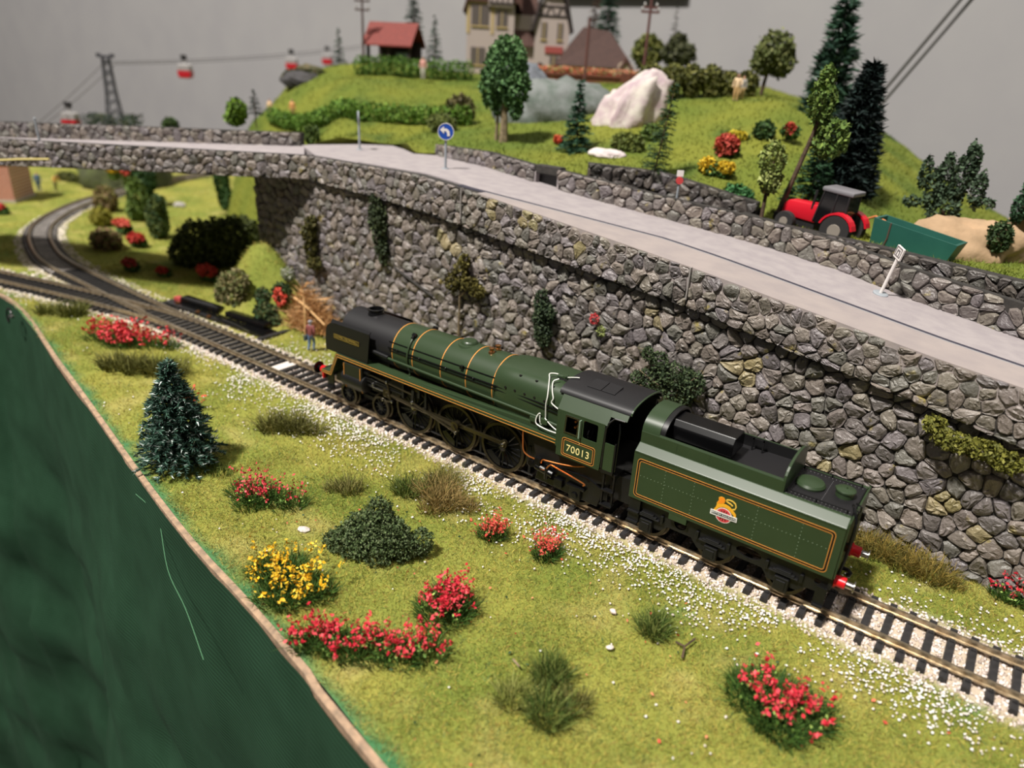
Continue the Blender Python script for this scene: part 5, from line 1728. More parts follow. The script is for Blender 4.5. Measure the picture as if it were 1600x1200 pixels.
ht = thing('open_shelter', 'small dark timber shelter with a bright red roof on the hilltop', 'hut', (-327.9, 372.2, 170.4), rz=math.radians(22))
dk = mat('hut_timber', (52, 42, 38), .8)
for xx in (-24, 0, 24):
    for yy in (-10, 22):
        B('post', lambda m: m.box((xx, yy, 9), (3, 3, 24)), dk, ht)
B('plank_wall', lambda m: m.bb((-24, 21, 0), (24, 24, 21)), dk, ht)
B('gable', lambda m: m.prism([(-13, 19), (25, 19), (6, 37)], 'X', -25.5, -24), dk, ht)
B('roof', lambda m: [m.add([(-29, -16, 17), (29, -16, 17), (29, 6, 40), (-29, 6, 40), (29, 28, 17), (-29, 28, 17), (-29, -16, 15.5), (29, -16, 15.5), (29, 6, 38), (-29, 6, 38), (29, 28, 15.5), (-29, 28, 15.5)], [(0, 1, 2, 3), (3, 2, 4, 5), (6, 9, 8, 7), (9, 11, 10, 8), (0, 6, 7, 1), (5, 4, 10, 11), (0, 3, 9, 6), (3, 5, 11, 9), (1, 7, 8, 2), (2, 8, 10, 4)])], mat('red_roof', (122, 46, 36), .7, rgb2=(108, 40, 32), scale=30), ht)
B('bench', lambda m: m.bb((6, -4, 0), (18, 6, 10)), mat('hut_blue', (120, 140, 150), .7), ht)

bh = thing('brick_hut', 'pink brick building corner by the track at the left edge', 'building', (-669.9, 92.8, -4.4), rz=math.radians(45))
bm_ = mat('brick', (176, 112, 92), .8)
nt = bm_.node_tree
bk = nt.nodes.new('ShaderNodeTexBrick'); bk.inputs['Scale'].default_value = 14; bk.inputs['Color1'].default_value = (*lin((182, 116, 96)), 1); bk.inputs['Color2'].default_value = (*lin((160, 98, 82)), 1); bk.inputs['Mortar'].default_value = (*lin((196, 170, 152)), 1)
mp = nt.nodes.new('ShaderNodeMapping'); mp.inputs['Rotation'].default_value = (math.pi / 2, 0, 0); tcn = nt.nodes.new('ShaderNodeTexCoord')
nt.links.new(tcn.outputs['Object'], mp.inputs['Vector']); nt.links.new(mp.outputs['Vector'], bk.inputs['Vector']); nt.links.new(bk.outputs['Color'], nt.nodes['Principled BSDF'].inputs['Base Color'])
B('wall', lambda m: m.bb((-70, 0, 2), (0, 50, 52)), bm_, bh)
B('plinth', lambda m: m.bb((-71, -1, -1), (1, 51, 3)), mat('plinth_grey', (170, 160, 146), .8), bh)
B('roof', lambda m: m.prism([(-4, 50), (54, 50), (25, 76)], 'X', -74, 4), mat('hut_roof', (96, 62, 50), .8), bh)
B('window', lambda m: m.bb((-30, -.8, 22), (-18, .4, 40)), M['glass_dark'], bh)

# ------------------------------------------------------------------ poles, cable car
def pole(label, base, h, col, arms, group='telegraph poles'):
    t_ = thing('telegraph_pole', label, 'pole', base, group, rz=HR)
    pm_ = mat('pole_wood', col, .8)
    B('post', lambda m: m.tube([(0, 0, -3), (0, 0, h)], 1.5, 8, r1=1.1), pm_, t_)
    for z_, w_ in arms:
        ar = B('crossarm', lambda m: m.box((0, 0, z_), (w_, 1.8, 1.8)), pm_, t_)
        for s_ in (-1, 1):
            B('insulator', lambda m: m.lathe((s_ * w_ * .44, 0, z_ + .8), 'Z', [(.9, 0), (1.1, 1.8), (.5, 3)], 8), mat('insulator_white', (150, 146, 142), .4), ar)


pole('grey telegraph pole beside the red roofed shelter', (-346.3, 346.6, 172.0), 60.5, (84, 70, 68), [(56.3, 16), (47.8, 15)])
pole('reddish brown telegraph pole with crossarms right of the barn', (-27.8, 391.9, 161.3), 73.9, (92, 56, 52), [(62.1, 16), (65.6, 12)])
pole('plain reddish brown pole in front of the barn roof', (-81.0, 378.6, 156.9), 60.4, (92, 56, 50), [])

ty = thing('cable_car_pylon', 'grey lattice steel cable car pylon behind the bridge', 'pylon', (-726.1, 251.5, 72.6), rz=math.radians(50))
TH = 83.1


def lattice(m):
    for sx in (-1, 1):
        for sy in (-1, 1):
            m.tube([(sx * 10, sy * 10, -6), (sx * 5.5, sy * 5.5, TH * .5), (sx * 4, sy * 4, TH)], .9, 5)
    lv = [0, .14, .28, .42, .56, .7, .85, 1]
    for a_, b_ in zip(lv, lv[1:]):
        ra_ = np.interp(a_, [0, .5, 1], [10, 5.5, 4]); rb_ = np.interp(b_, [0, .5, 1], [10, 5.5, 4])
        for (x0, y0), (x1, y1) in (((-1, -1), (1, -1)), ((1, -1), (1, 1)), ((1, 1), (-1, 1)), ((-1, 1), (-1, -1))):
            m.tube([(x0 * ra_, y0 * ra_, a_ * TH), (x1 * rb_, y1 * rb_, b_ * TH)], .55, 4)
            m.tube([(x1 * ra_, y1 * ra_, a_ * TH), (x0 * rb_, y0 * rb_, b_ * TH)], .55, 4)


gm = mat('pylon_grey', (70, 70, 76), .5)
B('lattice_tower', lattice, gm, ty)
B('crossbeam', lambda m: [m.box((0, 0, TH + 1), (20, 5, 3)), m.box((-8, 0, TH + 3), (5, 4, 3)), m.box((8, 0, TH + 3), (5, 4, 3))], gm, ty)
p_ = np.stack([RNG.uniform(-34, 30, 900), RNG.uniform(-28, 26, 900), RNG.uniform(0, 14, 900)], 1)
v, f, c = leaf_arrays(p_[(abs(p_[:, 0]) > 9) | (abs(p_[:, 1]) > 12)], 3.0, pal(G_DARK + [(84, 88, 60)], int(((abs(p_[:, 0]) > 9) | (abs(p_[:, 1]) > 12)).sum())))
tinted('scrub', v, f, c, M['leaf'], ty, kind='stuff')

t0 = Vector((-763.2, 267.0, 149.1)); t1 = Vector((-761.8, 280.4, 147.3))
far_end = Vector((-868.4, 821.5, 195.2)); far_end2 = Vector((-867.0, 819.9, 190.6))
near_end = Vector((-730.2, 157.0, 76.9)); near_end2 = Vector((-721.3, 163.6, 77.5))
rope = mat('cable_grey', (96, 94, 94), .5)


def sag(a_, b_, s_, n_=14):
    return [a_.lerp(b_, k / n_) - Vector((0, 0, s_ * 4 * (k / n_) * (1 - k / n_))) for k in range(n_ + 1)]


for a_, b_, s_, lab in ((t0, far_end, 6, 'upper grey cable strung from the pylon to the hilltop'), (t1, far_end2, 6, 'lower grey cable strung from the pylon to the hilltop'), (near_end, t0, 2, 'left grey cable running down from the pylon to the bridge'), (near_end2, t1, 2, 'right grey cable running down from the pylon to the bridge')):
    m2 = MB(); m2.tube(sag(a_, b_, s_), .55, 5)
    tag(m2.build('cable', rope), lab, 'cable', 'cable car ropes')
for a_, b_, lab in (((147.8, 493.3, 144.0), (211.8, 491.5, 254.1), 'right upper cable slanting across the grey wall behind the tall spruce'), ((145.2, 496.1, 152.4), (204.5, 486.0, 253.6), 'left upper cable slanting across the grey wall behind the tall spruce')):
    m2 = MB(); m2.tube([a_, b_], 1.5, 6)
    tag(m2.build('cable', rope), lab, 'cable', 'cable car ropes')


def gondola(label, top):
    t_ = thing('cable_car_gondola', label, 'gondola', top, 'cable car gondolas', rz=HR)
    B('grip', lambda m: [m.box((0, 0, -1), (7, 4, 7)), m.lathe((-2, -2, 1), 'Y', [(2.2, -.8), (2.2, .8)], 10), m.lathe((2, -2, 1), 'Y', [(2.2, -.8), (2.2, .8)], 10)], mat('grip_black', (40, 38, 40), .5), t_)
    B('hanger', lambda m: [m.tube([(0, 0, -3), (0, 0, -9)], .8, 6), m.tube([(-9.5, 0, -24), (-9.5, 0, -10), (9.5, 0, -10), (9.5, 0, -24)], .6, 6)], mat('hanger_white', (200, 196, 192), .4), t_)
    B('cabin_body', lambda m: m.prism([(-9.6, -18.5), (9.6, -18.5), (8.8, -26), (7.2, -28), (-7.2, -28), (-8.8, -26)], 'Y', -7, 7), mat('gondola_red', (170, 24, 36), .4), t_, bevel=.6)
    B('cabin_window', lambda m: m.box((0, 0, -14.6), (17.6, 12.6, 7.6)), mat('gondola_window', (150, 146, 146), .25), t_, bevel=.6)
    B('cabin_floor', lambda m: m.box((0, 0, -28.4), (15, 10, 1)), mat('gondola_floor', (196, 190, 186), .5), t_)


gondola('red and white gondola hanging left of the pylon above the bridge', (-734.9, 199.0, 98.6))
gondola('red and white gondola hanging alone right of the pylon', (-772.7, 387.0, 160.0))
gondola('red and white gondola above the dark rocks at the hill edge', (-785.4, 588.4, 176.7))
gondola('smallest red and white gondola beside the little hilltop conifer', (-860.6, 728.1, 186.2))

# ------------------------------------------------------------------ rocks
def rock(name, label, loc, size, cols, seed, rz=0, sq=1.0, cat='rock'):
    t_ = None
    me = bpy.data.meshes.new(name)
    bm = bmesh.new()
    bmesh.ops.create_icosphere(bm, subdivisions=4, radius=1)
    for v_ in bm.verts:
        p_ = v_.co.copy()
        k_ = 1 + .3 * float(fbm(np.array([p_.x * 3 + p_.z * 2]), np.array([p_.y * 3 - p_.z * 2.4]), 1.6, seed)[0]) + .2 * float(fbm(np.array([p_.x * 9 + p_.z * 5]), np.array([p_.y * 9 - p_.z * 7]), 1.6, seed + 1)[0])
        k_ = round(k_ * 9) / 9 * .45 + k_ * .55
        v_.co = Vector((p_.x * size[0], p_.y * size[1], p_.z * size[2])) * k_ * S
    bm.to_mesh(me); bm.free()
    me.polygons.foreach_set('use_smooth', [True] * len(me.polygons))
    o = link_mesh(name, me, mat(name + '_mat', cols[0], .85, rgb2=cols[1], scale=10, bump=.8, bscale=16))
    o.location = Vector(loc) * S
    o.rotation_euler = (0, 0, rz)
    return tag(o, label, cat)


def on_hill(p, dz=0.0):
    return (p[0], p[1], hpt(p[0], p[1]) + dz)


rock('pylon_knoll', 'small dark rocky knoll carrying the cable car pylon', (-733.5, 251.2, 69.6)[:2] + (-6,), (58, 58, 76), ((84, 92, 52), (70, 74, 50)), 25, cat='knoll')
rock('rock_outcrop', 'rounded grey rock below the planter fence', (-76.9, 280.9, 144.6), (26, 20, 30), ((118, 121, 128), (92, 98, 104)), 3, HR)
rock('rock_outcrop', 'long grey green rock slope between the tall tree and the white rock', (-42.5, 286.9, 135.6), (52, 26, 32), ((120, 124, 122), (90, 100, 92)), 5, HR)
wr = rock('white_rock', 'white plaster rock face streaked pink on the slope', (17.8, 276.8, 132.2), (24, 20, 46), ((206, 198, 188), (180, 158, 164)), 8, HR)
wr.rotation_euler = (.3, math.radians(30), HR)
rock('pale_boulder', 'small pale boulder at the foot of the white rock', (53.9, 193.5, 122.2), (14, 7, 4), ((226, 216, 210), (190, 176, 176)), 9)
rock('dark_cliff', 'dark grey rock ledge at the left end of the hill', on_hill((-361.7, 276.0, 131.5), 0), (22, 12, 9), ((70, 68, 70), (54, 52, 50)), 12, HR)
rock('brown_cliff', 'brown overgrown rock under the hilltop gondolas', on_hill((-378.8, 302.6, 143.5), -3), (22, 12, 9), ((96, 84, 58), (62, 66, 40)), 14, HR)
rock('earth_mound', 'bare brown plaster mound behind the green trailer', (267.6, 209.2, 94.9), (34, 16, 19), ((178, 148, 116), (160, 134, 104)), 16, .4, cat='mound')
rock('earth_mound', 'bare brown plaster mound cut off by the right edge', (296.3, 254.6, 104.0), (12, 12, 14), ((186, 156, 126), (160, 134, 104)), 17, .4, cat='mound')

# ------------------------------------------------------------------ hedges and trees of the hill
def hedge(label, pts_, h, w_, cols):
    pts_ = [Vector(p_) for p_ in pts_]
    a_ = pts_[0]
    line = []
    for q0, q1 in zip(pts_, pts_[1:]):
        n_ = int((q1 - q0).length / 7)
        line += [q0.lerp(q1, k / n_) for k in range(n_)]
    n_ = len(line) - 1
    t_ = thing('hedge', label, 'hedge', a_, rz=0)
    blobs = []
    for k in range(n_ + 1):
        p_ = line[k] - a_
        g_ = hpt(a_.x + p_.x, a_.y + p_.y) - a_.z
        blobs.append((p_.x, p_.y, g_ + h * .5 + random.uniform(-.5, .8), 5.6, w_, h * .55))
    n = int(260 * (n_ + 1))
    v_, f_, c_ = leaf_arrays(blob_points(blobs, n), RNG.uniform(1.4, 2.8, n), pal(cols, n, .22))
    tinted('foliage', v_, f_, c_, M['leaf'], t_)


hedge('lower green hedge crossing the slope above the bridge end', [(-346.3, 222.0, 110.9), (-195.3, 200.0, 120.6), (-91.5, 229.9, 124.3)], 15, 6, [(96, 130, 46), (78, 112, 40), (112, 142, 56)])
hedge('upper green hedge in front of the red roofed shelter', [(-307.1, 304.6, 154.9), (-210.9, 375.0, 158.9)], 18, 7, [(84, 118, 46), (70, 102, 40), (98, 130, 52)])

CT = 'conifers on the hill'
conifer('spruce', 'tall dark spruce leaning behind the red tractor', (194.6, 238.9, 108.7), 75.4, 17, [(26, 38, 36), (34, 48, 44), (22, 30, 30)], CT, 26, 20, 16, lean=(.0, .03), power=.62, droop=.1, nl=5.5)
conifer('spruce', 'tall ragged green conifer at the right end of the hilltop', (148.4, 344.8, 129.2), 94.6, 18, [(46, 72, 56), (54, 82, 62), (38, 60, 48)], CT, 13, 13, 15, power=.6, droop=.15, nl=8)
conifer('spruce', 'dark green narrow conifer in front of the white rock', (24.2, 201.9, 114.6), 50.5, 13, [(50, 82, 62), (42, 70, 52), (60, 92, 70)], CT, 16, 12, 12, power=1.1)
conifer('spruce', 'thin mossy conifer leaning over the second parapet', (98.6, 175.4, 117.0), 50.8, 8, [(62, 86, 52), (74, 92, 50), (52, 76, 56)], CT, 15, 9, 10, lean=(0, .12), power=.5)
conifer('spruce', 'conifer behind the barn roof with green crown', (-191.8, 604.5, 198.2), 73.0, 17, [(46, 76, 56), (38, 62, 48)], CT, 14, 12, 12, power=.7)
conifer('spruce', 'bare brown conifer behind the barn roof', (-216.1, 613.1, 196.4), 63.3, 15, [(92, 74, 60), (78, 62, 52)], CT, 12, 10, 8, power=.8)
conifer('spruce', 'spruce right of the shelter cut by the top of the picture', (-345.1, 423.7, 188.7), 64.4, 12, [(58, 78, 66), (48, 66, 56)], CT, 13, 10, 10, power=.7, bare=.2)
conifer('spruce', 'short spruce between the shelter and the villa', (-298.1, 408.8, 174.3), 43.3, 10, [(56, 80, 64), (48, 68, 56)], CT, 11, 9, 10, power=.8)
conifer('spruce', 'small spruce left of the shelter by the last gondola', (-372.9, 335.4, 161.4), 38.5, 9, [(58, 84, 66), (50, 72, 58)], CT, 11, 9, 10, power=.9)
conifer('spruce', 'thin dark spruce right of the brown telegraph pole', (-65.4, 525.6, 184.8), 54.8, 6, [(48, 58, 58), (40, 50, 48)], CT, 10, 8, 8, power=.5)
conifer('spruce', 'little dark spruce at the left foot of the hill', (-294.5, 167.3, 120.5), 20.8, 7, [(40, 62, 46), (34, 52, 42)], CT, 9, 8, 9)
conifer('spruce', 'dark spruce half hidden behind the leaning tree trunk', (184.8, 209.9, 105.4), 46.0, 13, [(44, 76, 48), (36, 62, 42)], CT, 14, 12, 10)
conifer('spruce', 'low dark conifer beside the leaning tree trunk', (176.4, 196.4, 103.7), 17.4, 8, [(50, 84, 50), (40, 70, 44)], CT, 9, 9, 9)

leafy('broadleaf_tree', 'big rounded green tree with thick brown trunk by the road', (-32.7, 192.6, 122.2), [(-2, 0, 46, 16, 14, 18), (-11, 0, 38, 10, 10, 15), (9, 0, 38, 10, 10, 15), (1, 0, 62, 10, 10, 9), (-8, 0, 58, 6, 7, 8), (9, 0, 56, 7, 7, 8), (-6, 2, 26, 7, 7, 9), (10, 0, 24, 5, 5, 8)], [(78, 112, 66), (92, 128, 76), (64, 96, 58), (104, 140, 88)], 2.8, 6500, [[(0, 0, -2), (0, 0, 14), (-1, 0, 34), 3.6, 1.8], [(-9, 3, -2), (-8, 3, 24), 1.5, 1.0]], trunk_mat='trunk_pale')
leafy('broadleaf_tree', 'round olive green tree on dark trunk at the hilltop right', (79.7, 399.5, 158.7), [(6, 0, 38, 15, 14, 15), (0, 0, 30, 12, 12, 11), (12, 2, 30, 11, 11, 12)], [(104, 112, 62), (88, 98, 54), (120, 124, 76)], 2.8, 3600, [[(0, 0, -2), (2, 0, 16), (5, 0, 30), 1.8, 1.2]])
leafy('broadleaf_tree', 'olive bush tree behind the brown telegraph pole', (-73.3, 486.3, 172.1), [(0, 0, 22, 16, 14, 16)], G_OLIVE, 3.4, 2200, [[(0, 0, -2), (0, 0, 14), 1.8, 1.2]])
leafy('broadleaf_tree', 'dark bushy tree behind the vineyard bushes', (-38.4, 485.1, 173.8), [(0, 0, 20, 17, 14, 12), (-2, 0, 30, 9, 8, 9)], [(70, 74, 48), (58, 62, 40), (84, 86, 58)], 3.4, 2200, [[(0, 0, -2), (0, 0, 14), 1.8, 1.2]])
for k, (px_, d_, lab) in enumerate((((15.9, 319.5, 156.3), 1, 'first olive vine bush from the left in the hilltop row'), ((30.3, 329.7, 156.3), 1, 'second olive vine bush from the left in the hilltop row'), ((42.9, 338.8, 156.7), 1, 'third olive vine bush from the left in the hilltop row'), ((55.5, 347.9, 157.0), 1, 'fourth olive vine bush from the left in the hilltop row'), ((67.3, 356.4, 157.4), 1, 'fifth olive vine bush from the left in the hilltop row'), ((78.9, 365.1, 158.1), 1, 'last olive vine bush of the hilltop row beside the walkers'))):
    hh = 26 if k < 4 else 22
    leafy('vine_bush', lab, px_, [(0, 0, hh * .62, 9.5, 8, hh * .38), (1, 0, hh * .3, 7, 6, hh * .3)], [(104, 106, 52), (92, 96, 48), (118, 116, 60), (76, 80, 42)], 2.6, 1500, [[(0, 0, -2), (0, 0, 12), 1.1, .8]], 'olive vine bushes on the hilltop', cat='bush')
leafy('broadleaf_tree', 'slim pale green young tree behind the parapet left of the tractor', (172.4, 164.9, 100.3), [(0, 0, 34, 7, 6, 10), (1, 0, 24, 6, 6, 8)], [(128, 140, 74), (110, 126, 64), (146, 154, 90)], 2.2, 1300, [[(0, 0, -2), (0, 0, 20), (1, 0, 34), 1.2, .8]])
leafy('broadleaf_tree', 'tree with long slanting brown trunk left of the tractor', (176.8, 176.3, 103.2), [(12, 0, 62, 7, 7, 12), (20, 2, 44, 9, 8, 11), (12, 0, 74, 4, 4, 6)], [(92, 116, 52), (78, 102, 46), (108, 128, 60)], 2.4, 1700, [[(0, 0, -2), (6, 0, 24), (11, 0, 46), (13, 0, 62), 1.6, .9]])
leafy('conical_bush', 'grey green columnar bush tree with raised branches behind the trailer', (254.0, 221.2, 97.8), [(0, 0, 14, 8, 6, 14), (-8, 0, 26, 4, 4, 12), (-14, 0, 34, 3, 3, 9), (-4, 0, 32, 4, 4, 14), (4, 0, 34, 5, 5, 14), (8, 0, 40, 2.6, 2.6, 10), (13, 0, 28, 4, 4, 10), (5, 0, 46, 2.2, 2.2, 7), (18, 0, 22, 5, 2, 3), (-17, 0, 18, 5, 2, 3)], [(66, 84, 62), (56, 72, 54), (78, 96, 72)], 1.9, 4800, [[(0, 0, -2), (0, 0, 16), 1.6, 1.0]])
leafy('conical_bush', 'twisted green tree at the right edge beyond the mound', (287.6, 239.0, 99.0), [(4, 0, 30, 6, 5, 9), (0, 0, 18, 4, 4, 8), (9, 0, 40, 3, 3, 7), (14, 0, 28, 8, 3, 3)], [(60, 90, 64), (50, 76, 54)], 1.9, 2000, [[(-1, 0, -2), (0, 0, 14), (4, 0, 28), 1.5, 1.0]])
leafy('bush', 'small rounded dark bush beside the brown mound', (283.8, 203.5, 100.2), [(0, 0, 6, 6, 5, 8)], [(64, 84, 48), (52, 70, 42)], 1.8, 900, cat='bush')
leafy('bush', 'light green rounded bush at the left foot of the hill', (-276.2, 136.5, 114.2), [(0, 0, 12, 9, 8, 10), (-3, 0, 6, 10, 8, 7)], [(110, 140, 44), (92, 122, 40)], 2.4, 1500, cat='bush')
leafy('bush', 'brown green scrub covering the rocks at the left hill edge', on_hill((-370.0, 281.4, 137.3), -2), [(0, 0, 4, 20, 9, 8), (-13, -4, 3, 13, 7, 7), (14, 8, 5, 13, 8, 7)], [(84, 78, 50), (98, 86, 62), (62, 68, 42), (72, 84, 46)], 3.0, 2600, cat='bush')
leafy('bush', 'dark little bush showing above the far bridge parapet', (-472.5, 185.7, 90.2), [(0, 0, 6, 9, 8, 8)], [(72, 92, 46), (58, 78, 42)], 2.4, 900, cat='bush')
leafy('bush', 'brown round shrub on the slope left of the big tree', (-110.0, 233.9, 126.1), [(0, 0, 12, 14, 10, 12)], [(92, 88, 54), (80, 74, 48), (104, 96, 60)], 2.4, 1600, cat='bush')
leafy('bush', 'low olive shrub at the end of the lower hedge', (-99.3, 199.8, 123.5), [(0, 0, 5, 14, 8, 8)], [(96, 104, 50), (82, 92, 46)], 2.4, 1100, cat='bush')
leafy('bush', 'olive shrub at the foot of the white rock', (61.6, 207.3, 125.1), [(0, 0, 5, 12, 7, 7)], [(104, 112, 52), (86, 98, 46)], 2.2, 1000, cat='bush')
leafy('bush', 'dark shrub on the grass right of the white rock', (64.2, 237.7, 128.2), [(0, 0, 6, 9, 7, 8)], [(90, 110, 50), (72, 92, 44)], 2.2, 900, cat='bush')
leafy('bush', 'dark bush on the shaded grass beside the lower hedge', (-165.8, 126.2, 111.9), [(0, 0, 5, 7, 5, 8)], [(86, 104, 46), (70, 90, 42)], 2.2, 700, cat='bush')
leafy('flower_bush', 'round red flowering bush on the green slope', (124.2, 224.9, 125.3), [(0, 0, 6, 8, 6, 7)], G_MID, 2.0, 700, cat='bush', fl=([(176, 70, 58), (190, 84, 70)], 900, 2.2, [(0, -2, 9, 8, 6, 7)]))
leafy('flower_bush', 'yellow flowering bush below the red bush on the green slope', (129.6, 197.7, 117.6), [(0, 0, 4, 11, 6, 5)], G_MID, 2.0, 700, cat='bush', fl=([(206, 172, 40), (190, 156, 36), (220, 190, 60)], 900, 1.9, [(-5, -2, 6, 6, 4, 5), (6, -2, 6, 6, 4, 4)]))
leafy('flower_bush', 'small yellow flowering bush above the red bush on the green slope', (119.9, 253.1, 133.5), [(0, 0, 4, 8, 5, 4)], G_MID, 2.0, 500, cat='bush', fl=([(196, 178, 50), (180, 160, 44)], 500, 1.8, [(0, -2, 5, 7, 4, 4)]))
leafy('flower_bush', 'little red flower clump high on the slope by the leaning tree', (150.0, 264.4, 139.7), [(0, 0, 4, 6, 5, 5)], G_MID, 2.0, 400, cat='bush', fl=([(176, 66, 54)], 240, 2, [(0, -2, 6, 4, 3, 4)]))
leafy('flower_bush', 'tiny orange red flower clump beside the dark narrow conifer', (3.7, 212.2, 123.2), [(0, 0, 2, 4, 3, 3)], G_MID, 1.8, 200, cat='bush', fl=([(206, 90, 64)], 160, 1.8, [(0, -2, 4, 4, 3, 3)]))
leafy('bush', 'dark green bush on the slope above the yellow and red flowers', (134.6, 259.1, 137.6), [(0, 0, 5, 7, 6, 7)], [(66, 92, 48), (56, 80, 44)], 2.2, 700, cat='bush')
leafy('bush', 'blue green low shrub on the slope behind the dark terrace wall', (149.7, 185.1, 105.5), [(0, 0, 4, 10, 5, 7)], [(74, 122, 72), (62, 108, 64)], 2.2, 900, cat='bush')

# ------------------------------------------------------------------ tractor and trailer
tr = thing('toy_tractor', 'red model tractor with dark cab behind the stone parapet', 'tractor', (200.6, 173.1, 96.1), rz=math.radians(-12), ry=math.radians(5))
tred = mat('tractor_red', (206, 26, 44), .35); tblk = mat('tractor_black', (34, 32, 34), .5); rub = mat('tyre_rubber', (40, 38, 38), .8)
B('hood', lambda m: m.prism([(-21, 8), (-20.5, 14), (-18, 16.6), (-2, 17.6), (0, 17.4), (0, 8)], 'Y', -4.6, 4.6), tred, tr, bevel=.8, smooth=True)
B('grille', lambda m: m.bb((-21.6, -3.4, 8), (-20.6, 3.4, 13.5)), tblk, tr)
B('chassis', lambda m: [m.bb((-22, -3.6, 4), (14, 3.6, 9)), m.bb((-25, -4, 4.5), (-21, 4, 8))], tblk, tr)
cb = B('cab', lambda m: m.prism([(-1, 9), (-.2, 17), (1.2, 26), (15, 26), (16.5, 14), (15, 9)], 'Y', -6.5, 6.5), M['glass_dark'], tr)
B('cab_pillar', lambda m: [m.tube([(x0, s_ * 6.6, 10), (x1, s_ * 6.4, 26)], .6, 5) for s_ in (-1, 1) for x0, x1 in ((-.6, 1.2), (8, 8.6), (16, 15))], tblk, cb)
B('cab_roof', lambda m: m.box((8.3, 0, 27.2), (17.5, 14.5, 2.4)), mat('tractor_roof', (120, 118, 122), .4), cb, bevel=.8, smooth=True)
B('exhaust', lambda m: m.tube([(-4, -4.2, 15), (-4, -4.2, 25)], .7, 6), tblk, tr)
for s_ in (-1, 1):
    B('fender', lambda m: m.prism([(14 + 9.6 * math.cos(math.radians(a_)), 8 + 9.6 * math.sin(math.radians(a_))) for a_ in range(15, 170, 15)] + [(14 + 8.6 * math.cos(math.radians(a_)), 8 + 8.6 * math.sin(math.radians(a_))) for a_ in range(165, 14, -15)], 'Y', s_ * 6, s_ * 11), tred, tr)
    for (xw, rw_, w_) in ((14, 8.2, 5), (-15, 5.6, 4)):
        wh = B('wheel', lambda m: m.lathe((xw, s_ * 8.4, rw_), 'Y', [(rw_ * .55, -w_ / 2), (rw_ * .95, -w_ / 2), (rw_, -w_ / 4), (rw_, w_ / 4), (rw_ * .95, w_ / 2), (rw_ * .55, w_ / 2)], 22), rub, tr, smooth=True)
        B('wheel_rim', lambda m: m.lathe((xw, s_ * 8.4, rw_), 'Y', [(rw_ * .42, s_ * w_ * .56), (rw_ * .5, s_ * w_ * .3)], 18), mat('rim_grey', (140, 132, 122), .5), wh)
tl = thing('green_trailer', 'plain dark green box trailer behind the tractor', 'trailer', (247.7, 175.3, 90.5), rz=math.radians(-10), ry=math.radians(9))
gmn = mat('trailer_green', (30, 84, 74), .5, rgb2=(36, 92, 80), scale=6)
B('box_body', lambda m: m.add([(-18, -7, 2), (18, -7, 2), (18, 7, 2), (-18, 7, 2), (-21, -8, 18), (21, -8, 18), (21, 8, 18), (-21, 8, 18), (-19.6, -6.8, 18), (19.6, -6.8, 18), (19.6, 6.8, 18), (-19.6, 6.8, 18), (-17, -6, 4), (17, -6, 4), (17, 6, 4), (-17, 6, 4)], [(0, 3, 2, 1), (0, 1, 5, 4), (1, 2, 6, 5), (2, 3, 7, 6), (3, 0, 4, 7), (4, 5, 9, 8), (5, 6, 10, 9), (6, 7, 11, 10), (7, 4, 8, 11), (8, 9, 13, 12), (9, 10, 14, 13), (10, 11, 15, 14), (11, 8, 12, 15), (12, 13, 14, 15)]), gmn, tl)
B('running_gear', lambda m: [m.bb((-15, -5, -1.5), (15, 5, 2)), m.lathe((-8, 0, 0), 'Y', [(2.6, -6), (2.6, 6)], 12), m.lathe((8, 0, 0), 'Y', [(2.6, -6), (2.6, 6)], 12)], mat('trailer_red', (92, 40, 40), .6), tl)
B('strap', lambda m: m.tube([(-12, -8.2, 18), (-11, -7.8, 10), (-11.6, -7.4, 3)], .4, 5), mat('strap_brown', (90, 70, 60), .7), tl)
hi = MB(); hi.tube([(217.1, 179.4, 105.7), (221.6, 183.6, 107.7), (227.1, 182.2, 110.4), (233.6, 175.7, 109.6)], .6, 6)
tag(hi.build('tow_cord', mat('tow_orange', (200, 120, 70), .6)), 'thin orange tow cord between tractor and green trailer', 'cord')

# ------------------------------------------------------------------ road signs
wsm = mat('sign_white', (232, 226, 222), .5); gsm = mat('sign_grey', (150, 156, 162), .5)
sg = thing('white_road_sign', 'white station sign leaning on a white post by the parapet', 'sign', (248.5, 114.7, 86.1), rz=math.radians(-52), ry=math.radians(12), rx=math.radians(-4))
B('base', lambda m: m.lathe((0, 0, 0), 'Z', [(3.4, 0), (3.4, .7), (2.6, 1.0)], 20), gsm, sg)
B('post', lambda m: m.tube([(0, 0, .8), (0, 0, 19)], .75, 8), wsm, sg, smooth=True)
pb = B('plate', lambda m: m.box((0, -.4, 21.0), (5.8, 1.0, 5.6)), wsm, sg, bevel=.2)
B('plate_frame', lambda m: plate(m, rrect(-2.4, 19.2, 2.4, 23.6, .3, 2), [rrect(-1.9, 19.7, 1.9, 23.1, .2, 2)], 'Y', -.95, .15), mat('sign_dark', (120, 112, 112), .5), pb)
B('plate_symbol', lambda m: [m.box((0, -.95, 22.0), (2.2, .15, .7)), m.box((-.9, -.95, 20.8), (.6, .15, 1.8)), m.box((.9, -.95, 20.8), (.6, .15, 1.8))], mat('sign_symbol', (110, 104, 106), .5), pb)
bs_ = thing('round_blue_sign', 'round blue road sign with white arrow on a grey post', 'sign', (-5.6, 98.9, 112.9), rz=HR)
B('post', lambda m: m.tube([(0, 0, 0), (0, 0, 20)], .8, 8), gsm, bs_)
B('base', lambda m: m.lathe((0, 0, 0), 'Z', [(2.4, 0), (2.2, .6)], 16), gsm, bs_)
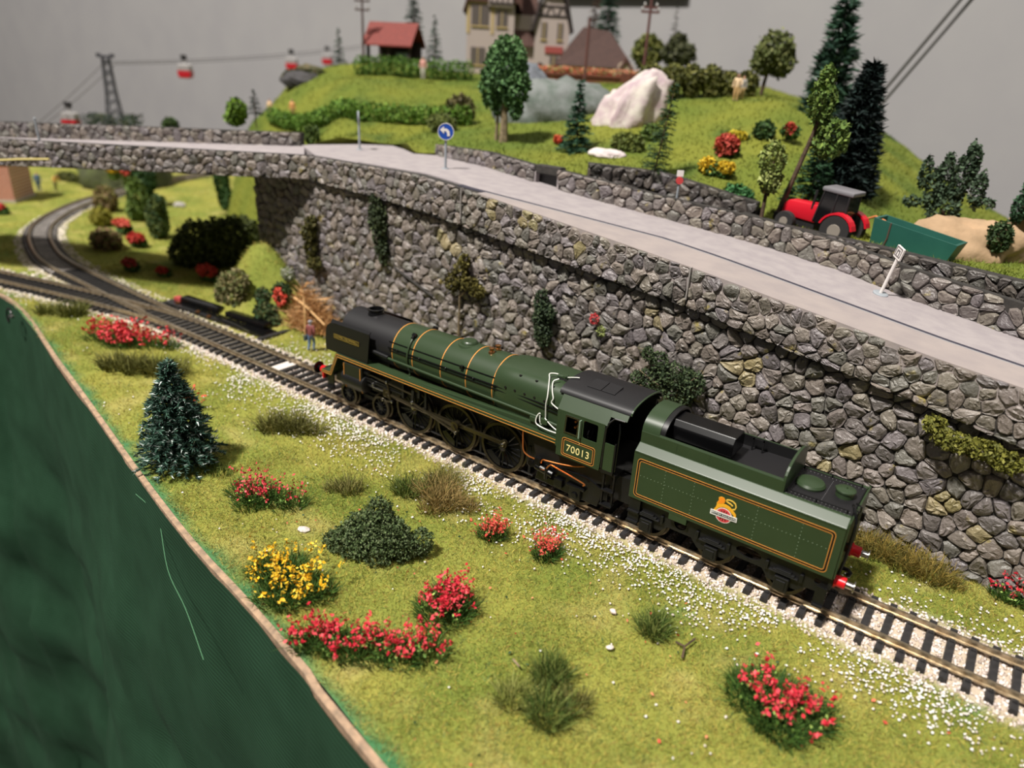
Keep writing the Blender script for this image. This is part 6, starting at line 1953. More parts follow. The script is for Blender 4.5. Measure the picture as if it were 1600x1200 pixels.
dd = B('disc', lambda m: m.lathe((0, 0, 22), 'Y', [(4.6, -1.4), (4.6, -.6)], 26), mat('sign_blue', (34, 78, 170), .4), bs_)
B('rim', lambda m: m.lathe((0, 0, 22), 'Y', [(4.6, -1.5), (4.9, -1.5), (4.9, -.5), (4.6, -.5)], 26, caps=False), wsm, dd)
B('arrow', lambda m: plate(m, [(2.6, 19.6), (2.2, 22.4), (.6, 23.8), (-1.2, 23.8), (-1.0, 25.2), (-3.6, 23.0), (-1.0, 20.8), (-1.0, 22.4), (.2, 22.2), (.9, 20.8), (.9, 19.4)], [], 'Y', -1.55, .2), wsm, dd)
gp = thing('grey_sign_post', 'grey edge-on sign post at the road junction', 'sign', (-111.2, 124.6, 112.0), rz=math.radians(-40))
B('post', lambda m: m.tube([(0, 0, 0), (0, 0, 22)], .8, 8), gsm, gp)
B('plate', lambda m: m.lathe((0, 0, 22), 'Y', [(4.4, -.8), (4.4, .2)], 22), gsm, gp)
B('base', lambda m: m.lathe((0, 0, 0), 'Z', [(2.6, 0), (2.4, .6)], 16), gsm, gp)
rs = thing('small_red_sign', 'tiny red and white sign on a grey post behind the parapet', 'sign', (132, 138, 100), rz=HR)
B('post', lambda m: m.tube([(0, 0, 0), (0, 0, 20)], .7, 6), gsm, rs)
B('red_disc', lambda m: m.lathe((0, 0, 20.5), 'Y', [(2.0, -1), (2.0, -.4)], 16), mat('sign_red', (206, 70, 70), .5), rs)
B('white_plate', lambda m: m.box((0, 0, 24.2), (3.6, .8, 3.2)), wsm, rs)
bp_ = thing('bridge_pole', 'thin pale post standing against the far bridge parapet', 'post', (-304.5, -9.9, 103.8), rz=0)
B('post', lambda m: m.tube([(0, 0, -2), (-.5, 0, 16)], .9, 6, r1=.7), gsm, bp_)
B('cap', lambda m: m.ball((-.5, 0, 16), 1.0, 8, 5), gsm, bp_)
yr = MB(); yr.tube([(-308.7, -42.0, 92.2), (-291.8, -30.3, 94.3), (-273.7, -18.0, 95.6)], .9, 6)
tag(yr.build('yellow_rod', mat('straw_yellow', (196, 180, 110), .7)), 'pale yellow rod lying along the left end of the bridge wall', 'rod')

# ================================================================== plants in the foreground
RED = [(206, 44, 62), (220, 64, 78), (190, 34, 50), (232, 90, 96)]
YEL = [(236, 186, 40), (226, 170, 30), (244, 204, 70)]
GRS = [(62, 92, 36), (78, 108, 44), (50, 78, 32)]


def ring_xy(n, rx, ry):
    a_ = RNG.uniform(0, 6.283, n)
    r_ = np.sqrt(RNG.uniform(0, 1, n))
    return np.stack([rx * r_ * np.cos(a_), ry * r_ * np.sin(a_)], 1)


def flower_clump(label, loc, spots, fcols, leafcols, stems, blades, fsize=1.1, h=11, group=None, lean=.3, cluster=7, mat_r=1.25, leaves=260, name='flower_clump', stemcol=((92, 110, 52), (70, 92, 40))):
    """spots: (dx, dy, radius) patches; stems carry petal clusters near their tips."""
    t_ = thing(name, label, 'flowers', loc, group)
    w_ = np.array([s_[2] ** 2 for s_ in spots]); w_ = w_ / w_.sum()
    gp_, sp_, lp_, fp_ = [], [], [], []
    for (dx, dy, r_), ww in zip(spots, w_):
        gp_.append(tuft_arrays(dx, dy, -.6, r_ * mat_r, h * .55, int(blades * ww) + 20, GRS, .3, .8))
    nst = stems
    idx = RNG.choice(len(spots), nst, p=w_)
    base = np.zeros((nst, 3))
    for i in range(nst):
        dx, dy, r_ = spots[idx[i]]
        q_ = ring_xy(1, r_, r_)[0]
        base[i] = (dx + q_[0], dy + q_[1], -.5)
    d = RNG.normal(0, lean, (nst, 3)); d[:, 2] = 1
    d /= np.linalg.norm(d, axis=1, keepdims=True)
    L_ = RNG.uniform(.55, 1.1, nst) * h
    tip = base + d * L_[:, None]
    sp_.append(blade_arrays(base, d, L_, np.full(nst, .22), pal(stemcol, nst)))
    nf = nst * cluster
    k_ = np.repeat(np.arange(nst), cluster)
    fr = base[k_] + d[k_] * (L_[k_] * RNG.uniform(.55, 1.06, nf))[:, None] + RNG.normal(0, .36 * fsize, (nf, 3))
    fp_.append(leaf_arrays(fr, RNG.uniform(.7, 1.3, nf) * fsize, pal(fcols, nf, .1)))
    k_ = RNG.integers(0, nst, leaves)
    lr = base[k_] + d[k_] * (L_[k_] * RNG.uniform(.1, .6, leaves))[:, None] + RNG.normal(0, .7, (leaves, 3))
    lr[:, 2] = np.maximum(lr[:, 2], .3)
    lp_.append(leaf_arrays(lr, RNG.uniform(.8, 1.5, leaves), pal(leafcols, leaves)))
    for nm, arr in (('grass_base', gp_), ('stems', sp_), ('leaves', lp_), ('petals', fp_)):
        v_, f_, c_ = join(arr)
        tinted(nm, v_, f_, c_, M['leaf'], t_)
    return t_


LG = [(150, 176, 92), (120, 150, 70), (92, 124, 52)]
FG = 'flowering clumps on the lawn'
flower_clump('large crimson flower drift in front of the dark green mounded bush', (157.9, -125.5, -4.4), [(-10, -6, 5), (-3, -3, 6), (5, 2, 6), (13, 6, 5), (19, 13, 5), (-15, -10, 4)], RED, LG, 120, 1800, 1.35, 12, FG, leaves=520)
flower_clump('crimson flower clump at the right end of the large drift', (168.3, -95.6, -4.4), [(0, 0, 7), (-3, 6, 5), (3, 4, 5)], RED, LG, 95, 1200, 1.3, 14, FG, leaves=260)
flower_clump('yellow flower clump beside the wooden board edge', (115.3, -121.6, -4.4), [(-12, 0, 5), (-3, 2, 6), (6, 2, 6), (12, 4, 5), (2, -7, 5), (8, -5, 4), (-8, 8, 4)], YEL, [(86, 112, 44), (120, 130, 60)], 80, 2200, 1.3, 13, FG, lean=.55, leaves=160, cluster=8)
flower_clump('red flower clump lying across grass right of the dark spruce', (63.5, -93.2, -4.4), [(-12, -2, 5), (-4, 0, 6), (4, 2, 5), (12, 6, 4), (-2, -6, 5)], [(206, 60, 74), (220, 90, 96), (190, 50, 60)], LG, 76, 1300, 1.2, 13, FG, leaves=260, cluster=5)
flower_clump('small red flower tuft nearest the rear driving wheel', (153.4, -48.0, -4.4), [(0, 0, 4.2)], [(216, 88, 74), (204, 70, 62), (228, 112, 92)], LG, 74, 380, .95, 10, FG, lean=.35, cluster=6, leaves=60)
flower_clump('small red flower tuft below the cab steps', (177.6, -45.0, -4.4), [(0, 0, 3.8), (1, 3, 3)], [(212, 84, 72), (200, 66, 60), (226, 106, 90)], LG, 70, 340, .95, 12, FG, lean=.3, cluster=6, leaves=60)
flower_clump('red flowering bush in the lower right corner of the lawn', (274.6, -61.9, -4.4), [(-6, 0, 5), (2, -1, 6), (8, 4, 5), (-2, 6, 5), (4, -6, 4), (-10, 4, 3)], RED, [(160, 184, 96), (120, 150, 70), (86, 120, 50)], 66, 3000, 1.4, 14, FG, lean=.42, leaves=520, cluster=7, mat_r=1.6)
flower_clump('red flowers growing against the stone wall at the right edge', (332.5, 53.4, -4.4), [(0, 0, 5), (6, 3, 5), (-4, -2, 4)], RED, LG, 46, 900, 1.2, 13, FG, leaves=160)
flower_clump('red flower drift beside the track near the turnout', (-152.4, -39.5, -4.4), [(-22, -10, 6), (-10, -4, 8), (2, 0, 8), (14, 6, 6), (24, 12, 5), (0, -6, 7)], [(206, 60, 66), (222, 84, 84), (190, 46, 56)], LG, 170, 1500, 1.9, 15, FG, leaves=260)
flower_clump('orange red flower sprig behind the dark spruce', (-38.8, -67.1, -4.4), [(0, 0, 3.5)], [(214, 90, 66), (226, 110, 80)], LG, 22, 120, 1.6, 12, FG, leaves=30)


def tuft(label, loc, spots, cols, h, n, group='grass tufts on the lawn', w=.26, spread=.6):
    t_ = thing('grass_tuft', label, 'grass tuft', loc, group)
    ar = [tuft_arrays(dx, dy, -.5, r_, h * hs, n_, cols if not isinstance(cols[0], list) else cols[i % len(cols)], w, spread) for i, (dx, dy, r_, hs, n_) in enumerate(spots)]
    v_, f_, c_ = join(ar)
    tinted('blades', v_, f_, c_, M['leaf'], t_)
    v_, f_, c_ = join([tuft_arrays(dx, dy, -.5, r_ * 1.15, h * .3, max(30, n_ // 4), [(84, 92, 40), (64, 74, 32)], w * 1.3, .9) for (dx, dy, r_, hs, n_) in spots])
    tinted('thatch', v_, f_, c_, M['leaf'], t_)
    return t_


OL = [(106, 106, 52), (124, 120, 66), (88, 92, 44), (140, 132, 80)]
BR = [(156, 132, 80), (172, 146, 92), (132, 112, 66), (116, 108, 60)]
GN = [(78, 98, 40), (62, 82, 34), (98, 114, 52), (124, 132, 68)]
tuft('dark green grass tuft in two halves at the front of the lawn', (217.1, -103.6, -4.4), [(-3, 8, 5, 1, 420), (4, -4, 6, 1, 480), (-8, -6, 5, .8, 260), (9, 4, 4, .9, 200)], [GN, GN, [(150, 152, 84), (120, 128, 62)], OL], 10, 0)
tuft('dark green grass tuft below the tender by the scattered grit', (230.3, -54.5, -4.4), [(0, 0, 5, 1, 520)], [GN], 9, 0, w=.24)
tuft('brown and green dry grass patch near the front driving wheels', (116.6, -43.7, -4.4), [(-12, -4, 6, .9, 380), (0, 2, 7, 1, 520), (8, 0, 6, .9, 420), (-4, 10, 6, 1.1, 420), (16, 3, 4, .8, 220), (6, -6, 6, .6, 300)], [GN, BR, BR, OL, BR, BR], 12, 0)
tuft('small grey green grass tuft left of the dry grass patch', (83.9, -64.2, -4.4), [(0, 0, 5, 1, 300), (-6, -4, 3, .7, 120)], [OL], 9, 0)
tuft('olive grass tuft in the middle of the lawn behind the red clump', (17.9, -46.8, -4.4), [(-7, -4, 6, 1, 360), (3, 2, 6, 1.05, 380), (12, 8, 4, .7, 160)], [OL, [(84, 84, 40), (100, 98, 52)]], 13, 0, w=.3)
tuft('long olive grass tuft behind the dark spruce', (-104.6, -57.9, -4.4), [(-16, -8, 7, .9, 300), (-4, -2, 7, 1, 320), (8, 5, 7, 1, 320), (18, 10, 6, 1, 240)], [[(98, 98, 46), (112, 110, 56), (82, 84, 38)]], 14, 0, w=.42)
tuft('olive grass tufts at the far left corner of the lawn', (-237.0, -41.3, -4.4), [(-10, -8, 7, .8, 200), (4, 2, 8, 1, 300)], [[(104, 106, 48), (88, 92, 40)]], 13, 0, w=.5)
tuft('dry brown grass along the wall foot behind the tender', (286.6, 46.6, -4.4), [(-14, 4, 7, 1, 420), (-4, 1, 6, 1.1, 380), (6, 0, 7, 1, 420), (16, -1, 7, 1, 420), (24, -2, 4, .6, 140)], [[(146, 124, 60), (124, 108, 52), (108, 104, 50)]], 12, 0)
tuft('green grass fringe at the foot of the dark spruce', (21.0, -96.1, -4.4), [(-2, 0, 6, .8, 260), (8, 4, 5, .6, 160)], [GN], 8, 0)

# dark spruce
sp = conifer('spruce', 'dark blue green spruce standing on the front lawn near the wooden edge', (9.4, -99.5, -4.4), 50, 18.5, [(44, 70, 58), (54, 84, 70), (36, 56, 48), (70, 100, 84)], None, 22, 22, 20, droop=.32, nl=2.6, tips=(196, 206, 200), power=.72, nw=.2, bare=.1)
v, f, c = join([tuft_arrays(2, -2, -.5, 7, 7, 260, OL, .3, .9)])
tinted('root_moss', v, f, c, M['leaf'], sp)

# dense mounded bush
leafy('mounded_bush', 'dense dark green mounded foam bush on the front lawn', (124.8, -87.3, -4.4), [(0, 0, 5, 13, 10, 7), (-8, -4, 3.5, 10, 8, 6), (0, 3, 13, 6.5, 6, 11), (3, 2, 9, 8, 7, 10), (-5, 0, 8, 9, 7, 8), (7, 4, 9, 8, 6, 8), (10, 5, 5, 7, 6, 7), (15, 11, 6, 4.5, 4.5, 6), (-14, -7, 2.5, 6, 5, 4)], [(74, 90, 52), (86, 102, 64), (60, 76, 44), (102, 114, 78)], 1.0, 17000, cat='bush')

# pebbles and twigs on the lawn
def pebble(label, loc, r, col, seed):
    rng_ = random.Random(seed)
    m_ = MB(); m_.ball((0, 0, 0), r, 8, 5, (1.3, .9, .7))
    m_.v = [tuple(c_ * rng_.uniform(.85, 1.15) for c_ in p_) for p_ in m_.v]
    o = m_.build('pebble', mat('pebble', col, .8), smooth=True)
    o.location = Vector(loc) * S
    o.rotation_euler = (0, 0, rng_.uniform(0, 3))
    tag(o, label, 'pebble')


pebble('pale grey pebble behind the yellow flower clump', (92.9, -96.3, -4.2), 2.2, (206, 196, 190), 1)
pebble('little pale pebble below the dark green tuft near the tender', (215.0, -56.7, -3.2), 1.1, (216, 196, 190), 2)
pebble('little pale pebble in the lawn above the front grass tuft', (222.8, -72.9, -3.2), 1.1, (214, 200, 192), 3)
tw = MB(); tw.tube([(239.2, -56.4, -2.8), (242.6, -57.0, -2.2), (243.9, -61.7, -2.8)], .4, 5); tw.tube([(242.6, -57.0, -2.2), (243.8, -51.1, -2.4)], .35, 5)
tag(tw.build('twig', M['trunk']), 'forked brown twig lying on the grass below the tender', 'twig')
tw = MB(); tw.tube([(200.9, -98.0, -3.0), (204.7, -99.6, -2.6)], .35, 5)
tag(tw.build('twig', M['trunk_pale']), 'short pale twig beside the front grass tuft', 'twig')
cl = MB(); cl.box((0, 0, 0), (5.5, 1.6, 1.2))
o = cl.build('cloth_clip', M['gloss_black'], bevel=.2)
o.location = Vector((156.1, -144.2, -16.9)) * S; o.rotation_euler = (.3, .2, -.35)
tag(o, 'small black clip stuck on the green cloth', 'clip')
cn = thing('cable_connector', 'black wire loop with silver plug at the far end of the cloth', 'connector', (-263.1, -67.2, -5.6))
B('wire_loop', lambda m: m.tube([(6 * math.cos(a_ * .7), -2 + 2 * math.sin(a_ * .5), 5 * math.sin(a_ * .7)) for a_ in range(10)], .6, 6), M['gloss_black'], cn, smooth=True)
B('plug', lambda m: m.lathe((5, -2, 1), 'X', [(1.4, 0), (1.4, 3), (1, 4)], 10), M['steel'], cn, smooth=True)

# ------------------------------------------------------------------ plants on the stone wall
WG = 'plants growing on the retaining wall'


def wall_plant(label, x, z, blobs, cols, leaf, n, trunk=None, fl=None, name='wall_shrub', tm='trunk_pale', out=4.0):
    return leafy(name, label, (x, yw(x) - 1.5, z), blobs, cols, leaf, n, trunk, WG, tm, 'shrub', fl=fl)


wall_plant('dark ivy hanging down the wall below the left road edging', -32, 76, [(0, -3, 0, 6, 4, 18), (-4, -3, 14, 5, 3, 8), (3, -3, -14, 4, 3, 10), (-2, -3, 6, 7, 4, 9)], [(58, 70, 44), (48, 58, 38), (72, 82, 52)], 1.9, 1800, [[(0, -1, -24), (2, -2, 0), (-2, -2, 20), .7, .5]])
wall_plant('mossy olive shrub on the wall near the bridge shadow', -105, 54, [(0, -4, 6, 6, 5, 6), (1, -4, -4, 5, 4, 6), (3, -4, 14, 4, 4, 5), (4, -4, -14, 7, 4, 5)], [(84, 82, 40), (70, 70, 36), (98, 92, 46)], 2.0, 1600, [[(3, -1, -22), (2, -3, -6), (0, -4, 6), .8, .6]])
wall_plant('small gnarled tree with bare pale trunk on the middle of the wall', 36, 22, [(3, -4, 40, 5, 4, 9), (10, -4, 36, 7, 4, 4), (-3, -4, 34, 5, 4, 6), (17, -5, 33, 5, 4, 4), (6, -4, 48, 3.5, 3, 5)], [(92, 86, 40), (78, 74, 36), (106, 98, 48)], 1.5, 2200, [[(0, -1, -2), (1, -2, 12), (2, -3, 26), (3, -4, 36), .8, .5], [(2, -3, 26), (8, -4, 32), (15, -5, 33), .5, .3]])
wall_plant('upright dark green shrub on the wall above the cab', 99, 50, [(0, -4, 0, 5, 4, 11), (2, -4, -8, 5, 4, 8), (-1, -4, 10, 4, 3, 7), (2, -4, 4, 6, 4, 6)], [(58, 72, 50), (46, 60, 42), (72, 86, 58)], 1.4, 2600, [[(0, -1, -16), (0, -3, 0), (0, -3, 12), .5, .4]])
wall_plant('tiny red flowered sprig on the wall above the tender front', 134, 56, [(2, -3, -3, 2.5, 2, 3)], [(150, 160, 96), (120, 130, 76)], 1.0, 160, [[(3, -1, -6), (2, -3, -2), (-2, -3, 4), .3, .2]], fl=([(190, 60, 66), (206, 84, 84)], 130, 1.1, [(-2, -4, 3, 2.6, 2, 3)]))
wall_plant('spreading dark green shrub with bare twigs on the wall above the cab and tender gap', 177, 40, [(-8, -6, -2, 8, 5, 6), (4, -6, 4, 9, 6, 6), (12, -6, 2, 7, 5, 7), (-6, -5, 8, 5, 4, 5), (6, -6, -6, 8, 5, 5), (-12, -5, 10, 3, 3, 4), (-15, -6, -3, 4, 4, 4)], [(62, 76, 50), (50, 64, 42), (78, 92, 60)], 1.25, 3600, [[(4, -1, -12), (0, -5, -6), (-14, -8, 2), .45, .25], [(4, -1, -12), (6, -6, -2), (14, -8, 6), .45, .25], [(4, -1, -12), (-4, -7, -8), (-16, -9, -4), .4, .25]])
wall_plant('yellow green leafy shrub under the road edging at the right edge', 301, 53, [(-6, -5, 0, 7, 5, 4), (4, -5, 0, 7, 5, 4), (12, -5, -2, 6, 5, 4), (-13, -4, 4, 4, 4, 4)], [(108, 108, 44), (92, 94, 40), (124, 122, 56)], 1.5, 2000, [[(0, -1, -6), (2, -4, 0), .5, .3]])
m_ = MB(); m_.tube([(-21, yw(-21) - 2.6, 53), (14, yw(14) - 2.6, 42)], .8, 6)
tag(m_.build('drain_rod', M['mortar']), 'thin grey rod lying diagonally on the wall below the ivy', 'rod')

# ------------------------------------------------------------------ mound, straw and shrubs by the bridge
leafy('moss_clump', 'pale dry moss on the grassy mound at the wall corner', (-158, 38, 12), [(0, 0, 2, 14, 5, 13), (10, 2, 10, 10, 5, 10), (-12, 2, -6, 9, 5, 7)], [(146, 134, 96), (128, 120, 82), (104, 108, 62), (90, 100, 54)], 2.2, 2600, cat='moss')
leafy('bush', 'dark green shrub at the right foot of the grassy mound', (-122, 42, 2), [(0, 0, 2, 10, 7, 8), (-8, 4, 12, 6, 5, 6), (8, 0, -1, 7, 5, 4)], [(70, 78, 44), (56, 64, 38), (86, 90, 52), (60, 92, 56)], 2.2, 2200, cat='bush')
leafy('flower_bush', 'red flowered shrub on the mound beside the straw pile', (-116, 52, 14), [(0, 0, 4, 8, 6, 8)], [(66, 84, 46), (54, 72, 42)], 2.0, 800, cat='bush', fl=([(206, 76, 60), (220, 100, 80)], 170, 2.0, [(4, -5, 3, 6, 3, 7)]))
leafy('bush', 'white flecked moss at the top of the mound against the wall', (-118, 60, 30), [(0, 0, 0, 6, 4, 5)], [(150, 154, 130), (196, 196, 186), (110, 124, 70)], 1.8, 320, cat='bush')
st = thing('straw_pile', 'heap of dry tan straw and twigs against the wall foot', 'straw', (-96, 58, -2))
n = 2600
a_ = RNG.uniform(0, 6.283, n); r_ = np.sqrt(RNG.uniform(0, 1, n))
root = np.stack([24 * r_ * np.cos(a_), 12 * r_ * np.sin(a_), 34 * (1 - r_) * RNG.uniform(.1, 1, n)], 1)
d = RNG.normal(0, 1, (n, 3)); d[:, 2] = np.abs(d[:, 2]) * .55; d[:, 0] += .4
v, f, c = blade_arrays(root, d, RNG.uniform(5, 13, n), RNG.uniform(.35, .7, n), pal([(206, 160, 108), (184, 140, 92), (166, 124, 80), (220, 180, 130)], n), RNG.normal(0, .2, (n, 3)))
tinted('straw', v, f, c, M['leaf'], st)
B('twig', lambda m: m.tube([(-6, -6, 20), (8, -8, 18), (30, -10, 10)], .9, 6, r1=.6), mat('straw_twig', (206, 164, 112), .8), st)
B('twig', lambda m: m.tube([(14, -14, -1), (15, -14, 16), (12, -12, 26)], .8, 6, r1=.5), mat('straw_twig', (206, 164, 112), .8), st)

BG = 'shrubs on the ground beyond the bridge'
for nm, lab, loc, blobs, cols, lf, n, fl in (
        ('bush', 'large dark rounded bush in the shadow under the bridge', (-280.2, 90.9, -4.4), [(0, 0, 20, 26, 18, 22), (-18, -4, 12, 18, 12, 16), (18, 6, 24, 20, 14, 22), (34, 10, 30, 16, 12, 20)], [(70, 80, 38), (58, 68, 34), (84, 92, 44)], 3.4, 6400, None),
        ('bush', 'dark shrub beside the wall end under the bridge', (-295.4, 142.5, -4.4), [(0, 0, 18, 20, 14, 20)], [(78, 86, 42), (62, 70, 36)], 3.4, 2400, None),
        ('bush', 'tall olive bush in the middle distance beyond the curve', (-408.7, 122.9, -4.4), [(0, 0, 18, 12, 10, 20), (4, 0, 34, 8, 8, 10)], [(92, 104, 52), (78, 92, 48), (70, 96, 60)], 3.0, 2400, None),
        ('bush', 'tall thin green tree seen under the bridge centre', (-469.9, 236.5, -4.4), [(0, 0, 40, 9, 8, 24), (5, 0, 20, 8, 8, 14)], [(74, 104, 56), (62, 90, 50)], 3.4, 2200, None),
        ('bush', 'brown and pink dry shrub beside the curving track', (-399.9, 66.6, -4.4), [(0, 0, 8, 18, 12, 10)], [(150, 122, 92), (132, 108, 80), (110, 112, 60)], 3.0, 2000, None),
        ('bush', 'brown dry shrub at the far end of the curve', (-565.7, 147.7, -4.4), [(0, 0, 12, 14, 12, 16)], [(134, 112, 78), (118, 98, 66), (120, 118, 60)], 3.2, 1800, None),
        ('bush', 'yellow green shrub inside the curve of the track', (-497.9, 109.2, -4.4), [(0, 0, 8, 12, 10, 10)], [(150, 142, 56), (126, 124, 50)], 3.0, 1400, None),
        ('bush', 'green leafy shrub left of the thin tree under the bridge', (-495.9, 149.5, -4.4), [(0, 0, 22, 12, 10, 24), (-6, 0, 10, 10, 10, 12)], [(104, 124, 56), (86, 108, 50)], 3.2, 2200, None),
        ('bush', 'dark green leafy shrub touching the bridge underside', (-568.3, 197.5, -4.4), [(0, 0, 34, 16, 12, 22)], [(64, 92, 50), (52, 78, 44)], 3.6, 1800, None),
        ('flower_bush', 'red topped flower clump at the right of the dry shrub', (-386.6, 90.2, -4.4), [(0, 0, 4, 9, 7, 5)], G_MID, 2.6, 500, ([(190, 64, 56), (206, 84, 70)], 420, 3.0, [(0, -2, 9, 9, 7, 5)])),
        ('flower_bush', 'red topped flower clump behind the first red clump', (-444.7, 106.5, -4.4), [(0, 0, 5, 9, 7, 6)], G_MID, 2.6, 500, ([(200, 84, 70), (210, 100, 84)], 380, 3.0, [(0, -2, 12, 11, 6, 4)])),
        ('flower_bush', 'red flower clump in the bridge shadow left of the mound', (-240.0, 75.3, -4.4), [(0, 0, 4, 12, 8, 5)], G_MID, 2.6, 700, ([(190, 60, 56), (204, 76, 66)], 420, 2.6, [(-3, -3, 9, 12, 6, 5)])),
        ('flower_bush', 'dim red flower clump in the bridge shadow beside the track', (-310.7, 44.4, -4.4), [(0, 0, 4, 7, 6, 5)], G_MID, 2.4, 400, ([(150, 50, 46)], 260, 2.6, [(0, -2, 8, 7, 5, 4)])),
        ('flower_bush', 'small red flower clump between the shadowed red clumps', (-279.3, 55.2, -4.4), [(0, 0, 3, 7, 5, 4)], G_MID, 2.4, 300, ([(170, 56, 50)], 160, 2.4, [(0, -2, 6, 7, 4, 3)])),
        ('flower_bush', 'yellow flower sprig hanging below the bridge edge', (-602.2, 179.3, -4.4), [(0, 0, 34, 8, 6, 6)], G_LIGHT, 2.8, 300, ([(206, 170, 40), (190, 150, 36)], 320, 3.2, [(0, -2, 42, 12, 6, 6)])),
        ('flower_bush', 'red flower sprig just below the bridge edge', (-601.6, 194.7, -4.4), [(0, 0, 26, 8, 6, 12)], G_LIGHT, 2.8, 300, ([(190, 70, 54), (206, 90, 66)], 300, 3.2, [(0, -2, 38, 10, 5, 6)])),
        ('flower_bush', 'red flower clump by the brick building at the left edge', (-614.2, 58.8, -4.4), [(0, 0, 3, 9, 7, 5)], G_MID, 2.6, 400, ([(190, 66, 60)], 260, 3, [(0, -2, 8, 8, 5, 4)])),
        ('bush', 'low dark hedge behind the two figures at the left', (-775.3, 209.0, -4.4), [(-20, 0, 4, 30, 10, 6), (20, 4, 4, 30, 10, 6)], [(90, 92, 44), (76, 80, 40)], 3.6, 2200, None)):
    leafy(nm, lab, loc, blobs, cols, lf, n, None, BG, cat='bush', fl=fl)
rock('grey_stone', 'small grey stone on the far grass seen under the bridge', (-547.7, 225.5, -4.4), (8, 6, 5), ((176, 170, 164), (150, 146, 142)), 22)

# ------------------------------------------------------------------ people
def person(label, loc, h, rz, cols, pose, cap=None, group='tiny painted figures', extra=None):
    """cols: (jacket, trousers, hair, shoes); pose: dict of joint offsets in body heights."""
    P_ = dict(pelvis=(0, 0, .52), belly=(0, 0, .62), chest=(0, 0, .74), neck=(0, 0, .845), head=(0, -.01, .92), crown=(0, -.005, .97),
              shl=(-.11, 0, .80), ell=(-.15, .01, .65), wrl=(-.16, -.03, .52), hal=(-.16, -.05, .47), shr=(.11, 0, .80), elr=(.15, .01, .65), wrr=(.16, -.03, .52), har=(.16, -.05, .47),
              hil=(-.055, 0, .50), knl=(-.06, -.02, .28), anl=(-.06, .01, .045), tol=(-.065, -.085, .02), hir=(.055, 0, .50), knr=(.06, -.02, .28), anr=(.06, .01, .045), tor=(.065, -.085, .02))
    P_.update(pose)
    R_ = dict(pelvis=.085, belly=.08, chest=.095, neck=.036, head=.06, crown=.045, shl=.05, ell=.036, wrl=.026, hal=.03, shr=.05, elr=.036, wrr=.026, har=.03, hil=.068, knl=.048, anl=.034, tol=.03, hir=.068, knr=.048, anr=.034, tor=.03)
    E_ = [('pelvis', 'belly'), ('belly', 'chest'), ('chest', 'neck'), ('neck', 'head'), ('head', 'crown'), ('chest', 'shl'), ('shl', 'ell'), ('ell', 'wrl'), ('wrl', 'hal'), ('chest', 'shr'), ('shr', 'elr'), ('elr', 'wrr'), ('wrr', 'har'), ('pelvis', 'hil'), ('hil', 'knl'), ('knl', 'anl'), ('anl', 'tol'), ('pelvis', 'hir'), ('hir', 'knr'), ('knr', 'anr'), ('anr', 'tor')]
    ks = list(P_)
    me = bpy.data.meshes.new('body_rig')
    K_ = 10.0
    me.from_pydata([tuple(c_ * K_ for c_ in P_[k]) for k in ks], [(ks.index(a_), ks.index(b_)) for a_, b_ in E_], [])
    o = bpy.data.objects.new('body_rig', me)
    COL.objects.link(o)
    sk = o.modifiers.new('skin', 'SKIN')
    o.modifiers.new('sub', 'SUBSURF').levels = 1
    for i, k in enumerate(ks):
        sv = me.skin_vertices[0].data[i]
        sv.radius = (R_[k] * K_, R_[k] * K_)
        sv.use_root = k == 'pelvis'
    out = bpy.data.meshes.new_from_object(o.evaluated_get(bpy.context.evaluated_depsgraph_get()))
    bpy.data.objects.remove(o)
    co = np.zeros(len(out.vertices) * 3, dtype=np.float32)
    out.vertices.foreach_get('co', co)
    co = co.reshape(-1, 3)
    hand = [np.array(P_['hal']) * K_, np.array(P_['har']) * K_]
    mats = [mat('fig_skin', (214, 164, 134), .6), mat('fig_jacket', cols[0], .7), mat('fig_trousers', cols[1], .7), mat('fig_hair', cols[2], .7), mat('fig_shoes', cols[3], .6)]
    ids = []
    hc = np.array(P_['head']) * K_
    for p_ in out.polygons:
        c_ = np.mean(co[list(p_.vertices)], axis=0)
        if min(np.linalg.norm(c_ - h_) for h_ in hand) < .42:
            ids.append(0)
        elif np.linalg.norm(c_ - hc) < 1.0 and c_[2] > P_['neck'][2] * K_ - .1:
            ids.append(3 if (c_[2] > hc[2] + .22 or c_[1] > hc[1] + .15) else 0)
        elif c_[2] < .6:
            ids.append(4)
        elif c_[2] < P_['pelvis'][2] * K_ + .1:
            ids.append(2)
        else:
            ids.append(1)
    out.vertices.foreach_set('co', (co * (h / K_ * S)).ravel())
    for m_ in mats:
        out.materials.append(m_)
    out.polygons.foreach_set('material_index', ids)
    out.polygons.foreach_set('use_smooth', [True] * len(ids))
    t_ = thing('person', label, 'figure', loc, group, rz=rz)
    body = link_mesh('body', out, None, t_)
    hd = Vector(P_['head']) * h
    B('face', lambda m: [m.ball((hd.x - .018 * h, hd.y - .058 * h, hd.z + .008 * h), .007 * h, 6, 4), m.ball((hd.x + .018 * h, hd.y - .058 * h, hd.z + .008 * h), .007 * h, 6, 4), m.box((hd.x, hd.y - .058 * h, hd.z - .032 * h), (.025 * h, .008 * h, .006 * h))], mat('fig_eye', (50, 36, 32), .5), t_)
    B('nose', lambda m: m.ball((hd.x, hd.y - .064 * h, hd.z - .01 * h), .011 * h, 6, 4), mats[0], t_)
    if cap:
        B('cap', lambda m: [m.lathe((hd.x, hd.y, hd.z + .02 * h), 'Z', [(.066 * h, 0), (.064 * h, .025 * h), (.04 * h, .05 * h), (.002 * h, .055 * h)], 14), m.box((hd.x, hd.y - .07 * h, hd.z + .025 * h), (.07 * h, .06 * h, .008 * h))], mat('fig_cap', cap, .7), t_, smooth=True)
    if extra:
        extra(t_, h)
    return t_


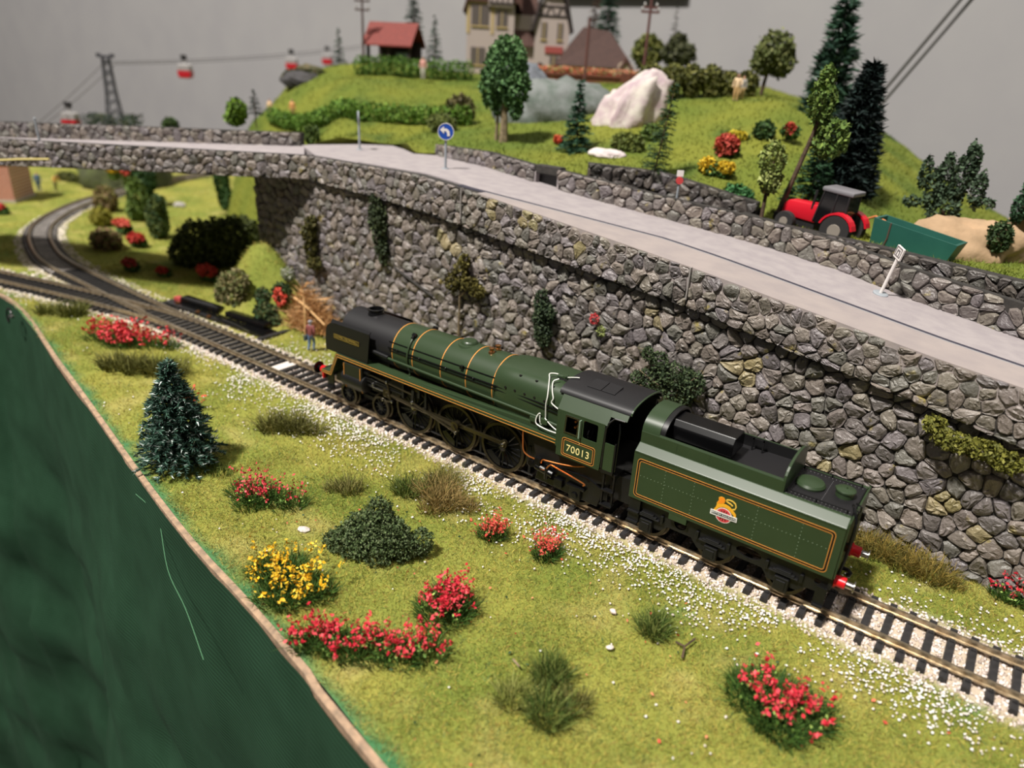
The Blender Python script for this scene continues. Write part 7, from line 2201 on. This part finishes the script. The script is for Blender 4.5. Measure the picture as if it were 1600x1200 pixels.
def bag(col):
    def fn(t_, h):
        B('shoulder_bag', lambda m: m.box((.16 * h, .04 * h, .42 * h), (.07 * h, .14 * h, .16 * h)), mat('fig_bag', col, .6), t_, bevel=.2)
    return fn


person('walking man in maroon jacket and blue jeans in front of the smokebox', (-60, 31.5, -4.4), 21.5, math.radians(200), ((124, 66, 62), (92, 116, 146), (130, 126, 130), (60, 60, 70)), dict(knl=(-.06, -.07, .28), anl=(-.06, -.02, .05), tol=(-.065, -.11, .025), knr=(.06, .0, .27), anr=(.06, .09, .07), tor=(.065, .02, .03), ell=(-.16, .06, .66), wrl=(-.14, .02, .54), hal=(-.13, -.02, .5)), cap=(140, 136, 140), extra=bag((66, 78, 76)))
person('standing figure in plain blue overalls beyond the curving track', (-731.4, 144.3, -4.4), 24, math.radians(60), ((56, 92, 120), (44, 82, 112), (120, 96, 70), (60, 70, 80)), {})
person('figure in yellow top bending forward beside the blue figure', (-721.0, 159.5, -4.4), 24, math.radians(100), ((216, 166, 84), (150, 150, 90), (110, 84, 60), (120, 110, 80)), dict(belly=(0, -.03, .62), chest=(0, -.10, .71), neck=(0, -.18, .78), head=(0, -.24, .82), crown=(0, -.27, .85), shl=(-.11, -.14, .76), shr=(.11, -.14, .76), ell=(-.14, -.2, .62), elr=(.14, -.2, .62), wrl=(-.12, -.24, .5), wrr=(.12, -.24, .5), hal=(-.12, -.25, .46), har=(.12, -.25, .46)))
person('walker in cream shirt at the right end of the hilltop bushes', (81.1, 339.6, 157.8), 20, math.radians(20), ((214, 186, 150), (196, 160, 110), (90, 66, 50), (90, 80, 70)), dict(elr=(.17, -.05, .68), wrr=(.14, -.12, .6), har=(.12, -.15, .58)))
person('second walker in grey top close beside the cream walker', (82.8, 347.5, 157.9), 19, math.radians(-10), ((140, 136, 130), (200, 170, 120), (80, 60, 50), (90, 80, 70)), {})
person('figure in pink top standing in front of the upper hedge', (-238.9, 327.0, 156.5), 21, math.radians(30), ((206, 150, 140), (196, 190, 180), (110, 80, 60), (90, 80, 70)), {})
person('figure in orange top in front of the lower hedge', (-310.1, 220.0, 114.5), 19, math.radians(30), ((206, 150, 90), (160, 140, 80), (110, 80, 60), (90, 80, 70)), {})
person('figure in beige clothes at the left end of the lower hedge', (-350.8, 223.9, 112.9), 18, math.radians(30), ((214, 180, 140), (206, 176, 130), (110, 80, 60), (90, 80, 70)), {})
